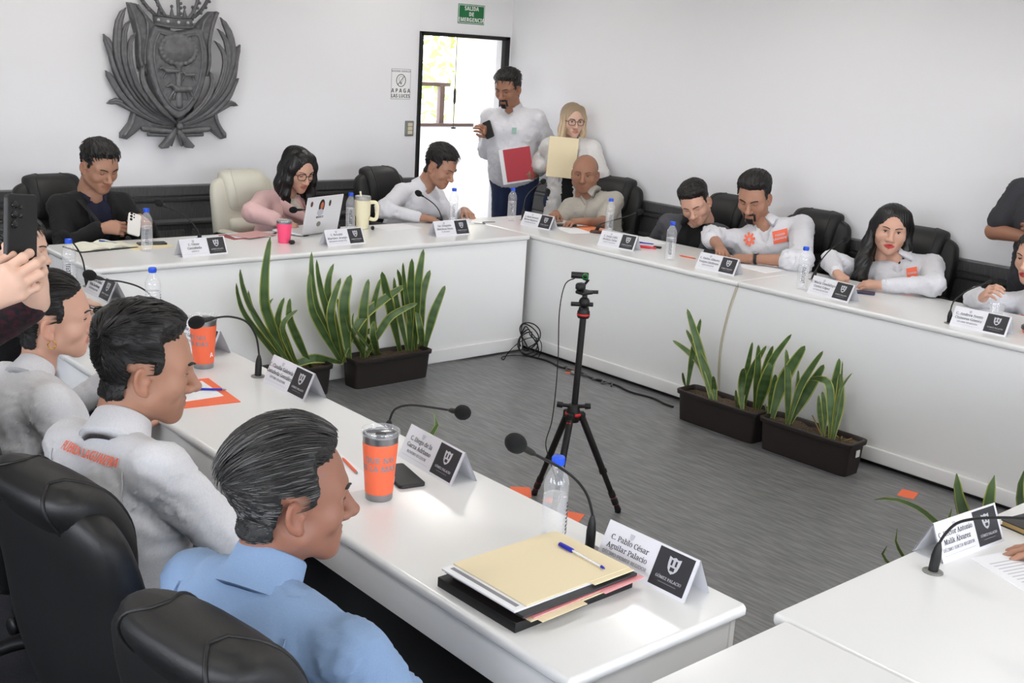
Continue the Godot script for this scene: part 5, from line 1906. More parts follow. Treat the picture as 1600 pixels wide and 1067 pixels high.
	var shape := func(ez: float, slv: String, hem: float, upto: float) -> Field:
		var q := Field.new()
		var tt := [hem, 0.36, 0.66, (L - 0.12) / L]
		for s in [-1.0, 1.0]:
			var pp := []
			var rr := []
			for i in 4:
				pp.append(pt.call(s * maxf(ww[i] - dd[i], 0.02), tt[i], 0.01 if i < 3 else -0.002))
				rr.append(dd[i] + ez)
			q.chain(pp, rr, 0.05)
			q.cap(pt.call(s * 0.02, (L - 0.05) / L, -0.012), S[k_of(s)] + up * 0.004, 0.04 + ez, 0.047 * gi + ez, 0.03)
			if s > 0.0: q.chain([pt.call(0, (L - 0.15) / L, -0.012), pt.call(0, (L - 0.035) / L, -0.01)], [0.075 + ez, nr + 0.008 + ez * 0.3], 0.025)
			q.cap(pt.call(s * 0.03, (L - 0.02) / L, -0.018), S[k_of(s)] - tl * s * 0.04 + up * 0.0, 0.03 + ez, 0.038 + ez, 0.03)
		if belly > 0.0: q.ell(pt.call(0, 0.3, 0.06), Vector3(0.12, 0.13, 0.09 + belly), 0.05, tb)
		if woman:
			for s in [-1.0, 1.0]: q.ell(pt.call(s * 0.072, 0.69, 0.085), Vector3(0.068, 0.07, 0.06) + Vector3.ONE * (ez - 0.012), 0.04, tb)
		for k in ["L", "R"]:
			if sp.get("no_" + k, false): continue
			var ra := 0.051 * gi + ez * 0.8
			var e: Vector3 = E[k]
			if slv == "short":
				q.cap(S[k], S[k].lerp(e, 0.72), ra, 0.053 * gi + ez, 0.03)
			else:
				q.cap(S[k], e, ra, 0.041 * gi + ez, 0.03)
				var end: Vector3 = e.lerp(W[k], 0.22 if slv == "rolled" else upto)
				q.cap(e, end, 0.040 * gi + ez, (0.042 * gi if slv == "rolled" else 0.03) + ez, 0.02)
		return q
	var g: Field = shape.call(es, sleeve, sp.get("hem", 0.02), 0.93)
	# neck opening
	var open: float = sp.get("open", 0.07)
	g.cut_cap(pt.call(0, 1.0, 0.0), nk + (nk - N) * 0.6, nr + 0.001, nr + 0.01, 0.008)
	if open > 0.0:
		g.cut_cap(pt.call(0, 1.0, 0.075), pt.call(0, 1.0 - open / L * 1.0 - 0.06, 0.135), nr * 0.6, 0.003, 0.006)
	var cl := g.build(cell)
	crumple(cl, sp.get("crumple", 0.007), int(absf(sp.at.x * 91 + sp.at.z * 37)), spots)
	var gm: Material = sp.top
	var gname: String = sp.get("top_name", "shirt")
	var top := part(gname, cl, gm, root)
	var arms := []
	for k in ["L", "R"]: arms.append_array([[E[k], W[k]], [S[k].lerp(E[k], 0.45), E[k]]])
	var front := Relief.new(cl, T, 1.0, arms)
	var nax: Vector3 = (nk - pt.call(0, 0.93, -0.01)).normalized()
	var cz: Vector3 = (tf - nax * tf.dot(nax)).normalized()
	var cf := Transform3D(Basis(nax.cross(cz), nax, cz), pt.call(0, (L - 0.012 + float(sp.get("collar_up", 0.0))) / L, -0.002))
	cf = cf * Transform3D(Basis(Vector3.RIGHT, 0.12), Vector3.ZERO)
	if sp.get("collar", true):
		part("collar", collar(cf, nr + 0.0075, sp.get("collar_open", 24.0), sp.get("leaf", 0.042), sp.get("spread", 1.0)), sp.get("collar_mat", gm), root)
	if sp.get("placket", true):
		var lo: float = sp.get("placket_to", 0.1)
		var hi: float = 0.9 - open / L
		part("placket", front.patch(-0.014, 0.014, lo * L, hi * L, 0.004, 14), gm, top)
		for i in 5: 
			var y := lerpf(hi * L - 0.01, lo * L + 0.03, i / 4.0)
			var b := MB.new()
			b.ball(front.at(0, y, 0.0055), Vector3(0.0045, 0.0045, 0.0025), 10, 6, tb)
			part("button", b, sp.get("button_mat", M.pale_print), top)
	for k in ["L", "R"]:
		if sp.get("no_" + k, false) or sleeve == "short": continue
		var e: Vector3 = E[k]
		var cend: Vector3 = e.lerp(W[k], 0.24 if sleeve == "rolled" else 0.95)
		var cst: Vector3 = e.lerp(W[k], 0.06 if sleeve == "rolled" else 0.74)
		var rad := 0.043 * gi + es + 0.003 if sleeve == "rolled" else 0.032 + es * 0.9
		var cu := MB.new()
		cu.tube([cst, cst.lerp(cend, 0.1), cend.lerp(cst, 0.05), cend, cend.lerp(cst, 0.04), cst.lerp(cend, 0.6)], [rad * 0.98, rad, rad * (1.0 if sleeve == "rolled" else 0.95), rad * 0.94, rad * 0.9, rad * 0.86], 18, false)
		part("cuff", cu, gm, root)
	if sp.has("jacket"):
		var jk: Dictionary = sp.jacket
		var j: Field = shape.call(es + 0.012, "long", jk.get("hem", 0.0), jk.get("upto", 0.9))
		j.cut_cap(pt.call(0, 0.99, 0.0), nk + (nk - N) * 0.6, nr + 0.012, nr + 0.026, 0.01)
		var vy: float = jk.get("v", 0.35)          # how far down the fronts meet
		var vw: float = jk.get("vw", 0.055)
		j.cut_cap(pt.call(0, 0.98, 0.11), pt.call(0, vy, 0.2), vw, jk.get("vw2", 0.012), 0.01)
		if jk.get("open", false): j.cut_cap(pt.call(0, vy, 0.2), pt.call(0, -0.05, 0.2), jk.get("vw2", 0.012), jk.get("vw3", 0.04), 0.01)
		var jm := j.build(cell)
		crumple(jm, jk.get("crumple", 0.006), 77, spots)
		var jp := part(jk.get("name", "blazer"), jm, jk.mat, root)
		var rl := Relief.new(jm, T, 1.0)
		for s in [-1.0, 1.0]:
			var lp := MB.new()
			var rings := []
			for i in 13:
				var u := i / 12.0
				var y := lerpf(0.97, vy + 0.02, u)
				var xi := lerpf(nr + 0.012, jk.get("vw2", 0.012) + 0.006, pow(u, 0.8))
				var wdt: float = jk.get("lapel", 0.055) * sin(PI * clampf(0.3 + 0.62 * u, 0.0, 0.97)) * (0.55 if u > 0.28 and u < 0.36 else 1.0)
				var r := []
				for q in [[0.0, 0.001], [0.0, 0.005], [0.5, 0.0075], [1.0, 0.006], [1.0, 0.001]]:
					var z := rl.z(s * (xi + wdt * q[0]), y * L)
					r.append(T * Vector3(s * (xi + wdt * q[0]), y * L, z + q[1]))
				rings.append(r)
			lp.loft(rings, true, false)
			part("lapel", lp, jk.mat, jp)
		var bb := MB.new()
		bb.ball(rl.at(0.012, (vy - 0.02) * L, 0.006), Vector3(0.008, 0.008, 0.004), 12, 6, tb)
		part("button", bb, M.black_plastic, jp)
	# lower garment and shoes
	var legs: String = sp.get("legs", "sit")
	if legs != "none":
		var lg := Field.new()
		var sh := MB.new()
		var kn := {}
		for k in ["L", "R"]:
			var s := 1.0 if k == "L" else -1.0
			var hip: Vector3 = P + left * s * 0.085 - Vector3.UP * 0.02
			var knee: Vector3
			var ank: Vector3
			if legs == "sit":
				knee = hip + f * 0.40 + left * s * 0.05 + Vector3.UP * 0.0
				knee.y = maxf(knee.y, 0.0 + 0.5)
				ank = Vector3(knee.x, 0.1, knee.z) + f * sp.get("foot", -0.02)
			else:
				knee = hip + f * 0.02 + left * s * 0.01
				knee.y = hip.y * 0.53
				ank = Vector3(hip.x, 0.1, hip.z) + left * s * 0.03
			lg.cap(P + left * s * 0.06, hip, 0.115 * gi, 0.105 * gi, 0.05)
			lg.cap(hip, knee, 0.088 * gi, 0.062, 0.03)
			lg.cap(knee, ank, 0.062, 0.045, 0.02)
			var sf := Field.new()
			sf.cap(ank - Vector3.UP * 0.055 - f * 0.03, ank - Vector3.UP * 0.062 + f * 0.14, 0.04, 0.032, 0.02)
			sf.cap(ank - Vector3.UP * 0.055, ank + Vector3.UP * 0.0, 0.04, 0.045, 0.02)
			sf.build(0.012, sh)
		var lm := lg.build(0.015)
		crumple(lm, 0.005, 5, [])
		part("trousers", lm, sp.get("trousers", M.cloth_black), root)
		part("shoes", sh, M.black_plastic, root)
	root.set_meta("frame", T)
	info = {"T": T, "L": L, "front": front, "cloth": cl, "root": root, "S": S, "E": E, "W": W, "top": top, "ht": ht, "nr": nr, "cf": cf, "pt": pt, "hd": hd}
	return root

var info := {}

func k_of(s: float) -> String:
	return "L" if s > 0.0 else "R"

func beard(hd: MB, kind: String) -> MB:
	var m := MB.new()
	var map := PackedInt32Array()
	map.resize(hd.v.size())
	map.fill(-1)
	for i in hd.v.size():
		var p := hd.v[i]
		var ax := absf(p.x)
		var s := -1.0
		if p.z > 0.05:
			s = minf(minf(p.y + 0.0625, -0.051 - p.y), 0.026 - ax)                       # moustache
			if kind != "moustache":
				s = maxf(s, minf(minf(p.y + 0.118, -0.082 - p.y), 0.02 - ax))              # chin
			if kind == "circle":
				s = maxf(s, minf(minf(p.y + 0.1, -0.056 - p.y), minf(ax - 0.0235, 0.033 - ax)))
		if s > -0.003:
			var t := smoothstep(-0.003, 0.004, s) * 0.004
			map[i] = m.vert(p + hd.nrm[i] * (t * (0.8 + 0.4 * sin(p.x * 900.0) * sin(p.y * 700.0)) - 0.001))
	for i in range(0, hd.idx.size(), 3):
		var a := map[hd.idx[i]]
		var b := map[hd.idx[i + 1]]
		var c := map[hd.idx[i + 2]]
		if a >= 0 and b >= 0 and c >= 0:
			m.idx.append(a); m.idx.append(b); m.idx.append(c)
	return m

func glasses(root: Node3D, ht: Transform3D, m: Material) -> void:
	var b := MB.new()
	for s in [-1.0, 1.0]:
		var ring := []
		for i in 21:
			var g := TAU * i / 20
			var c := cos(g)
			var d := sin(g)
			ring.append(ht * (Vector3(s * 0.034, -0.002, 0.096) + Vector3(signf(c) * pow(absf(c), 0.7) * 0.0255, signf(d) * pow(absf(d), 0.7) * 0.02, -0.012 * pow(s * c * 0.5 + 0.5, 2.0))))
		b.tube(ring, 0.0021, 6, false)
		b.tube([ht * Vector3(s * 0.059, 0.004, 0.086), ht * Vector3(s * 0.076, 0.006, 0.06), ht * Vector3(s * 0.081, 0.006, -0.01), ht * Vector3(s * 0.08, -0.008, -0.025)], 0.002, 6)
	b.tube([ht * Vector3(-0.011, 0.003, 0.098), ht * Vector3(0, 0.006, 0.1), ht * Vector3(0.011, 0.003, 0.098)], 0.002, 6)
	part("glasses", b, m, root)
func cloth(called: String, c: Color, rough := 0.9, weave := 90.0) -> StandardMaterial3D:
	var m := mat(called, c, rough)
	tri_tex(m, M.cloth_tone, M.cloth_weave, Vector3.ONE * (weave / 8.0), false, 0.25)
	m.rim_enabled = true
	m.rim = 0.15
	return m

func cast_materials() -> void:
	M["cloth_tone"] = noise_tex("simplex", 0.05, 5, [[0.0, 1.0], [Color(0.93, 0.93, 0.93), Color(1, 1, 1)]], 0.0, 256, 21)
	M["cloth_weave"] = noise_tex("simplex", 0.12, 3, null, 5.0, 256, 22)
	cloth("cloth_black", Color(0.05, 0.05, 0.055))
	cloth("cloth_navy", Color(0.09, 0.11, 0.2))
	cloth("cloth_white", Color(0.86, 0.86, 0.88))
	cloth("cloth_white_warm", Color(0.84, 0.84, 0.85))
	cloth("cloth_pink", Color(0.88, 0.73, 0.72))
	cloth("cloth_cream", Color(0.88, 0.85, 0.8))
	cloth("cloth_beige", Color(0.7, 0.68, 0.64))
	cloth("cloth_grey", Color(0.3, 0.3, 0.32))
	cloth("cloth_charcoal", Color(0.2, 0.2, 0.22))
	cloth("cloth_jeans", Color(0.12, 0.17, 0.3), 0.9, 160.0)
	cloth("cloth_denim", Color(0.5, 0.6, 0.73), 0.92, 160.0)
	cloth("cloth_magenta", Color(0.38, 0.06, 0.16))
	cloth("cloth_knit", Color(0.86, 0.85, 0.84), 0.95, 50.0)
	skin("skin_tan", Color(0.66, 0.485, 0.395))
	skin("skin_brown", Color(0.6, 0.425, 0.335))
	skin("skin_light", Color(0.79, 0.615, 0.53))
	skin("skin_fair", Color(0.83, 0.68, 0.6))
	skin("skin_red", Color(0.56, 0.385, 0.31))
	var bl := mat("blond_hair", Color.WHITE, 0.5)
	bl.vertex_color_use_as_albedo = true
	mat("grey_hair", Color(0.1, 0.1, 0.1), 0.6)
	mat("soft_black_hair", Color(0.02, 0.018, 0.018), 0.38)
	mat("brown_brow", Color(0.16, 0.1, 0.07), 0.7)
	mat("gold", Color(0.85, 0.65, 0.3), 0.25, 1.0)
	mat("coral_print", Color(0.96, 0.45, 0.33), 0.85)

func patch_text(txt: String, size: float, x: float, y: float, m: Material, r: Relief, par: Node, tilt := 0.0, font := "Droid Sans", lift := 0.0105) -> void:
	var t := text_mb(txt, size, font, 0.0003, HORIZONTAL_ALIGNMENT_CENTER, true)
	part("lettering", r.lay(moved(t, Transform3D(Basis(Vector3.BACK, tilt), Vector3(x, y, 0))), lift), m, par)

func watch(e: Vector3, w: Vector3, m: Material, par: Node, face := true) -> void:
	var a := e.lerp(w, 0.93)
	var d := (w - e).normalized()
	var b := MB.new()
	b.tube([a - d * 0.009, a - d * 0.008, a + d * 0.008, a + d * 0.009], [0.029, 0.0315, 0.031, 0.0285], 20, false)
	part("wrist_band", b, m, par)
	if face:
		b = MB.new()
		var s := d.cross(Vector3.RIGHT).normalized()
		if s.y < 0: s = -s
		b.tube([a + s * 0.028, a + s * 0.036, a + s * 0.037], [0.017, 0.017, 0.014], 18)
		part("watch_face", b, M.steel, par)

func build_people() -> void:
	people_materials()
	cast_materials()
	seated_back_row()
	standing_pair()
	right_row()
	left_row()

func seated_back_row() -> void:
	# man in the black blazer
	var fl := func(p: Vector3) -> Vector3: return Vector3(p.x * 3.0, -0.25 - 6.0 * maxf(0.05 - p.y, 0.0), 0.6 + p.z * 3.0)
	person({"label": "seated man in a black blazer over a navy shirt, looking down at his white phone", "at": Vector3(-2.36, 0, -1.2), "head": Vector3(-2.335, 1.12, -1.06), "hs": 1.12, "head_yaw": 12.0, "pitch": 22.0, "yaw": 4.0,
		"neck": Vector3(-2.345, 0.955, -1.15), "pelvis": Vector3(-2.36, 0.5, -1.24), "girth": 1.08, "skin": M.skin_tan, "wide": 1.02, "jaw": 1.04,
		"face": {"open": 0.12, "brow": 0.005}, "hair": {"top": 0.022, "side": 0.006, "front": 0.08, "flow": fl, "seed": 4}, "crumple": 0.003, "top": M.cloth_navy, "open": 0.1, "collar_open": 32.0,
		"wrist_R": Vector3(-2.44, 0.815, -0.80), "wrist_L": Vector3(-2.165, 0.815, -0.82), "hand_R": ["hold", Vector3(0.75, 0.05, 0.35), Vector3(-0.3, 0.5, 0.9)], "hand_L": ["grip", Vector3(-0.55, 0.35, 0.45), Vector3(0.4, 0.5, 0.8)],
		"jacket": {"mat": M.cloth_black, "v": 0.3, "vw": 0.075, "vw2": 0.05, "vw3": 0.05, "open": true}, "trousers": M.cloth_black})
	phone("smartphone", "white phone with three lenses held by the man in the black blazer", Transform3D(Basis.from_euler(Vector3(-0.5, 0.15, -0.38)), Vector3(-2.285, 0.84, -0.715)), mat("white_case", Color(0.86, 0.85, 0.83), 0.35), Vector3(0.072, 0.13, 0.009), true)
	# woman in pink
	person({"label": "seated woman with long dark hair and glasses in a pale pink blazer", "kind": "woman", "at": Vector3(-1.16, 0, -1.2), "head": Vector3(-1.075, 1.075, -1.04), "hs": 1.08, "head_yaw": 6.0, "pitch": 20.0, "yaw": 6.0,
		"neck": Vector3(-1.1, 0.925, -1.12), "pelvis": Vector3(-1.15, 0.5, -1.24), "skin": M.skin_light, "face": {"open": 0.15, "brow": 0.0038, "makeup": true}, "lips": Color(0.8, 0.45, 0.42), "glasses": M.black_plastic,
		"hair_mat": M.soft_black_hair, "hair": {"locks": 0, "vol": 0.011, "chains": [
			[[Vector3(0.05, 0.08, 0.03), Vector3(0.074, 0.03, 0.03), Vector3(0.084, -0.05, 0.035), Vector3(0.088, -0.13, 0.05), Vector3(0.078, -0.2, 0.075)], [0.03, 0.028, 0.03, 0.03, 0.022]],
			[[Vector3(-0.05, 0.08, 0.03), Vector3(-0.074, 0.03, 0.03), Vector3(-0.084, -0.05, 0.035), Vector3(-0.088, -0.13, 0.05), Vector3(-0.078, -0.2, 0.075)], [0.03, 0.028, 0.03, 0.03, 0.022]],
			[[Vector3(0, 0.06, -0.08), Vector3(0, -0.04, -0.09), Vector3(0, -0.16, -0.08)], [0.05, 0.06, 0.05]],
			[[Vector3(0.06, 0.0, -0.04), Vector3(0.07, -0.1, -0.03), Vector3(0.07, -0.18, 0.0)], [0.04, 0.045, 0.035]],
			[[Vector3(-0.06, 0.0, -0.04), Vector3(-0.07, -0.1, -0.03), Vector3(-0.07, -0.18, 0.0)], [0.04, 0.045, 0.035]]]},
		"top": M.cloth_cream, "top_name": "blouse", "collar": false, "placket": false, "open": 0.15,
		"wrist_R": Vector3(-1.38, 0.81, -0.76), "wrist_L": Vector3(-1.13, 0.81, -0.78), "elbow_R": Vector3(-1.46, 0.84, -0.92), "hand_R": ["rest", Vector3(0.45, -0.1, 0.8), Vector3(-0.2, 1, 0.1)], "hand_L": ["rest", Vector3(-0.3, -0.1, 0.9), Vector3(0.1, 1, 0.1)],
		"jacket": {"mat": M.cloth_pink, "v": 0.25, "vw": 0.06, "vw2": 0.03, "vw3": 0.05, "open": true, "lapel": 0.05, "crumple": 0.004}, "trousers": M.cloth_pink})
	# man in white by the door
	var r := person({"label": "seated man in a white shirt writing at the back table beside the door", "at": Vector3(-0.12, 0, -1.2), "head": Vector3(0.0, 1.085, -0.97), "hs": 1.12, "head_yaw": 22.0, "pitch": 26.0, "yaw": 14.0,
		"neck": Vector3(-0.06, 0.945, -1.07), "pelvis": Vector3(-0.16, 0.5, -1.24), "girth": 1.1, "skin": M.skin_tan, "wide": 1.03, "jaw": 1.08, "face": {"open": 0.12, "brow": 0.005},
		"hair": {"top": 0.026, "side": 0.007, "front": 0.08, "flow": fl, "seed": 9}, "top": M.cloth_white, "open": 0.09, "collar_open": 30.0, "crumple": 0.009,
		"wrist_R": Vector3(-0.39, 0.795, -0.66), "wrist_L": Vector3(0.09, 0.80, -0.80), "elbow_R": Vector3(-0.56, 0.83, -0.83), "hand_R": ["rest", Vector3(0.95, -0.1, 0.35), Vector3(0, 1, 0.1)], "hand_L": ["rest", Vector3(-0.25, -0.15, 0.9), Vector3(0.1, 1, 0.2)]})
	watch(info.E.R, info.W.R, M.black_plastic, r, false)
	part("chest_mark", info.front.lay(moved(text_mb("▬", 0.02), xf(Vector3(0.1, 0.31, 0))), 0.008), M.cloth_navy, info.top)

func standing_pair() -> void:
	var fl := func(p: Vector3) -> Vector3: return Vector3(p.x * 3.0, -0.2 - 5.0 * maxf(0.05 - p.y, 0.0), 0.5 + p.z * 3.0)
	var r := person({"label": "standing man with goatee in white shirt and dark jeans, holding a red folder", "at": Vector3(1.15, 0, -1.52), "head": Vector3(1.01, 1.6, -1.49), "hs": 1.1, "head_yaw": -70.0, "pitch": 18.0, "yaw": -66.0,
		"neck": Vector3(1.09, 1.45, -1.52), "pelvis": Vector3(1.15, 0.93, -1.52), "girth": 1.16, "sw": 0.2, "belly": 0.04, "collar_up": 0.02, "skin": M.skin_brown, "face": {"open": 0.35, "brow": 0.005}, "beard": "circle", "wide": 1.02,
		"hair": {"top": 0.028, "side": 0.007, "front": 0.08, "flow": fl, "seed": 12, "color": Color(0.02, 0.016, 0.014)}, "top": M.cloth_white, "open": 0.08, "collar_open": 28.0, "ease": 0.015, "hem": 0.04, "legs": "stand", "trousers": M.cloth_jeans,
		"wrist_R": Vector3(0.93, 1.235, -1.6), "elbow_R": Vector3(1.05, 1.1, -1.76), "wrist_L": Vector3(1.2, 0.975, -1.3), "elbow_L": Vector3(1.38, 1.12, -1.32),
		"hand_R": ["hold", Vector3(-0.6, 0.35, 0.3), Vector3(-0.1, 0.3, 1.0)], "hand_L": ["grip", Vector3(-0.9, -0.1, 0.15), Vector3(0.1, 0.35, 1.0)]})
	watch(info.E.L, info.W.L, M.steel, r)
	part("chest_mark", info.front.lay(moved(text_mb("▲", 0.05), xf(Vector3(0.09, 0.37, 0))), 0.009), mat("mint_print", Color(0.6, 0.72, 0.68), 0.9), info.top)
	phone("smartphone", "dark phone in the raised hand of the standing man", Transform3D(Basis.from_euler(Vector3(-0.3, -1.2, 0.5)), Vector3(0.885, 1.285, -1.55)), M.black_plastic, Vector3(0.07, 0.14, 0.009))
	var t := thing("folder", "red folder with white papers held against the standing man's hip", "folder", Vector3(1.04, 0.93, -1.33))
	t.rotation = Vector3(-0.05, -0.62, 0.2)
	var b := MB.new()
	b.bx(Vector3(0.01, 0.11, 0.004), Vector3(0.21, 0.25, 0.004), 0.001)
	part("cover", b, mat("crimson_card", Color(0.7, 0.13, 0.2), 0.5), t)
	b = MB.new()
	b.bx(Vector3(-0.015, 0.105, -0.004), Vector3(0.225, 0.27, 0.009), 0.001)
	part("papers", b, M.paper, t)
	# woman with the folder
	var bt := func(p: Vector3) -> Color:
		var k := clampf(0.5 + 0.5 * sin(atan2(p.x, p.z) * 31.0 + p.y * 9.0), 0.0, 1.0)
		var root := smoothstep(-0.02, 0.1, p.y)
		return Color(0.42, 0.3, 0.18).lerp(Color(0.62, 0.48, 0.32), k).lerp(Color(0.2, 0.14, 0.09), root * 0.75)
	r = person({"label": "standing woman with long blond hair and glasses, holding a manila folder against the wall", "kind": "woman", "at": Vector3(1.27, 0, -1.02), "head": Vector3(1.25, 1.4, -1.0), "hs": 1.02, "head_yaw": -24.0, "pitch": 4.0, "yaw": -48.0,
		"neck": Vector3(1.27, 1.265, -1.02), "pelvis": Vector3(1.28, 0.8, -1.02), "skin": M.skin_fair, "face": {"open": 0.85, "brow": 0.0035, "brow_mat": M.brown_brow}, "lips": Color(0.78, 0.42, 0.42), "glasses": M.black_plastic,
		"hair_mat": M.blond_hair, "hair": {"locks": 0, "vol": 0.01, "tint": bt, "chains": [
			[[Vector3(0.05, 0.08, 0.03), Vector3(0.074, 0.02, 0.02), Vector3(0.082, -0.08, 0.01), Vector3(0.085, -0.2, 0.02)], [0.03, 0.026, 0.028, 0.02]],
			[[Vector3(-0.05, 0.08, 0.03), Vector3(-0.074, 0.03, 0.03), Vector3(-0.084, -0.06, 0.03), Vector3(-0.09, -0.16, 0.06), Vector3(-0.09, -0.27, 0.1), Vector3(-0.085, -0.33, 0.11)], [0.03, 0.028, 0.03, 0.032, 0.03, 0.015]],
			[[Vector3(0, 0.06, -0.08), Vector3(0, -0.04, -0.085), Vector3(0, -0.2, -0.08)], [0.05, 0.055, 0.04]]]},
		"crumple": 0.002, "top": M.cloth_black, "top_name": "blouse", "collar": false, "placket": false, "open": 0.03, "legs": "stand", "trousers": M.cloth_jeans, "hem": 0.1, "ease": 0.014,
		"wrist_R": Vector3(1.13, 1.045, -1.17), "elbow_R": Vector3(1.2, 1.03, -1.3), "wrist_L": Vector3(1.22, 1.02, -0.84), "elbow_L": Vector3(1.33, 1.02, -0.74),
		"hand_R": ["grip", Vector3(0.3, -0.1, 0.9), Vector3(-0.8, 0.5, 0.2)], "hand_L": ["hold", Vector3(-0.5, 0.05, -0.75), Vector3(-0.5, -0.4, 0.5)],
		"jacket": {"mat": M.cloth_knit, "name": "cardigan", "v": 0.4, "vw": 0.06, "vw2": 0.07, "vw3": 0.09, "open": true, "lapel": 0.03, "hem": -0.28}})
	t = thing("folder", "manila folder hugged by the woman with blond hair", "folder", Vector3(1.09, 1.0, -0.92))
	t.rotation = Vector3(-0.12, -0.78, -0.03)
	b = MB.new()
	b.bx(Vector3(0, 0.135, 0.0), Vector3(0.22, 0.30, 0.012), 0.002)
	part("cover", b, M.manila, t)

func right_row() -> void:
	var fl := func(p: Vector3) -> Vector3: return Vector3(p.x * 3.0, -0.2 - 5.0 * maxf(0.05 - p.y, 0.0), 0.5 + p.z * 3.0)
	# bald man
	person({"label": "seated bald man in a beige polo shirt at the right table, looking at the viewer", "at": Vector3(1.06, 0, -0.46), "head": Vector3(0.98, 1.06, -0.55), "hs": 1.1, "head_yaw": -52.0, "pitch": 4.0, "yaw": -70.0,
		"neck": Vector3(1.01, 0.92, -0.52), "pelvis": Vector3(1.1, 0.5, -0.44), "girth": 1.12, "sw": 0.18, "belly": 0.02, "collar_up": 0.01, "skin": M.skin_brown, "wide": 1.06, "jaw": 1.1, "nose": 1.05, "face": {"open": 0.55, "brow": 0.0035}, "stubble": 0.3,
		"hair": {"top": 0.0015, "side": 0.0028, "front": 0.112, "temple": -0.004, "locks": 0, "burn": 0.01}, "top": M.cloth_beige, "top_name": "polo_shirt", "sleeve": "short", "open": 0.08, "collar_open": 22.0, "placket_to": 0.62,
		"wrist_R": Vector3(0.64, 0.8, -0.46), "wrist_L": Vector3(0.6, 0.8, -0.12), "elbow_L": Vector3(0.84, 0.76, -0.2), "hand_R": ["rest", Vector3(-0.7, 0, 0.6), Vector3(0, 1, 0)], "hand_L": ["rest", Vector3(-0.8, 0, -0.3), Vector3(0, 1, 0)]})
	# laughing man
	person({"label": "laughing man in a grey jacket over a black shirt, leaning over beside the mustached man", "at": Vector3(1.02, 0, 0.46), "head": Vector3(0.92, 1.0, 0.545), "hs": 1.06, "smile": 1.8, "head_yaw": -62.0, "pitch": 28.0, "roll": 16.0, "yaw": -62.0,
		"neck": Vector3(0.975, 0.885, 0.515), "pelvis": Vector3(1.06, 0.47, 0.42), "girth": 1.02, "skin": M.skin_light, "wide": 1.06, "jaw": 1.08, "face": {"open": 0.15, "brow": 0.004},
		"hair": {"top": 0.03, "side": 0.004, "front": 0.078, "flow": func(p: Vector3) -> Vector3: return Vector3(0.4 * signf(-p.x) - 2.0 * p.x, 0.5, 0.4), "seed": 15, "messy": 0.7, "color": Color(0.025, 0.02, 0.018)}, "crumple": 0.003, "top": M.cloth_black, "open": 0.12, "collar_open": 34.0, "button_mat": M.black_plastic,
		"wrist_R": Vector3(0.72, 0.6, 0.24), "wrist_L": Vector3(0.8, 0.62, 0.72), "jacket": {"mat": M.cloth_grey, "v": 0.2, "vw": 0.085, "vw2": 0.06, "vw3": 0.05, "open": true}})
	# mustached man
	var r := person({"label": "seated man with mustache in a white shirt with coral prints, sleeves rolled, reading down", "at": Vector3(1.04, 0, 1.2), "head": Vector3(0.95, 1.095, 0.98), "hs": 1.17, "head_yaw": -70.0, "pitch": 24.0, "yaw": -62.0,
		"neck": Vector3(1.01, 0.94, 1.04), "pelvis": Vector3(1.12, 0.48, 1.16), "girth": 1.18, "sw": 0.205, "skin": M.skin_tan, "wide": 1.0, "jaw": 1.05, "face": {"open": 0.12, "brow": 0.0055}, "beard": "circle", "stubble": 0.35,
		"hair": {"top": 0.028, "side": 0.007, "front": 0.082, "flow": func(p: Vector3) -> Vector3: return Vector3(p.x * 2.0, 0.3 - 5.0 * maxf(0.06 - p.y, 0.0), -0.8), "seed": 21}, "top": M.cloth_white, "sleeve": "rolled", "open": 0.1, "collar_open": 30.0, "crumple": 0.01, "ease": 0.016,
		"wrist_R": Vector3(0.66, 0.80, 0.99), "elbow_R": Vector3(0.80, 0.83, 0.80), "wrist_L": Vector3(0.56, 0.795, 1.31), "elbow_L": Vector3(0.68, 0.815, 1.56), "hand_R": ["rest", Vector3(-0.65, -0.1, 0.7), Vector3(0, 1, 0.2)], "hand_L": ["rest", Vector3(-0.35, -0.05, -0.9), Vector3(-0.3, 1, 0)]})
	watch(info.E.L, info.W.L, M.black_plastic, r)
	var fr: Relief = info.front
	part("print_panel", fr.patch(0.05, 0.14, 0.375, 0.445, 0.008), M.coral_print, info.top)
	patch_text("FUERZA\nLAGUNERA", 0.0165, 0.095, 0.41, M.cloth_white, fr, info.top)
	var st := MB.new()
	st.own_normals = true
	for i in 8:
		var a := TAU * i / 8
		var ray := MB.new()
		ray.bx(Vector3(0.024, 0, 0), Vector3(0.028, 0.013, 0.0004), 0.0001)
		ray.nrm = ray.normals()
		ray.own_normals = true
		st.add(ray, Transform3D(Basis(Vector3.BACK, a), Vector3(-0.095, 0.43, 0)))
	part("star_print", fr.lay(st, 0.008), M.coral_print, info.top)
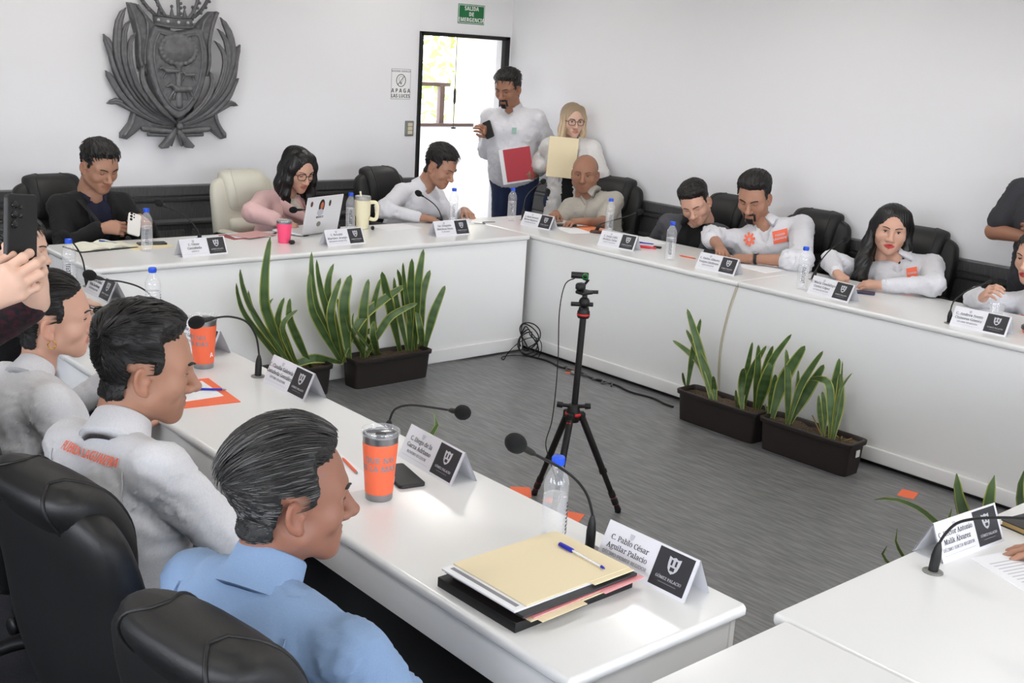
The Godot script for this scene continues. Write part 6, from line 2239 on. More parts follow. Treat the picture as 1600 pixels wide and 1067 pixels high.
	# black haired woman
	r = person({"label": "seated woman with long straight black hair, red lipstick and a white shirt, hands folded", "kind": "woman", "at": Vector3(1.04, 0, 2.05), "head": Vector3(0.98, 1.035, 1.92), "hs": 1.1, "head_yaw": -56.0, "pitch": 2.0, "yaw": -62.0, "roll": -3.0,
		"neck": Vector3(1.02, 0.885, 1.96), "pelvis": Vector3(1.1, 0.48, 2.04), "girth": 1.12, "sw": 0.172, "skin": M.skin_light, "wide": 1.06, "jaw": 1.06, "face": {"open": 0.8, "brow": 0.0042, "makeup": true, "shadow": Color(0.55, 0.36, 0.33)}, "lips": Color(0.78, 0.1, 0.13),
		"hair_mat": M.soft_black_hair, "hair": {"locks": 0, "vol": 0.012, "chains": [
			[[Vector3(0.05, 0.08, 0.02), Vector3(0.076, 0.02, 0.0), Vector3(0.086, -0.08, -0.005), Vector3(0.084, -0.17, 0.03), Vector3(0.075, -0.24, 0.075)], [0.03, 0.024, 0.024, 0.024, 0.016]],
			[[Vector3(-0.05, 0.08, 0.02), Vector3(-0.076, 0.02, 0.0), Vector3(-0.09, -0.08, 0.0), Vector3(-0.1, -0.17, 0.04), Vector3(-0.105, -0.26, 0.085), Vector3(-0.1, -0.32, 0.1)], [0.03, 0.024, 0.03, 0.036, 0.034, 0.02]],
			[[Vector3(0, 0.06, -0.08), Vector3(0, -0.04, -0.085), Vector3(0, -0.2, -0.08)], [0.05, 0.055, 0.05]]]},
		"top": M.cloth_white, "open": 0.12, "collar_open": 34.0, "crumple": 0.009, "spread": 1.3,
		"wrist_R": Vector3(0.62, 0.805, 1.84), "elbow_R": Vector3(0.80, 0.83, 1.68), "wrist_L": Vector3(0.57, 0.8, 2.16), "elbow_L": Vector3(0.72, 0.825, 2.36), "hand_R": ["fist", Vector3(-0.4, -0.2, 0.85), Vector3(-0.2, 1, 0.2)], "hand_L": ["rest", Vector3(-0.2, -0.05, -0.95), Vector3(-0.4, 0.8, 0)]})
	fr = info.front
	part("print_panel", fr.patch(0.045, 0.1, 0.325, 0.375, 0.009), M.coral_print, info.top)
	patch_text("FUERZA", 0.013, 0.0725, 0.35, M.cloth_white, fr, info.top)
	for s in [-1.0, 1.0]:
		var b := MB.new()
		b.ball(info.ht * Vector3(s * 0.081, -0.05, 0.0), Vector3.ONE * 0.0065, 12, 8)
		part("earring", b, M.white_print, r)
	# woman at the right edge
	r = person({"label": "woman in a white shirt at the right edge, one hand raised over the table", "kind": "woman", "at": Vector3(1.0, 0, 2.95), "head": Vector3(0.93, 1.03, 2.77), "hs": 1.08, "head_yaw": -96.0, "pitch": 6.0, "yaw": -80.0,
		"neck": Vector3(1.0, 0.89, 2.82), "pelvis": Vector3(1.08, 0.48, 2.95), "girth": 1.1, "sw": 0.172, "skin": M.skin_light, "face": {"open": 0.6, "brow": 0.004, "makeup": true}, "lips": Color(0.62, 0.12, 0.16),
		"hair_mat": M.soft_black_hair, "hair": {"top": 0.014, "side": 0.012, "front": 0.075, "nape": -0.09, "seed": 30}, "top": M.cloth_white, "open": 0.13, "collar_open": 34.0, "crumple": 0.009,
		"wrist_R": Vector3(0.48, 0.86, 2.75), "elbow_R": Vector3(0.72, 0.8, 2.6), "wrist_L": Vector3(0.6, 0.8, 3.15), "hand_R": ["hold", Vector3(-0.55, 0.55, 0.5), Vector3(-0.5, 0.5, -0.6)], "hand_L": ["rest", Vector3(-0.8, 0, -0.3), Vector3(0, 1, 0)]})
	fr = info.front
	part("print_panel", fr.patch(-0.12, -0.07, 0.31, 0.335, 0.008), M.coral_print, info.top)
	part("blue_print", fr.patch(-0.075, -0.045, 0.35, 0.372, 0.008), M.blue_cap, info.top)
	var cp := thing("clear_cup", "clear plastic cup under the raised hand of the woman at the right edge", "cup", v3(0.47, 2.83))
	var b := MB.new()
	b.lathe(Transform3D(), [Vector2(0, 0.001), Vector2(0.028, 0), Vector2(0.036, 0.085), Vector2(0.037, 0.087), Vector2(0.034, 0.085), Vector2(0.027, 0.004), Vector2(0, 0.004)], 28)
	part("cup", b, M.clear_plastic, cp)
	# standing man with folded arms
	person({"label": "standing person in a dark grey T-shirt with folded arms at the right edge", "at": Vector3(1.3, 0, 2.68), "head": Vector3(1.25, 1.56, 2.66), "hs": 1.05, "head_yaw": -80.0, "yaw": -75.0, "pelvis": Vector3(1.3, 0.86, 2.7), "neck": Vector3(1.29, 1.4, 2.68), "girth": 1.2, "sw": 0.2, "belly": 0.03,
		"skin": M.skin_brown, "hair": {"seed": 33}, "top": M.cloth_charcoal, "top_name": "tshirt", "sleeve": "short", "collar": false, "placket": false, "open": 0.0, "legs": "stand", "trousers": M.cloth_charcoal,
		"elbow_R": Vector3(1.2, 1.09, 2.4), "wrist_R": Vector3(1.08, 1.1, 2.68), "elbow_L": Vector3(1.2, 1.1, 3.01), "wrist_L": Vector3(1.06, 1.15, 2.76), "hand_R": ["rest", Vector3(0.1, 0.1, 1), Vector3(-1, 0.2, 0)], "hand_L": ["rest", Vector3(-0.1, 0.1, -1), Vector3(-1, 0.2, 0)]})

func left_row() -> void:
	# man in blue, nearest
	var back := func(p: Vector3) -> Vector3: return Vector3(p.x * 1.5, -0.15 - 4.0 * maxf(0.03 - p.y, 0.0), -1.0)
	person({"label": "man with swept-back greying hair in a light blue denim shirt, nearest the viewer", "at": Vector3(-3.86, 0, 3.6), "head": Vector3(-3.775, 1.065, 3.585), "hs": 1.06, "head_yaw": 74.0, "pitch": 3.0, "yaw": 98.0, "roll": 0.0,
		"collar_up": 0.014, "neck": Vector3(-3.828, 0.925, 3.585), "pelvis": Vector3(-3.9, 0.47, 3.6), "girth": 1.12, "sw": 0.196, "cell": 0.0095, "skin": M.skin_red, "wide": 1.0, "jaw": 1.06, "face": {"open": 0.5, "brow": 0.0045, "brow_mat": M.grey_hair}, "nose": 1.1,
		"hair_mat": M.grey_hair, "hair": {"top": 0.026, "side": 0.011, "front": 0.085, "temple": 0.02, "nape": -0.07, "flow": back, "locks": 2400, "lock": 0.06, "width": 0.0013, "messy": 0.1, "grey": 0.42, "color": Color(0.03, 0.028, 0.027), "seed": 41}, "top": M.cloth_denim, "open": 0.06, "collar_open": 20.0, "crumple": 0.007, "leaf": 0.062, "spread": 0.4,
		"wrist_R": Vector3(-3.6, 0.52, 3.74), "elbow_R": Vector3(-3.69, 0.70, 3.88), "sh_L": Vector3(0, -0.012, 0), "sh_R": Vector3(0.03, -0.005, 0.04), "wrist_L": Vector3(-3.66, 0.54, 3.42), "hand_R": ["rest", Vector3(0.8, 0, -0.4), Vector3(0, 1, 0)], "hand_L": ["rest", Vector3(0.8, 0, 0.3), Vector3(0, 1, 0)], "trousers": M.cloth_black})
	yoke(Relief.new(info.cloth, info.T, -1.0), M.cloth_denim)
	# young man in white
	var r := person({"label": "young man with thick black hair in a white shirt with coral lettering on its back", "at": Vector3(-3.84, 0, 2.92), "head": Vector3(-3.745, 1.125, 2.865), "hs": 1.07, "head_yaw": 72.0, "pitch": 8.0, "yaw": 98.0,
		"collar_up": 0.01, "sh_L": Vector3(0, 0.012, 0), "sh_R": Vector3(0, 0.018, 0), "neck": Vector3(-3.815, 0.985, 2.875), "pelvis": Vector3(-3.88, 0.48, 2.94), "girth": 1.12, "sw": 0.192, "cell": 0.0095, "skin": M.skin_tan, "wide": 1.04, "jaw": 1.08, "nose": 1.08, "face": {"open": 0.4, "brow": 0.006}, "stubble": 0.45,
		"hair": {"top": 0.03, "side": 0.008, "front": 0.086, "temple": 0.022, "nape": -0.07, "locks": 1300, "lock": 0.04, "width": 0.0017, "messy": 0.2, "flow": func(p: Vector3) -> Vector3: return Vector3(-0.4, 0.25 - 6.0 * maxf(0.06 - p.y, 0.0), -0.45), "seed": 43, "color": Color(0.012, 0.011, 0.011)}, "top": M.cloth_white_warm, "open": 0.06, "collar_open": 20.0, "crumple": 0.0055, "leaf": 0.046, "spread": 0.5,
		"wrist_R": Vector3(-3.48, 0.77, 3.0), "elbow_R": Vector3(-3.64, 0.73, 3.2), "wrist_L": Vector3(-3.55, 0.66, 2.72), "hand_R": ["rest", Vector3(0.7, 0, -0.5), Vector3(0, 1, 0)], "hand_L": ["rest", Vector3(0.8, 0, 0.3), Vector3(0, 1, 0)]})
	var bk := Relief.new(info.cloth, info.T, -1.0)
	patch_text("FUERZA LAGUNERA", 0.026, 0.015, info.L - 0.045, M.coral_print, bk, info.top, -0.02, "Droid Sans", 0.004)
	yoke(bk, M.cloth_white_warm)
	# woman in profile
	r = person({"label": "woman in profile with dark hair pulled back and gold earrings, in a white shirt", "kind": "woman", "at": Vector3(-3.76, 0, 2.0), "head": Vector3(-3.655, 1.05, 1.99), "hs": 1.07, "head_yaw": 72.0, "pitch": 2.0, "yaw": 92.0, "roll": 6.0,
		"neck": Vector3(-3.72, 0.895, 2.0), "pelvis": Vector3(-3.82, 0.47, 2.03), "girth": 1.18, "sw": 0.175, "cell": 0.0105, "skin": M.skin_light, "wide": 1.06, "jaw": 1.1, "face": {"open": 0.55, "brow": 0.004, "makeup": true}, "lips": Color(0.78, 0.42, 0.4),
		"hair": {"top": 0.008, "side": 0.007, "front": 0.08, "temple": 0.022, "burn": 0.005, "nape": -0.085, "locks": 900, "lock": 0.06, "width": 0.0015, "messy": 0.06, "flow": back, "seed": 47, "color": Color(0.014, 0.011, 0.01)}, "top": M.cloth_white_warm, "open": 0.05, "collar_open": 22.0, "crumple": 0.006, "spread": 0.6,
		"wrist_R": Vector3(-3.5, 0.74, 2.2), "wrist_L": Vector3(-3.4, 0.79, 1.8), "hand_R": ["rest", Vector3(0.7, 0, -0.5), Vector3(0, 1, 0)], "hand_L": ["rest", Vector3(0.8, 0, 0.3), Vector3(0, 1, 0)]})
	var bun := MB.new()
	bun.ball(info.ht * Vector3(0, 0.0, -0.135), Vector3(0.042, 0.04, 0.036), 18, 12)
	part("hair_bun", bun, M.soft_black_hair, r)
	for s in [-1.0, 1.0]:
		var b := MB.new()
		var pts := []
		for i in 13: pts.append(info.ht * (Vector3(s * 0.081, -0.056, -0.004) + Vector3(0, cos(TAU * i / 12), sin(TAU * i / 12)) * 0.011))
		b.tube(pts, 0.0018, 6, false)
		part("earring", b, M.gold, r)
	# seated person farther along, mostly hidden behind the phone
	r = person({"label": "person in dark clothes at the far left table, face half hidden by the raised phone", "kind": "woman", "at": Vector3(-3.55, 0, 0.95), "head": Vector3(-3.42, 1.06, 0.95), "hs": 1.04, "head_yaw": 62.0, "pitch": 6.0, "yaw": 72.0,
		"pelvis": Vector3(-3.62, 0.47, 1.0), "neck": Vector3(-3.5, 0.92, 0.96), "skin": M.skin_fair, "face": {"open": 0.6}, "lips": Color(0.75, 0.4, 0.4), "hair_mat": M.soft_black_hair, "hair": {"top": 0.014, "side": 0.01, "front": 0.078, "seed": 53}, "top": M.cloth_black, "top_name": "blouse", "collar": false, "placket": false, "open": 0.05,
		"wrist_R": Vector3(-3.27, 0.8, 1.2), "elbow_R": Vector3(-3.42, 0.81, 1.36), "wrist_L": Vector3(-3.2, 0.8, 0.8), "hand_R": ["rest", Vector3(0.5, 0, -0.8), Vector3(0, 1, 0)], "hand_L": ["rest", Vector3(0.8, 0, 0.3), Vector3(0, 1, 0)]})
	photographer()
	# the lone hand on the near table: a person outside the picture reaches in
	person({"label": "person outside the picture whose fingertips rest on the near table", "at": Vector3(-1.75, 0, 5.0), "head": Vector3(-1.82, 1.15, 4.76), "head_yaw": 190.0, "yaw": 190.0, "pelvis": Vector3(-1.75, 0.47, 5.0), "neck": Vector3(-1.8, 0.99, 4.84), "skin": M.skin_tan, "hair": {"seed": 61, "locks": 100}, "top": M.cloth_white, "cell": 0.015,
		"wrist_L": Vector3(-2.03, 0.795, 4.33), "wrist_R": Vector3(-1.5, 0.8, 4.62), "hand_L": ["flat", Vector3(-0.7, -0.08, -0.75), Vector3(0, 1, -0.1)], "hand_R": ["rest", Vector3(-0.2, 0, -1), Vector3(0, 1, 0)]})

func yoke(bk: Relief, m: Material) -> void:
	var pts := []
	var L: float = info.L
	for i in 25:
		var x := lerpf(-0.155, 0.155, i / 24.0)
		pts.append(bk.at(x, L - 0.13 + 0.012 * cos(x * 9.0), 0.003))
	var b := MB.new()
	b.tube(pts, 0.0022, 5, false)
	part("yoke_seam", b, m, info.top)
	for s in ["L", "R"]:
		# armhole seam over the shoulder
		var k := 1.0 if s == "L" else -1.0
		var arc := []
		for i in 15:
			var u := i / 14.0
			arc.append(bk.at(k * (0.155 + 0.012 * sin(u * PI)), lerpf(L - 0.06, L - 0.24, u), 0.003))
		var t := MB.new()
		t.tube(arc, 0.002, 5, false)
		part("shoulder_seam", t, m, info.top)

func photographer() -> void:
	var pl := cloth("cloth_plaid", Color(0.5, 0.5, 0.5))
	pl.albedo_texture = noise_tex("simplex", 0.02, 2, [[0.0, 0.45, 0.55, 1.0], [Color(0.05, 0.05, 0.1), Color(0.07, 0.06, 0.11), Color(0.42, 0.05, 0.2), Color(0.5, 0.08, 0.24)]], 0.0, 256, 31)
	person({"label": "person at the left edge in dark magenta sleeves, both hands raising a black phone", "kind": "man", "at": Vector3(-4.45, 0, 2.62), "head": Vector3(-4.36, 1.5, 2.68), "head_yaw": 10.0, "yaw": 30.0, "pelvis": Vector3(-4.45, 0.86, 2.6), "neck": Vector3(-4.39, 1.34, 2.64), "skin": M.skin_fair, "hair": {"seed": 71, "locks": 60}, "legs": "stand", "cell": 0.0115, "collar": false, "placket": false,
		"top": pl, "wrist_R": Vector3(-4.166, 1.355, 3.059), "elbow_R": Vector3(-4.3, 1.16, 3.0), "wrist_L": Vector3(-4.022, 1.332, 2.987), "elbow_L": Vector3(-4.24, 1.16, 2.84),
		"hand_R": ["hold", Vector3(0.107, 0.078, 0.067), Vector3(-0.3, 0.17, 0.94)], "hand_L": ["grip", Vector3(-0.036, 0.14, 0.05), Vector3(0.35, 0.1, 0.95)]})
	watch(info.E.L, info.W.L, M.black_plastic, info.root, false)
	phone("smartphone", "black phone raised in both hands at the left edge of the picture", Transform3D(Basis.from_euler(Vector3(-0.05, 0.5, -0.13)), Vector3(-4.062, 1.475, 3.035)), M.black_plastic, Vector3(0.078, 0.162, 0.0095), true)
# ------------------------------------------------------------------ chairs
func ring_se(c: Vector3, hx: float, hz: float, e: float, n := 28) -> Array:
	var r := []
	for i in n:
		var a := -TAU * i / n
		var x := cos(a)
		var z := sin(a)
		r.append(c + Vector3(signf(x) * pow(absf(x), 2.0 / e) * hx, 0, signf(z) * pow(absf(z), 2.0 / e) * hz))
	return r

const HEAD_ROWS := [[0.80, -0.248, 0.10, 0.01, 2.4], [0.82, -0.255, 0.15, 0.03, 2.8], [0.88, -0.272, 0.163, 0.055, 3.0], [0.96, -0.302, 0.168, 0.078, 3.2], [1.03, -0.338, 0.168, 0.082, 3.0], [1.07, -0.357, 0.158, 0.06, 2.6], [1.085, -0.365, 0.12, 0.02, 2.2]]

func chair_squash(p: Vector3) -> Vector3:
	return Vector3(p.x, 0.48 + (p.y - 0.48) * 0.895 if p.y > 0.48 else p.y, p.z)

# profile rows: [y, z, half width, half depth, exponent]
func pillow(rows: Array, n := 30) -> MB:
	var b := MB.new()
	var rings := []
	for q in rows:
		var r := []
		for p in ring_se(Vector3(0, q[0], q[1]), q[2], q[3], q[4], n): r.append(chair_squash(p))
		rings.append(r)
	b.loft(rings)
	return b

func smooth_rows(rows: Array, n: int) -> Array:
	var out := []
	for i in n:
		var u := float(i) / (n - 1) * (rows.size() - 1)
		var k := mini(int(u), rows.size() - 2)
		var t := u - k
		var r := []
		for j in rows[0].size():
			var p0: float = rows[maxi(k - 1, 0)][j]
			var p1: float = rows[k][j]
			var p2: float = rows[k + 1][j]
			var p3: float = rows[mini(k + 2, rows.size() - 1)][j]
			r.append(0.5 * (2.0 * p1 + (p2 - p0) * t + (2.0 * p0 - 5.0 * p1 + 4.0 * p2 - p3) * t * t + (3.0 * p1 - p0 - 3.0 * p2 + p3) * t * t * t))
		out.append(r)
	return out

# executive chair facing +z, seat top about 0.47; shell is the leather
func make_chair(called: String, label: String, shell: Material) -> Node3D:
	var t := thing(called, label, "chair", Vector3.ZERO, 0.0, "")
	var b := pillow(smooth_rows([[0.40, -0.245, 0.19, 0.03, 3.0], [0.44, -0.25, 0.225, 0.055, 3.0], [0.6, -0.275, 0.245, 0.066, 3.2], [0.8, -0.30, 0.25, 0.062, 3.2], [0.93, -0.325, 0.245, 0.058, 3.2], [1.0, -0.34, 0.225, 0.05, 3.0], [1.035, -0.347, 0.17, 0.035, 2.6], [1.045, -0.35, 0.10, 0.015, 2.2]], 26))
	var back := part("backrest", b, shell, t)
	b = pillow(smooth_rows(HEAD_ROWS, 22))
	part("headrest", b, shell, t)
	# piping on the headrest's two ends
	for s in [-1, 1]:
		var sm := MB.new()
		var pf := []
		var pr := []
		for r in smooth_rows(HEAD_ROWS, 22):
			if r[0] < 0.825: continue
			var g := ring_se(Vector3(0, r[0], r[1]), r[2], r[3], r[4], 40)
			pf.append(chair_squash(g[34 if s > 0 else 26]))
			pr.append(chair_squash(g[6 if s > 0 else 14]))
		pr.reverse()
		sm.tube(pf + pr, 0.0042, 6)
		part("piping", sm, shell, t)
	for q in [[0.70, 0.012], [0.585, 0.016]]:
		b = pillow(smooth_rows([[q[0] - 0.055, -0.215, 0.14, 0.012, 2.6], [q[0] - 0.045, -0.212, 0.165, 0.03, 3.0], [q[0], -0.208, 0.172, 0.03 + q[1], 3.0], [q[0] + 0.045, -0.222, 0.165, 0.03, 3.0], [q[0] + 0.055, -0.228, 0.14, 0.012, 2.6]], 12))
		part("back_cushion", b, shell, t)
	b = pillow(smooth_rows([[0.375, 0.0, 0.2, 0.2, 3.4], [0.385, 0.0, 0.245, 0.24, 3.6], [0.43, 0.0, 0.255, 0.25, 3.6], [0.465, 0.0, 0.245, 0.24, 3.4], [0.48, 0.0, 0.2, 0.2, 3.0], [0.484, 0.0, 0.1, 0.1, 2.4]], 16))
	part("seat", b, shell, t)
	for s in [-1, 1]:
		var a := MB.new()
		a.tube(curve([Vector3(s * 0.25, 0.40, 0.1), Vector3(s * 0.30, 0.45, 0.15), Vector3(s * 0.305, 0.60, 0.16), Vector3(s * 0.30, 0.64, 0.1), Vector3(s * 0.295, 0.645, -0.12), Vector3(s * 0.27, 0.62, -0.23)], 26), 0.018, 8, true, 1.3)
		part("armrest", a, M.black_plastic, t)
		a = MB.new()
		a.box(xf(Vector3(s * 0.298, 0.665, 0.0)), Vector3(0.062, 0.035, 0.26), 0.014)
		part("arm_pad", a, shell, t)
	b = MB.new()
	b.bx(Vector3(0, 0.36, 0), Vector3(0.2, 0.04, 0.26), 0.01)
	part("seat_plate", b, M.black_plastic, t)
	b = MB.new()
	b.lathe(Transform3D(), [Vector2(0.028, 0.1), Vector2(0.028, 0.24), Vector2(0.02, 0.24), Vector2(0.02, 0.35)], 16)
	part("gas_post", b, M.steel if shell == M.white_leather else M.black_metal, t)
	for i in 5:
		var g := TAU * i / 5 + 0.3
		var d := Vector3(sin(g), 0, cos(g))
		b = MB.new()
		b.tube([d * 0.02 + Vector3.UP * 0.125, d * 0.15 + Vector3.UP * 0.115, d * 0.29 + Vector3.UP * 0.085], [0.03, 0.024, 0.018], 8, true, 1.0)
		part("base_leg", b, M.black_plastic, t)
		b = MB.new()
		var side := d.cross(Vector3.UP)
		for s in [-1, 1]: b.tube([d * 0.285 + side * s * 0.008 + Vector3.UP * 0.032, d * 0.285 + side * s * 0.026 + Vector3.UP * 0.032], 0.027, 16)
		b.tube([d * 0.285 + Vector3.UP * 0.05, d * 0.285 + Vector3.UP * 0.09], 0.012, 8)
		part("caster", b, M.black_plastic, t)
	return t

func build_chairs() -> void:
	var c := make_chair("office_chair", "black leather office chair behind the man in the black blazer", M.black_leather)
	var g := "black leather office chairs round the tables"
	c.set_meta("group", g)
	c.position = Vector3(-2.40, 0, -1.2)
	c.rotation.y = 0.12
	copy_of(c, "black leather office chair behind the man in white by the door", Vector3(-0.06, 0, -1.2), 0.2, g)
	copy_of(c, "black leather office chair behind the bald man", Vector3(1.02, 0, -0.52), -1.35, g)
	copy_of(c, "black leather office chair behind the laughing man in the grey jacket", Vector3(1.08, 0, 0.42), -1.6, g)
	copy_of(c, "black leather office chair behind the mustached man", Vector3(1.05, 0, 1.18), -1.52, g)
	copy_of(c, "black leather office chair behind the woman with long black hair", Vector3(1.05, 0, 1.9), -1.5, g)
	copy_of(c, "black leather office chair nearest the viewer, behind the man in blue", Vector3(-3.74, 0, 3.79), 1.72, g)
	copy_of(c, "black leather office chair behind the young man in white", Vector3(-3.72, 0, 3.07), 1.72, g)
	copy_of(c, "black leather office chair at the left edge, behind the woman in profile", Vector3(-3.72, 0, 2.16), 1.75, g)
	copy_of(c, "black leather office chair at the far end of the left table", Vector3(-3.6, 0, 1.0), 1.6, g)
	copy_of(c, "black leather office chair behind the woman at the right edge", Vector3(1.05, 0, 2.95), -1.5, g)
	var w := make_chair("white_office_chair", "white leather office chair behind the woman in pink", M.white_leather)
	w.position = Vector3(-1.17, 0, -1.2)
	w.rotation.y = 0.1
const PLANT_A := [[Vector3(-1.784, 0.145, 0.115), Vector3(-1.974, 0.557, 0.178), Vector3(-1.954, 0.897, 0.198), 0.046], [Vector3(-1.796, 0.145, 0.115), Vector3(-2.078, 0.572, 0.201), Vector3(-2.140, 0.750, 0.233), 0.037], [Vector3(-1.799, 0.145, 0.115), Vector3(-2.057, 0.486, 0.126), Vector3(-2.130, 0.667, 0.171), 0.025], [Vector3(-1.756, 0.145, 0.115), Vector3(-2.029, 0.479, 0.186), Vector3(-2.042, 0.614, 0.132), 0.029], [Vector3(-1.753, 0.145, 0.115), Vector3(-1.919, 0.406, 0.148), Vector3(-1.956, 0.526, 0.162), 0.034], [Vector3(-1.742, 0.145, 0.115), Vector3(-1.875, 0.419, 0.146), Vector3(-1.836, 0.557, 0.137), 0.038], [Vector3(-1.730, 0.145, 0.115), Vector3(-1.860, 0.403, 0.161), Vector3(-1.775, 0.492, 0.171), 0.030], [Vector3(-1.654, 0.145, 0.115), Vector3(-1.804, 0.429, 0.148), Vector3(-1.780, 0.540, 0.100), 0.041], [Vector3(-1.712, 0.145, 0.115), Vector3(-1.932, 0.479, 0.153), Vector3(-1.890, 0.554, 0.118), 0.017], [Vector3(-1.457, 0.145, 0.115), Vector3(-1.674, 0.527, 0.174), Vector3(-1.688, 0.796, 0.158), 0.036], [Vector3(-1.461, 0.145, 0.115), Vector3(-1.709, 0.493, 0.209), Vector3(-1.705, 0.692, 0.173), 0.039], [Vector3(-1.449, 0.145, 0.115), Vector3(-1.647, 0.590, 0.194), Vector3(-1.688, 0.762, 0.210), 0.033], [Vector3(-1.441, 0.145, 0.115), Vector3(-1.584, 0.559, 0.157), Vector3(-1.550, 0.721, 0.158), 0.044], [Vector3(-1.463, 0.145, 0.115), Vector3(-1.593, 0.455, 0.208), Vector3(-1.514, 0.641, 0.173), 0.044], [Vector3(-1.409, 0.145, 0.115), Vector3(-1.467, 0.481, 0.137), Vector3(-1.413, 0.640, 0.115), 0.052], [Vector3(-1.471, 0.145, 0.115), Vector3(-1.328, 0.399, 0.122), Vector3(-1.066, 0.555, 0.140), 0.041], [Vector3(-1.461, 0.145, 0.115), Vector3(-1.643, 0.199, 0.132), Vector3(-1.779, 0.166, 0.109), 0.040]]
const PLANT_B := [[Vector3(-1.301, 0.145, 0.085), Vector3(-1.334, 0.438, 0.129), Vector3(-1.296, 0.607, 0.115), 0.050], [Vector3(-1.190, 0.145, 0.085), Vector3(-1.260, 0.400, 0.116), Vector3(-1.232, 0.606, 0.138), 0.037], [Vector3(-1.256, 0.145, 0.085), Vector3(-1.441, 0.346, 0.118), Vector3(-1.455, 0.499, 0.051), 0.031], [Vector3(-1.208, 0.145, 0.085), Vector3(-1.414, 0.352, 0.161), Vector3(-1.378, 0.418, 0.099), 0.014], [Vector3(-1.290, 0.145, 0.085), Vector3(-1.415, 0.312, 0.145), Vector3(-1.469, 0.431, 0.158), 0.022], [Vector3(-1.173, 0.145, 0.085), Vector3(-1.296, 0.282, 0.078), Vector3(-1.149, 0.289, 0.064), 0.031], [Vector3(-1.284, 0.145, 0.085), Vector3(-1.172, 0.379, 0.150), Vector3(-1.005, 0.455, 0.187), 0.039], [Vector3(-1.202, 0.145, 0.085), Vector3(-1.298, 0.305, 0.178), Vector3(-1.272, 0.370, 0.145), 0.036], [Vector3(-1.040, 0.145, 0.085), Vector3(-1.142, 0.417, 0.121), Vector3(-1.229, 0.649, 0.147), 0.044], [Vector3(-0.989, 0.145, 0.085), Vector3(-1.099, 0.458, 0.112), Vector3(-1.135, 0.606, 0.132), 0.031], [Vector3(-0.972, 0.145, 0.085), Vector3(-1.020, 0.455, 0.137), Vector3(-1.065, 0.720, 0.200), 0.047], [Vector3(-0.951, 0.145, 0.085), Vector3(-1.037, 0.496, 0.095), Vector3(-1.101, 0.646, 0.112), 0.037], [Vector3(-0.942, 0.145, 0.085), Vector3(-1.075, 0.558, 0.153), Vector3(-1.127, 0.702, 0.202), 0.026], [Vector3(-0.934, 0.145, 0.085), Vector3(-0.968, 0.496, 0.126), Vector3(-0.924, 0.751, 0.115), 0.049], [Vector3(-0.895, 0.145, 0.085), Vector3(-0.906, 0.454, 0.091), Vector3(-0.839, 0.614, 0.072), 0.040], [Vector3(-0.879, 0.145, 0.085), Vector3(-0.963, 0.301, 0.163), Vector3(-0.952, 0.395, 0.109), 0.033], [Vector3(-0.883, 0.145, 0.085), Vector3(-0.911, 0.266, 0.118), Vector3(-0.900, 0.349, 0.102), 0.015], [Vector3(-0.866, 0.145, 0.088), Vector3(-0.835, 0.354, 0.113), Vector3(-0.770, 0.527, 0.133), 0.046]]
const PLANT_C := [[Vector3(-0.109, 0.145, 1.475), Vector3(-0.079, 0.342, 1.463), Vector3(-0.085, 0.547, 1.499), 0.031], [Vector3(-0.109, 0.145, 1.475), Vector3(-0.114, 0.182, 1.456), Vector3(-0.178, 0.256, 1.489), 0.014], [Vector3(-0.145, 0.145, 1.676), Vector3(-0.087, 0.358, 1.525), Vector3(-0.137, 0.596, 1.443), 0.041], [Vector3(-0.145, 0.145, 1.678), Vector3(-0.066, 0.299, 1.502), Vector3(-0.071, 0.381, 1.307), 0.033], [Vector3(-0.138, 0.145, 1.683), Vector3(-0.096, 0.275, 1.593), Vector3(-0.086, 0.467, 1.408), 0.031], [Vector3(-0.145, 0.145, 1.704), Vector3(-0.111, 0.195, 1.660), Vector3(-0.145, 0.278, 1.671), 0.029], [Vector3(-0.145, 0.145, 1.852), Vector3(-0.083, 0.166, 1.791), Vector3(-0.068, 0.217, 1.768), 0.019], [Vector3(-0.145, 0.145, 1.885), Vector3(-0.069, 0.169, 1.811), Vector3(-0.068, 0.223, 1.791), 0.025], [Vector3(-0.128, 0.145, 1.867), Vector3(-0.085, 0.262, 1.817), Vector3(-0.105, 0.357, 1.832), 0.034], [Vector3(-0.068, 0.145, 1.832), Vector3(-0.121, 0.355, 1.891), Vector3(-0.119, 0.511, 1.965), 0.033], [Vector3(-0.055, 0.145, 1.795), Vector3(-0.047, 0.353, 1.811), Vector3(-0.053, 0.490, 1.829), 0.025], [Vector3(-0.068, 0.145, 1.902), Vector3(-0.107, 0.341, 1.922), Vector3(-0.141, 0.511, 1.933), 0.033], [Vector3(-0.055, 0.145, 1.910), Vector3(-0.105, 0.366, 1.980), Vector3(-0.079, 0.442, 1.995), 0.055], [Vector3(-0.059, 0.145, 1.907), Vector3(-0.098, 0.424, 1.990), Vector3(-0.082, 0.594, 2.081), 0.033], [Vector3(-0.055, 0.145, 1.910), Vector3(-0.080, 0.392, 1.946), Vector3(-0.060, 0.503, 1.964), 0.028]]
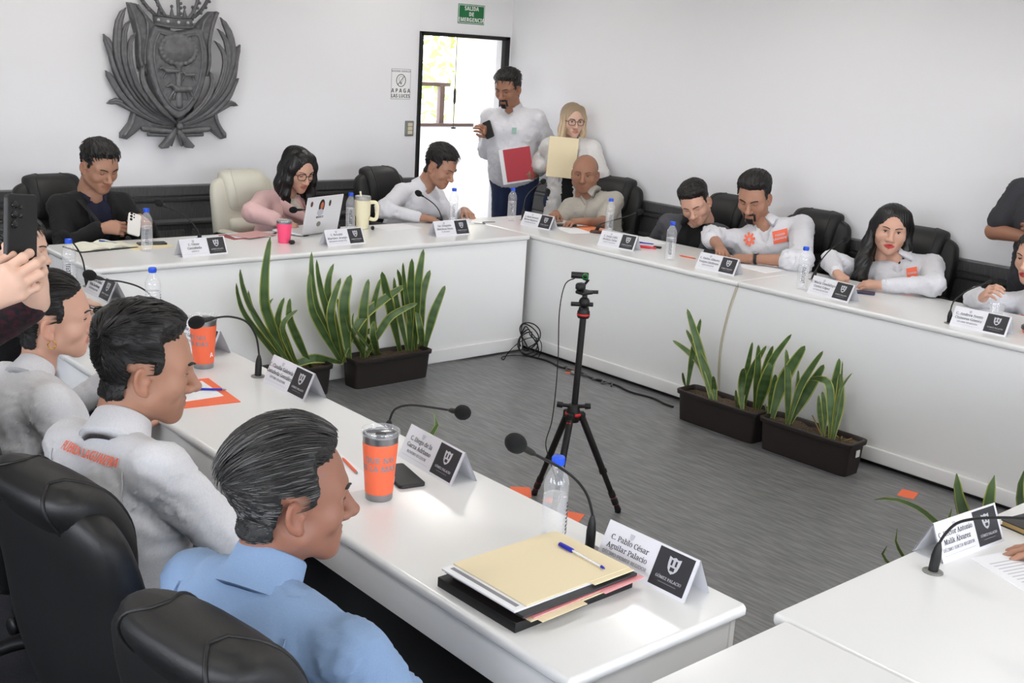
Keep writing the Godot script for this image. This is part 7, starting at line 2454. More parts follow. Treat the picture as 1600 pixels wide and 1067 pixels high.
const PLANT_D := [[Vector3(-0.127, 0.145, 2.039), Vector3(-0.091, 0.257, 2.014), Vector3(-0.121, 0.379, 2.041), 0.039], [Vector3(-0.114, 0.145, 2.046), Vector3(-0.080, 0.346, 2.065), Vector3(-0.072, 0.551, 2.160), 0.055], [Vector3(-0.135, 0.145, 2.157), Vector3(-0.087, 0.337, 2.099), Vector3(-0.089, 0.512, 2.065), 0.033], [Vector3(-0.135, 0.145, 2.159), Vector3(-0.104, 0.301, 2.166), Vector3(-0.080, 0.422, 2.144), 0.023], [Vector3(-0.135, 0.145, 2.161), Vector3(-0.101, 0.362, 2.187), Vector3(-0.111, 0.560, 2.291), 0.032], [Vector3(-0.109, 0.145, 2.148), Vector3(-0.062, 0.301, 2.190), Vector3(-0.038, 0.474, 2.259), 0.047], [Vector3(-0.135, 0.145, 2.034), Vector3(-0.095, 0.175, 1.994), Vector3(-0.077, 0.195, 1.969), 0.011], [Vector3(-0.135, 0.145, 2.371), Vector3(-0.073, 0.246, 2.291), Vector3(-0.033, 0.312, 2.248), 0.023], [Vector3(-0.135, 0.145, 2.373), Vector3(-0.057, 0.249, 2.310), Vector3(-0.016, 0.330, 2.255), 0.023], [Vector3(-0.135, 0.145, 2.411), Vector3(-0.057, 0.322, 2.341), Vector3(-0.055, 0.530, 2.350), 0.041], [Vector3(-0.135, 0.145, 2.413), Vector3(-0.100, 0.402, 2.338), Vector3(-0.070, 0.391, 2.209), 0.037], [Vector3(-0.132, 0.145, 2.418), Vector3(-0.084, 0.324, 2.400), Vector3(-0.070, 0.461, 2.375), 0.044], [Vector3(-0.132, 0.145, 2.418), Vector3(-0.087, 0.379, 2.399), Vector3(-0.046, 0.475, 2.425), 0.014], [Vector3(-0.100, 0.145, 2.407), Vector3(-0.078, 0.430, 2.390), Vector3(-0.092, 0.532, 2.392), 0.011], [Vector3(-0.135, 0.145, 2.469), Vector3(-0.070, 0.145, 2.423), Vector3(-0.068, 0.158, 2.424), 0.014]]
const PLANT_E := [[Vector3(-1.020, 0.145, 3.785), Vector3(-1.618, 0.598, 3.827), Vector3(-1.757, 0.777, 3.845), 0.050], [Vector3(-0.996, 0.145, 3.785), Vector3(-1.461, 0.542, 3.832), Vector3(-1.472, 0.707, 3.826), 0.052], [Vector3(-1.061, 0.145, 3.785), Vector3(-1.722, 0.549, 3.848), Vector3(-1.747, 0.665, 3.843), 0.030], [Vector3(-1.081, 0.145, 3.785), Vector3(-1.873, 0.680, 3.817), Vector3(-2.158, 0.779, 3.828), 0.016], [Vector3(-1.299, 0.145, 3.785), Vector3(-1.895, 0.533, 3.797), Vector3(-1.970, 0.644, 3.804), 0.013], [Vector3(-1.337, 0.145, 3.785), Vector3(-1.963, 0.529, 3.790), Vector3(-2.020, 0.605, 3.809), 0.013], [Vector3(-0.625, 0.145, 3.785), Vector3(-1.234, 0.530, 3.826), Vector3(-1.260, 0.678, 3.822), 0.046], [Vector3(-0.805, 0.145, 3.785), Vector3(-1.326, 0.464, 3.828), Vector3(-1.299, 0.540, 3.812), 0.041]]
const PLANT_F := [[Vector3(-2.695, 0.145, 1.816), Vector3(-2.755, 0.687, 2.631), Vector3(-2.747, 0.795, 2.655), 0.026], [Vector3(-2.695, 0.145, 1.858), Vector3(-2.754, 0.577, 2.553), Vector3(-2.767, 0.654, 2.584), 0.024]]
# ------------------------------------------------------------------ planters, tripod, cables
func snake_leaf(a: Vector3, m: Vector3, e: Vector3, w: float, face: Vector3, sd: int) -> MB:
	var b := MB.new()
	var n := 20
	var pts := curve([a, a.lerp(m, 0.5) + (m - a.lerp(e, 0.5)) * 0.12, m, m.lerp(e, 0.5) + (m - a.lerp(e, 0.5)) * 0.12, e], n)
	var r := RandomNumberGenerator.new()
	r.seed = sd
	var us := [-1.0, -0.8, -0.74, 0.0, 0.74, 0.8, 1.0]
	var front := []
	var back := []
	var cols := []
	var ph := r.randf() * 9.0
	var blunt := r.randf() < 0.25
	for i in n:
		var u := i / float(n - 1)
		var t: Vector3 = (pts[mini(i + 1, n - 1)] - pts[maxi(i - 1, 0)]).normalized()
		var side := t.cross(face).normalized()
		var nn := side.cross(t)
		var prof := lerpf(0.42, 1.0, smoothstep(0.0, 0.55, u)) * sqrt(maxf(1.0 - pow(u, 5.0 if blunt else 2.6), 0.0))
		var hw := w * 0.66 * maxf(prof, 0.02)
		var f := []
		var k := []
		for x in us:
			var cup: float = 0.22 * hw * x * x
			f.append(pts[i] + side * x * hw + nn * (cup + 0.0015))
			k.append(pts[i] + side * x * hw + nn * (cup - 0.0015))
		front.append(f)
		back.append(k)
		var band := 0.5 + 0.5 * sin(u * 42.0 + ph + 1.3 * sin(u * 17.0 + ph))
		var g := Color(0.035, 0.085, 0.02).lerp(Color(0.09, 0.17, 0.045), band * 0.7 + 0.15 * r.randf())
		var yel := Color(0.36, 0.38, 0.08)
		cols.append([yel, yel, g, g.lightened(0.02), g, yel, yel])
	for side_ in [front, back]:
		var ids := []
		for i in n:
			var row := []
			for j in us.size():
				b.c = cols[i][j]
				row.append(b.vert(side_[i][j]))
			ids.append(row)
		for i in n - 1:
			for j in us.size() - 1:
				if side_ == front: b.quad(ids[i][j], ids[i][j + 1], ids[i + 1][j + 1], ids[i + 1][j])
				else: b.quad(ids[i][j + 1], ids[i][j], ids[i + 1][j], ids[i + 1][j + 1])
	return b

func planter(label: String, at: Vector3, turn: float, leaves: Array, face: Vector3, len := 0.54, extra := 0) -> void:
	var t := thing("planter", label, "planter", at, turn, "long brown planters with snake plants")
	var b := MB.new()
	var rr := func(y: float, hx: float, hz: float) -> Array: return ring_se(Vector3(0, y, 0), hx, hz, 9.0, 40)
	var hx := len / 2
	b.loft([rr.call(0.004, hx - 0.022, 0.064), rr.call(0.0, hx - 0.02, 0.066), rr.call(0.06, hx - 0.015, 0.072), rr.call(0.145, hx - 0.01, 0.078), rr.call(0.147, hx, 0.088), rr.call(0.167, hx + 0.002, 0.09), rr.call(0.170, hx, 0.088), rr.call(0.170, hx - 0.014, 0.074), rr.call(0.14, hx - 0.016, 0.072)], false)
	part("planter_box", b, M.planter, t)
	b = MB.new()
	b.loft([rr.call(0.003, hx - 0.022, 0.064), rr.call(0.0055, hx - 0.022, 0.064)])
	part("planter_bottom", b, M.planter, t)
	b = MB.new()
	var rows := []
	for i in 25:
		var r := []
		for j in 7:
			var x := lerpf(-hx + 0.017, hx - 0.017, i / 24.0)
			var z := lerpf(-0.0725, 0.0725, j / 6.0)
			r.append(Vector3(x, 0.147 + 0.006 * sin(x * 41.0 + j * 2.0) + 0.004 * sin(z * 90.0 + x * 30), z))
		rows.append(r)
	b.loft(rows, false, false)
	part("soil", b, M.soil, t)
	var inv := t.transform.affine_inverse()
	var i := 0
	for l in leaves:
		i += 1
		part("leaf", snake_leaf(inv * l[0], inv * l[1], inv * l[2], l[3], inv.basis * (face + Vector3(0.3 * sin(i * 2.1), 0, 0.3 * cos(i * 1.7))).normalized(), i), M.leaf, t)
	if extra > 0:
		for k in 7:
			var s := MB.new()
			var p := Vector3(0.08 + 0.02 * k, 0.155, -0.02 + 0.012 * (k % 3))
			var a := k * 1.1
			s.tube([p, p + Vector3(cos(a) * 0.045, 0.006 + 0.012 * (k % 2), sin(a) * 0.03)], 0.0022, 5)
			part("dry_stalk", s, M.straw, t)
		var s := MB.new()
		s.tube([Vector3(0.08, 0.15, 0.03), Vector3(-0.01, 0.23, 0.0)], 0.003, 5)
		part("dry_stalk", s, M.straw, t)
		s = MB.new()
		s.bx(Vector3(hx - 0.008, 0.11, -0.01), Vector3(0.004, 0.035, 0.03), 0.0005)
		part("sticker", s, M.white_print, t)

func build_floor_things() -> void:
	var f := Vector3(-0.66, 0.1, 0.75).normalized()
	planter("brown planter of tall snake plants under the back table, nearer the left table", Vector3(-1.83, 0, 0.12), 0.0, PLANT_A, f)
	planter("brown planter under the back table, second from the left, with a leaf lying bent over", Vector3(-1.16, 0, 0.125), 0.02, PLANT_B, f)
	planter("brown planter before the right table, nearer the back wall", Vector3(-0.12, 0, 1.74), -PI / 2 + 0.02, PLANT_C, f, 0.53)
	planter("brown planter before the right table with dry stalks and a white sticker on its end", Vector3(-0.115, 0, 2.29), -PI / 2 + 0.02, PLANT_D, f, 0.53, 1)
	planter("planter hidden behind the near table, only its snake plant leaf tips showing", Vector3(-1.45, 0, 3.85), 0.0, PLANT_E, f, 0.9)
	planter("planter hidden behind the left table, one green leaf tip showing", Vector3(-2.72, 0, 2.4), PI / 2, PLANT_F, f)
	tripod()
	# orange tape marks on the floor
	var tape := ["orange tape mark on the floor behind the tripod column", "orange tape mark at the foot of the right table's skirting", "orange tape mark beside the tripod's left foot", "orange tape mark on the floor beside the nearest microphone", "small orange tape mark between tripod foot and bottle"]
	var i := 0
	for q in [[-0.06, 0.52, 0.1, 0.05, 0.4], [-0.1, 2.83, 0.1, 0.075, 0.3], [-1.62, 1.84, 0.12, 0.09, 0.9], [-1.62, 2.17, 0.11, 0.08, 0.5], [-1.57, 1.98, 0.06, 0.05, 0.2]]:
		var b := MB.new()
		b.box(Transform3D(Basis(Vector3.UP, q[4]), Vector3(0, 0.001, 0)), Vector3(q[2], 0.002, q[3]), 0.0006)
		single("floor_tape", b, M.orange_paper, tape[i], "tape", Vector3(q[0], 0, q[1]), 0.0, "orange tape marks on the floor")
		i += 1
	# the cables along the skirting, and the coil in the corner
	var run := []
	for k in 22: run.append(Vector3(-0.055 - 0.012 * sin(k * 1.3), 0.006, 0.05 + k * 0.062))
	cable("black power cable lying along the right table's skirting", run, 0.006)
	run = []
	for k in 18: run.append(Vector3(-0.075 + 0.02 * sin(k * 2.1), 0.012 + 0.006 * sin(k * 1.7), 0.45 + k * 0.026))
	cable("tangle of grey cable beside the tape on the skirting", run, 0.005, "cable", mat("grey_cable", Color(0.3, 0.3, 0.31), 0.4))
	var plug := MB.new()
	plug.bx(Vector3(0, 0.012, 0), Vector3(0.025, 0.022, 0.045), 0.006)
	single("power_plug", plug, M.grey_plastic, "pale grey plug lying among the floor cables", "plug", Vector3(-0.1, 0, 0.58), 0.4)
	var coil := []
	for k in 70:
		var a := k * 0.42
		var r := 0.075 + 0.03 * sin(k * 0.37)
		coil.append(Vector3(-0.075 + 0.022 * sin(k * 0.9), 0.115 + r * sin(a) * 1.05, 0.135 + r * cos(a)))
	cable("coil of black cable leaning in the corner of the tables", coil, 0.004)
	run = []
	for k in 25:
		var a := TAU * k / 24
		run.append(Vector3(-0.16 + 0.11 * cos(a), 0.006 + 0.16 * maxf(0.0, sin(a)), 0.16 + 0.1 * sin(a + 0.4)))
	cable("wide loop of black cable in front of the corner coil", run, 0.003)
	# beige cable strip over the joint of the right table
	var sb := MB.new()
	var path := curve([Vector3(0.08, 0.725, 1.591), Vector3(0.08, 0.589, 1.556), Vector3(0.08, 0.421, 1.529), Vector3(0.08, 0.28, 1.527), Vector3(0.08, 0.131, 1.54), Vector3(0.06, 0.10, 1.542)], 24)
	sb.tube(path, 0.009, 8, true, 0.6)
	single("cable_strip", sb, mat("beige_strip", Color(0.77, 0.74, 0.66), 0.5), "curved beige cable strip running down the right table's front panel", "cable strip", Vector3.ZERO)

func tripod() -> void:
	var h := Vector3(-1.6, 0, 2.12)
	var t := thing("tripod", "black camera tripod with red details standing on the floor between the tables", "tripod", h)
	var red := mat("red_trim", Color(0.75, 0.1, 0.08), 0.4)
	var blk: Material = M.black_metal
	var feet := [Vector3(-1.413, 0, 2.235) - h, Vector3(-1.588, 0, 1.895) - h, Vector3(-1.79, 0, 2.217) - h]
	var hub := Vector3(0, 0.425, -0.01)
	for k in 3:
		var d: Vector3 = (feet[k] - hub * Vector3(1, 0, 1)).normalized()
		var top := hub + d * 0.04 - Vector3.UP * 0.005
		var f: Vector3 = feet[k] + Vector3.UP * 0.012
		var b := MB.new()
		b.tube([top, top.lerp(f, 0.55), top.lerp(f, 0.555), top.lerp(f, 0.59), top.lerp(f, 0.595)], [0.0145, 0.0145, 0.017, 0.017, 0.0125], 14)
		var leg := part("leg", b, blk, t)
		b = MB.new()
		b.tube([top.lerp(f, 0.59), top.lerp(f, 0.8)], 0.0118, 12)
		part("leg_section", b, M.black_plastic, leg)
		for q in [0.8, 0.88]:
			b = MB.new()
			b.tube([top.lerp(f, q), top.lerp(f, q + 0.055)], 0.0148, 12)
			part("twist_lock", b, M.black_plastic, leg)
			b = MB.new()
			b.tube([top.lerp(f, q + 0.055), top.lerp(f, q + 0.062)], 0.0135, 12)
			part("lock_ring", b, red, leg)
		b = MB.new()
		b.tube([top.lerp(f, 0.94), f, f - Vector3.UP * 0.012], [0.011, 0.0145, 0.0125], 12)
		part("rubber_foot", b, M.black_plastic, leg)
		b = MB.new()
		b.box(Transform3D(Basis.looking_at(d), hub + d * 0.036 + Vector3.UP * 0.004), Vector3(0.034, 0.04, 0.03), 0.007)
		part("leg_hinge", b, blk, t)
		b = MB.new()
		b.box(Transform3D(Basis.looking_at(d), hub + d * 0.053 - Vector3.UP * 0.02), Vector3(0.018, 0.022, 0.012), 0.003)
		part("angle_button", b, red, t)
	var b := MB.new()
	b.lathe(xf(hub), [Vector2(0, -0.02), Vector2(0.026, -0.02), Vector2(0.03, 0.0), Vector2(0.03, 0.02), Vector2(0.024, 0.04), Vector2(0.02, 0.055), Vector2(0, 0.055)], 24)
	part("hub", b, blk, t)
	b = MB.new()
	b.lathe(xf(hub), [Vector2(0.029, 0.005), Vector2(0.034, 0.008), Vector2(0.034, 0.016), Vector2(0.029, 0.02)], 24)
	part("hub_ring", b, red, t)
	for s in [-1, 1]:
		b = MB.new()
		var dv: Vector3 = Vector3(0.75, 0, 0.66) * s
		b.tube([hub + Vector3.UP * 0.045, hub + Vector3.UP * 0.048 + dv * 0.045, hub + Vector3.UP * 0.048 + dv * 0.047, hub + Vector3.UP * 0.05 + dv * 0.07], [0.008, 0.008, 0.013, 0.012], 10)
		part("clamp_knob", b, blk, t)
	b = MB.new()
	b.tube([hub + Vector3(0.004, 0.05, 0), Vector3(0.016, 0.86, -0.01)], 0.0135, 16)
	part("center_column", b, blk, t)
	var top := Vector3(0.016, 0.86, -0.01)
	b = MB.new()
	b.lathe(xf(top), [Vector2(0, -0.015), Vector2(0.022, -0.015), Vector2(0.026, -0.008), Vector2(0.026, 0.012), Vector2(0.022, 0.018), Vector2(0.02, 0.03), Vector2(0, 0.03)], 20)
	part("column_cap", b, blk, t)
	b = MB.new()
	b.lathe(xf(top), [Vector2(0.0262, -0.004), Vector2(0.0275, 0.0), Vector2(0.0262, 0.004)], 20)
	part("cap_ring", b, red, t)
	b = MB.new()
	b.ball(top + Vector3(0, 0.05, 0), Vector3(0.023, 0.024, 0.023), 16, 12)
	b.tube([top + Vector3(-0.045, 0.042, -0.03), top + Vector3(0.03, 0.042, 0.02)], 0.009, 10)
	b.tube([top + Vector3(0, 0.06, 0), top + Vector3(0, 0.085, 0)], 0.011, 12)
	part("ball_head", b, blk, t)
	b = MB.new()
	b.bx(top + Vector3(-0.004, 0.092, 0.0), Vector3(0.06, 0.014, 0.05), 0.004)
	b.tube([top + Vector3(0.01, 0.092, 0.0), top + Vector3(0.045, 0.094, 0.03)], 0.0075, 10)
	part("release_plate", b, M.black_plastic, t)
	b = MB.new()
	b.bx(top + Vector3(-0.018, 0.115, -0.01), Vector3(0.04, 0.03, 0.034), 0.008)
	b.tube([top + Vector3(0.0, 0.12, -0.008), top + Vector3(0.012, 0.14, 0.0), top + Vector3(-0.015, 0.15, 0)], 0.006, 8)
	part("webcam_clip", b, M.black_plastic, t)
	# the webcam on top, a thing of its own
	var cpos := h + top + Vector3(-0.03, 0.163, -0.005)
	var w := thing("webcam", "small black webcam with a green lens ring on top of the tripod", "webcam", cpos)
	w.rotation = Vector3(0, -0.75, 0)
	w.scale = Vector3.ONE * 0.72
	b = MB.new()
	b.tube([Vector3(-0.05, 0, 0), Vector3(-0.047, 0, 0), Vector3(0.043, 0, 0), Vector3(0.047, 0, 0)], [0.016, 0.0185, 0.0185, 0.015], 20)
	part("body_shell", b, M.black_plastic, w)
	var lens_at := Vector3(0.028, 0.0, 0.018)
	b = MB.new()
	b.lathe(Transform3D(Basis(Vector3.RIGHT, PI / 2), lens_at), [Vector2(0.012, 0), Vector2(0.0165, 0.002), Vector2(0.0165, 0.005), Vector2(0.012, 0.006)], 24)
	part("lens_ring", b, mat("green_ring", Color(0.05, 0.5, 0.15), 0.4), w)
	b = MB.new()
	b.ball(lens_at, Vector3(0.012, 0.012, 0.005), 16, 8)
	part("lens", b, mat("lens_glass", Color(0.015, 0.015, 0.02), 0.15), w)
	cable("thin black camera cable hanging from the webcam beside the tripod", [cpos + Vector3(-0.03, -0.01, 0.0), Vector3(-1.69, 0.99, 2.1), Vector3(-1.71, 0.88, 2.1), Vector3(-1.70, 0.7, 2.1), Vector3(-1.70, 0.55, 2.1), Vector3(-1.71, 0.42, 2.1), Vector3(-1.735, 0.33, 2.1), Vector3(-1.72, 0.25, 2.12), Vector3(-1.68, 0.1, 2.15), Vector3(-1.7, 0.004, 2.1), Vector3(-1.9, 0.004, 2.0)], 0.0022)
# ------------------------------------------------------------------ the crest and the signs on the back wall
func cp(u: float, v: float, z := 0.0) -> Vector3:
	return Vector3((u - 268.0) / 225.0, (114.0 - v) / 241.0, z)

func crest_leaf(pts: Array, w: float, z0: float, z1: float) -> MB:
	var b := MB.new()
	var p3 := []
	for i in pts.size(): p3.append(cp(pts[i][0], pts[i][1], lerpf(z0, z1, sin(PI * i / (pts.size() - 1.0)))))
	var n := 18
	var c := curve(p3, n)
	var rings := []
	for i in n:
		var u := i / float(n - 1)
		var t: Vector3 = (c[mini(i + 1, n - 1)] - c[maxi(i - 1, 0)]).normalized()
		var s := Vector3(-t.y, t.x, 0).normalized()
		var hw := w * 0.5 * (0.06 + pow(sin(PI * pow(u, 0.62)), 0.8) * 0.94 if u < 0.62 else lerpf(0.99, 0.3, (u - 0.62) / 0.38))
		rings.append([c[i] + s * hw, c[i] + s * hw * 0.55 + Vector3(0, 0, 0.016), c[i] + s * hw * 0.1 + Vector3(0, 0, 0.008), c[i] - s * hw * 0.1 + Vector3(0, 0, 0.008), c[i] - s * hw * 0.55 + Vector3(0, 0, 0.016), c[i] - s * hw, c[i] - Vector3(0, 0, 0.012)])
	b.loft(rings)
	return b

func crest_poly(uv: Array) -> PackedVector2Array:
	var p := PackedVector2Array()
	for q in uv:
		var k := cp(q[0], q[1])
		p.append(Vector2(k.x, k.y))
	return p

func smooth_poly(uv: Array, n: int) -> PackedVector2Array:
	var c := []
	for q in uv: c.append(cp(q[0], q[1]))
	c.append(c[0])
	var out := PackedVector2Array()
	var cc := curve(c, n + 1)
	for i in n: out.append(Vector2(cc[i].x, cc[i].y))
	return out

func build_crest(at: Vector3) -> void:
	var t := thing("wall_crest", "large dark grey carved coat of arms with crown, shield and leaves on the back wall", "crest", at)
	var m: Material = M.crest_paint
	var b := MB.new()
	b.bx(Vector3(0, -0.03, 0.006), Vector3(0.3, 0.5, 0.013), 0.002)
	part("mounting_board", b, m, t)
	# drapery behind the shield
	for s in [0, 1]:
		var fx := func(u: float) -> float: return u if s == 0 else 536.0 - u
		var up := []
		for q in [[199, 8], [211, 9], [226, 24], [238, 38], [262, 42], [262, 150], [226, 118], [213, 106], [211, 84], [211, 58], [204, 32]]: up.append([fx.call(q[0]), q[1] + (4 if s == 1 else 0)])
		b = MB.new()
		b.prism(xf(Vector3(0, 0, 0.012)), crest_poly(up), 0.05, 0.012)
		var dr := part("drapery", b, m, t)
		b = MB.new()
		var ed := []
		for q in [[200, 9], [208, 30], [214, 60], [214, 90], [219, 110]]: ed.append(cp(fx.call(q[0]), q[1] + (4 if s == 1 else 0), 0.062))
		b.tube(curve(ed, 20), 0.014, 8)
		part("drapery_fold", b, m, dr)
		b = MB.new()
		ed = []
		for q in [[211, 11], [224, 30], [226, 55], [222, 78], [221, 100]]: ed.append(cp(fx.call(q[0]), q[1] + (4 if s == 1 else 0), 0.066))
		b.tube(curve(ed, 20), 0.011, 8)
		part("drapery_fold", b, m, dr)
		var lo := []
		for q in [[203, 172], [197, 190], [184, 206], [184, 214], [193, 216], [206, 206], [216, 197], [266, 200], [266, 180]]: lo.append([fx.call(q[0]), q[1]])
		b = MB.new()
		b.prism(xf(Vector3(0, 0, 0.012)), crest_poly(lo), 0.04, 0.012)
		part("drapery", b, m, t)
		b = MB.new()
		b.tube(curve([cp(fx.call(204), 174, 0.055), cp(fx.call(200), 190, 0.06), cp(fx.call(188), 210, 0.055)], 14), 0.013, 8)
		part("drapery_fold", b, m, t)
		# the two rolls below
		b = MB.new()
		b.tube([cp(fx.call(262), 203, 0.06), cp(fx.call(240), 201, 0.062), cp(fx.call(217), 199, 0.06), cp(fx.call(214), 199, 0.06)], [0.018, 0.02, 0.02, 0.014], 12)
		part("scroll", b, m, t)
		b = MB.new()
		b.tube([cp(fx.call(262), 209, 0.05), cp(fx.call(224), 208, 0.05)], 0.013, 10)
		part("scroll", b, m, t)
		# leaves, from the inner to the lowest
		for q in [[[[195, 16], [183, 38], [179, 78], [193, 128], [226, 168], [266, 192]], 0.066, 0.05, 0.085], [[[201, 34], [190, 50], [187, 84], [200, 132], [232, 170], [266, 190]], 0.05, 0.06, 0.1], [[[207, 53], [197, 66], [194, 92], [208, 138], [238, 172], [266, 188]], 0.042, 0.068, 0.112],
			[[[162, 57], [172, 80], [180, 112], [198, 148], [230, 178], [264, 193]], 0.075, 0.045, 0.075], [[[164, 111], [174, 128], [188, 150], [212, 172], [240, 186], [264, 194]], 0.06, 0.04, 0.066], [[[165, 161], [178, 157], [196, 165], [218, 178], [244, 189], [266, 195]], 0.05, 0.036, 0.06],
			[[[216, 102], [213, 122], [222, 145], [240, 168], [256, 182], [267, 190]], 0.045, 0.075, 0.12]]:
			var pp := []
			for k in q[0]: pp.append([fx.call(k[0]), k[1] + (5.0 if s == 1 and k[1] < 120 else 0.0)])
			part("leaf", crest_leaf(pp, q[1], q[2], q[3]), m, t)
		# ribbon tails
		b = MB.new()
		var rb := [[264, 196], [254, 210], [240, 226], [243, 230], [254, 229], [264, 212], [271, 199]]
		var rr := []
		for q in rb: rr.append([fx.call(q[0]), q[1]])
		b.prism(xf(Vector3(0, 0, 0.05)), crest_poly(rr), 0.035, 0.01)
		part("ribbon", b, m, t)
		b = MB.new()
		b.tube([cp(fx.call(266), 200, 0.07), cp(fx.call(263), 214, 0.065), cp(fx.call(259), 226, 0.055)], [0.008, 0.009, 0.011], 8)
		part("ribbon", b, m, t)
	b = MB.new()
	b.ball(cp(269, 194, 0.105), Vector3(0.024, 0.024, 0.018), 16, 10)
	part("knot", b, m, t)
	# shield: rim and sunk field
	var sh := [[234, 40], [268, 47], [303, 40], [312, 58], [316, 90], [308, 132], [292, 164], [268, 182], [244, 164], [229, 132], [221, 90], [225, 58]]
	b = MB.new()
	b.prism(xf(Vector3(0, 0, 0.03)), smooth_poly(sh, 60), 0.075, 0.014)
	var shp := part("shield", b, m, t)
	var inn := smooth_poly([[240, 50], [268, 56], [297, 50], [304, 66], [306, 92], [299, 128], [286, 154], [268, 168], [250, 154], [238, 128], [231, 92], [233, 66]], 60)
	var rim := MB.new()
	var ring := []
	for p in inn: ring.append(Vector3(p.x, p.y, 0.106))
	ring.append(ring[0])
	rim.tube(ring, 0.009, 8, false)
	part("shield_rim", rim, m, shp)
	# tree on the field
	var f := Field.new()
	f.ell(cp(268, 74, 0.105), Vector3(0.118, 0.09, 0.036), 0.02)
	for i in 22:
		var a := TAU * i / 22
		f.ell(cp(268, 75, 0.104) + Vector3(cos(a) * 0.12, sin(a) * 0.09, 0), Vector3(0.021, 0.021, 0.022), 0.006)
	for i in 34:
		var r := 0.09 * sqrt(i / 34.0)
		f.ell(cp(268, 75, 0.122 - r * 0.1) + Vector3(cos(i * 2.4) * r, sin(i * 2.4) * r * 0.8, 0), Vector3(0.014, 0.014, 0.012), 0.005)
	f.cap(cp(268, 92, 0.1), cp(268, 160, 0.1), 0.018, 0.028, 0.015)
	part("tree_relief", f.build(0.0055), m, shp)
	for q in [[256, 108, -1.0, 1.0], [272, 136, -1.0, 1.3], [284, 113, -1.0, 0.75]]:
		f = Field.new()
		var o := cp(q[0], q[1], 0.112)
		var k: float = q[3]
		f.cap(o + Vector3(-0.03, 0, 0) * k, o + Vector3(0.045, 0.003, 0) * k, 0.018 * k, 0.015 * k, 0.008)
		f.cap(o + Vector3(-0.035, 0.005, 0.004) * k, o + Vector3(-0.06, 0.022, 0.006) * k, 0.012 * k, 0.013 * k, 0.006)
		f.cap(o + Vector3(-0.06, 0.022, 0.006) * k, o + Vector3(-0.082, 0.012, 0.006) * k, 0.01 * k, 0.006 * k, 0.005)
		f.cap(o + Vector3(0.05, 0.005, 0) * k, o + Vector3(0.085, 0.03, 0) * k, 0.005 * k, 0.003 * k, 0.005)
		for lx in [-0.045, -0.03, 0.03, 0.05]: f.cap(o + Vector3(lx * 0.9, -0.008, 0) * k, o + Vector3(lx * 1.45 - 0.004, -0.048, 0) * k, 0.007 * k, 0.005 * k, 0.005)
		part("hound_relief", f.build(0.0045), m, shp)
	b = MB.new()
	b.prism(xf(Vector3(0, 0, 0.1)), smooth_poly([[252, 158], [260, 152], [268, 155], [278, 152], [286, 157], [268, 166]], 30), 0.014, 0.005)
	part("mound_relief", b, m, shp)
	# crown: band with pearls, arches with beads rising to an orb
	b = MB.new()
	var lo_r := []
	var hi_r := []
	for i in 25:
		var a := lerpf(-1.35, 1.35, i / 24.0)
		lo_r.append(Vector3(sin(a) * 0.136, 0.322 - 0.018 * cos(a), 0.03 + cos(a) * 0.085))
		hi_r.append(Vector3(sin(a) * 0.143, 0.382 - 0.014 * cos(a), 0.03 + cos(a) * 0.09))
	var band := []
	for i in 25: band.append([lo_r[i], hi_r[i], hi_r[i] - Vector3(0, 0, 0.02), lo_r[i] - Vector3(0, 0, 0.02)])
	b.loft(band)
	var cr := part("crown_band", b, m, t)
	for e in [lo_r, hi_r]:
		b = MB.new()
		b.tube(e, 0.009, 8)
		part("crown_edge", b, m, cr)
	for i in 5:
		var a := lerpf(-1.0, 1.0, i / 4.0)
		b = MB.new()
		b.ball(Vector3(sin(a) * 0.141, 0.352 - 0.016 * cos(a), 0.03 + cos(a) * 0.089), Vector3.ONE * 0.0105, 12, 8)
		part("pearl", b, M.pale_print, cr)
	for i in 5:
		var a := lerpf(-1.25, 1.25, i / 4.0)
		var d := Vector3(sin(a), 0, cos(a))
		var base := Vector3(sin(a) * 0.143, 0.382 - 0.014 * cos(a), 0.03 + cos(a) * 0.088)
		var wide: float = 0.075 * sin(a)
		var pts := curve([base, base + Vector3(wide * 0.9, 0.06, 0.0), base + Vector3(wide * 1.5, 0.14, -0.01), base + Vector3(wide * 1.0, 0.23, -0.02), Vector3(0, 0.665, 0.05)], 22)
		b = MB.new()
		b.tube(pts, 0.013, 8)
		var ar := part("crown_arch", b, m, t)
		for k in 9:
			b = MB.new()
			b.ball(pts[2 + k * 2] + Vector3(0.012 * signf(a + 0.001), 0, 0.012), Vector3.ONE * 0.0105, 10, 7)
			part("bead", b, m, ar)
		if i < 4:
			var a2 := lerpf(-1.25, 1.25, (i + 0.5) / 4.0)
			b = MB.new()
			var bs := Vector3(sin(a2) * 0.143, 0.38 - 0.014 * cos(a2), 0.03 + cos(a2) * 0.088)
			b.tube([bs, bs + Vector3(0, 0.035, 0), bs + Vector3(0, 0.06, 0)], [0.018, 0.01, 0.004], 8)
			b.ball(bs + Vector3(0, 0.066, 0), Vector3.ONE * 0.011, 10, 7)
			part("crown_point", b, m, t)
	b = MB.new()
	b.ball(Vector3(0, 0.69, 0.05), Vector3.ONE * 0.03, 16, 12)
	b.bx(Vector3(0, 0.745, 0.05), Vector3(0.014, 0.07, 0.012), 0.003)
	b.bx(Vector3(0, 0.752, 0.05), Vector3(0.05, 0.014, 0.012), 0.003)
	part("orb", b, m, t)

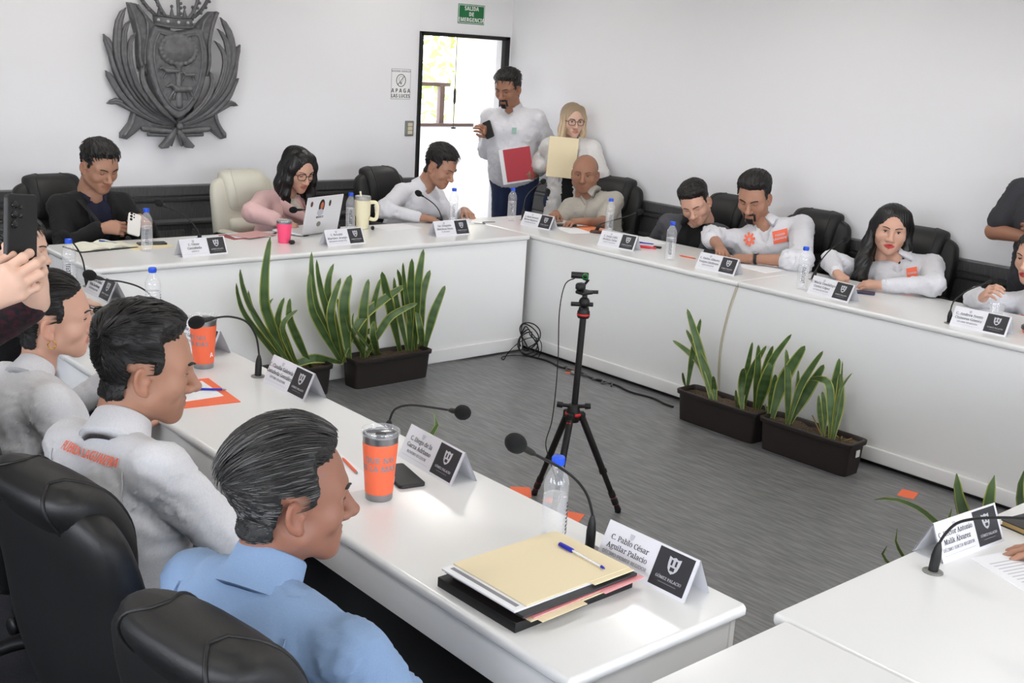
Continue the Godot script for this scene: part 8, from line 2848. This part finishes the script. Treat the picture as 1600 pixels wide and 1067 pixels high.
func build_signs() -> void:
	var t := thing("exit_sign", "green emergency exit sign above the door", "sign", Vector3(1.062, 2.145, ZB))
	var b := MB.new()
	b.bx(Vector3(0, 0, 0.002), Vector3(0.268, 0.15, 0.004), 0.001)
	part("plate", b, M.green_sign, t)
	b = MB.new()
	for s in [-1, 1]:
		b.bx(Vector3(s * 0.127, 0, 0.0044), Vector3(0.004, 0.138, 0.001), 0.0002)
		b.bx(Vector3(0, s * 0.067, 0.0044), Vector3(0.25, 0.004, 0.001), 0.0002)
	part("border", b, M.white_print, t)
	var i := 0
	for w in ["SALIDA", "DE", "EMERGENCIA"]:
		part("lettering", moved(text_mb(w, 0.042, "Droid Sans", 0.0006, HORIZONTAL_ALIGNMENT_CENTER, true), xf(Vector3(0, 0.043 - i * 0.043, 0.0043))), M.white_print, t)
		i += 1
	t = thing("wall_sign", "white sign asking to switch off the lights, left of the door", "sign", Vector3(0.402, 1.587, ZB))
	b = MB.new()
	b.bx(Vector3(0, 0, 0.0015), Vector3(0.185, 0.232, 0.003), 0.0008)
	part("plate", b, M.white_print, t)
	b = MB.new()
	for s in [-1, 1]:
		b.bx(Vector3(s * 0.089, 0, 0.003), Vector3(0.003, 0.228, 0.0008), 0.0002)
		b.bx(Vector3(0, s * 0.1125, 0.003), Vector3(0.181, 0.003, 0.0008), 0.0002)
	part("border", b, M.grey_print, t)
	part("lettering", moved(text_mb("AHORRA ENERGÍA", 0.021, "Droid Sans", 0.0006, HORIZONTAL_ALIGNMENT_CENTER, true), xf(Vector3(0, 0.096, 0.0032))), M.grey_print, t)
	part("lettering", moved(text_mb("A P A G A", 0.041, "Droid Sans", 0.0006, HORIZONTAL_ALIGNMENT_CENTER, true), xf(Vector3(0, -0.05, 0.0032))), M.black_print, t)
	part("lettering", moved(text_mb("LAS LUCES", 0.036, "Droid Sans", 0.0006, HORIZONTAL_ALIGNMENT_CENTER, true), xf(Vector3(0, -0.09, 0.0032))), M.black_print, t)
	b = MB.new()
	var ring := []
	for k in 33: ring.append(Vector3(cos(TAU * k / 32) * 0.042, 0.027 + sin(TAU * k / 32) * 0.046, 0.0032))
	b.tube(ring, 0.0028, 6, false)
	part("ban_ring", b, M.black_print, t)
	b = MB.new()
	b.box(Transform3D(Basis(Vector3.BACK, 0.85), Vector3(0, 0.027, 0.0034)), Vector3(0.086, 0.005, 0.001), 0.0003)
	part("ban_stroke", b, M.black_print, t)
	b = MB.new()
	ring = []
	for k in 25: ring.append(Vector3(cos(TAU * k / 24) * 0.02, 0.037 + sin(TAU * k / 24) * 0.022, 0.0031))
	b.tube(ring, 0.0016, 5, false)
	b.bx(Vector3(0, 0.006, 0.0033), Vector3(0.016, 0.016, 0.001), 0.0003)
	part("bulb_symbol", b, M.grey_print, t)
	t = thing("light_switch", "light switch with ivory rockers in a grey plate beside the door", "switch", Vector3(0.493, 1.25, ZB))
	b = MB.new()
	b.bx(Vector3(0, 0, 0.006), Vector3(0.082, 0.118, 0.012), 0.004)
	part("plate", b, M.grey_plastic, t)
	for k in 3:
		b = MB.new()
		b.bx(Vector3(0.004, 0.03 - k * 0.03, 0.0135), Vector3(0.044, 0.026, 0.006), 0.002)
		part("rocker", b, M.ivory_plastic, t)
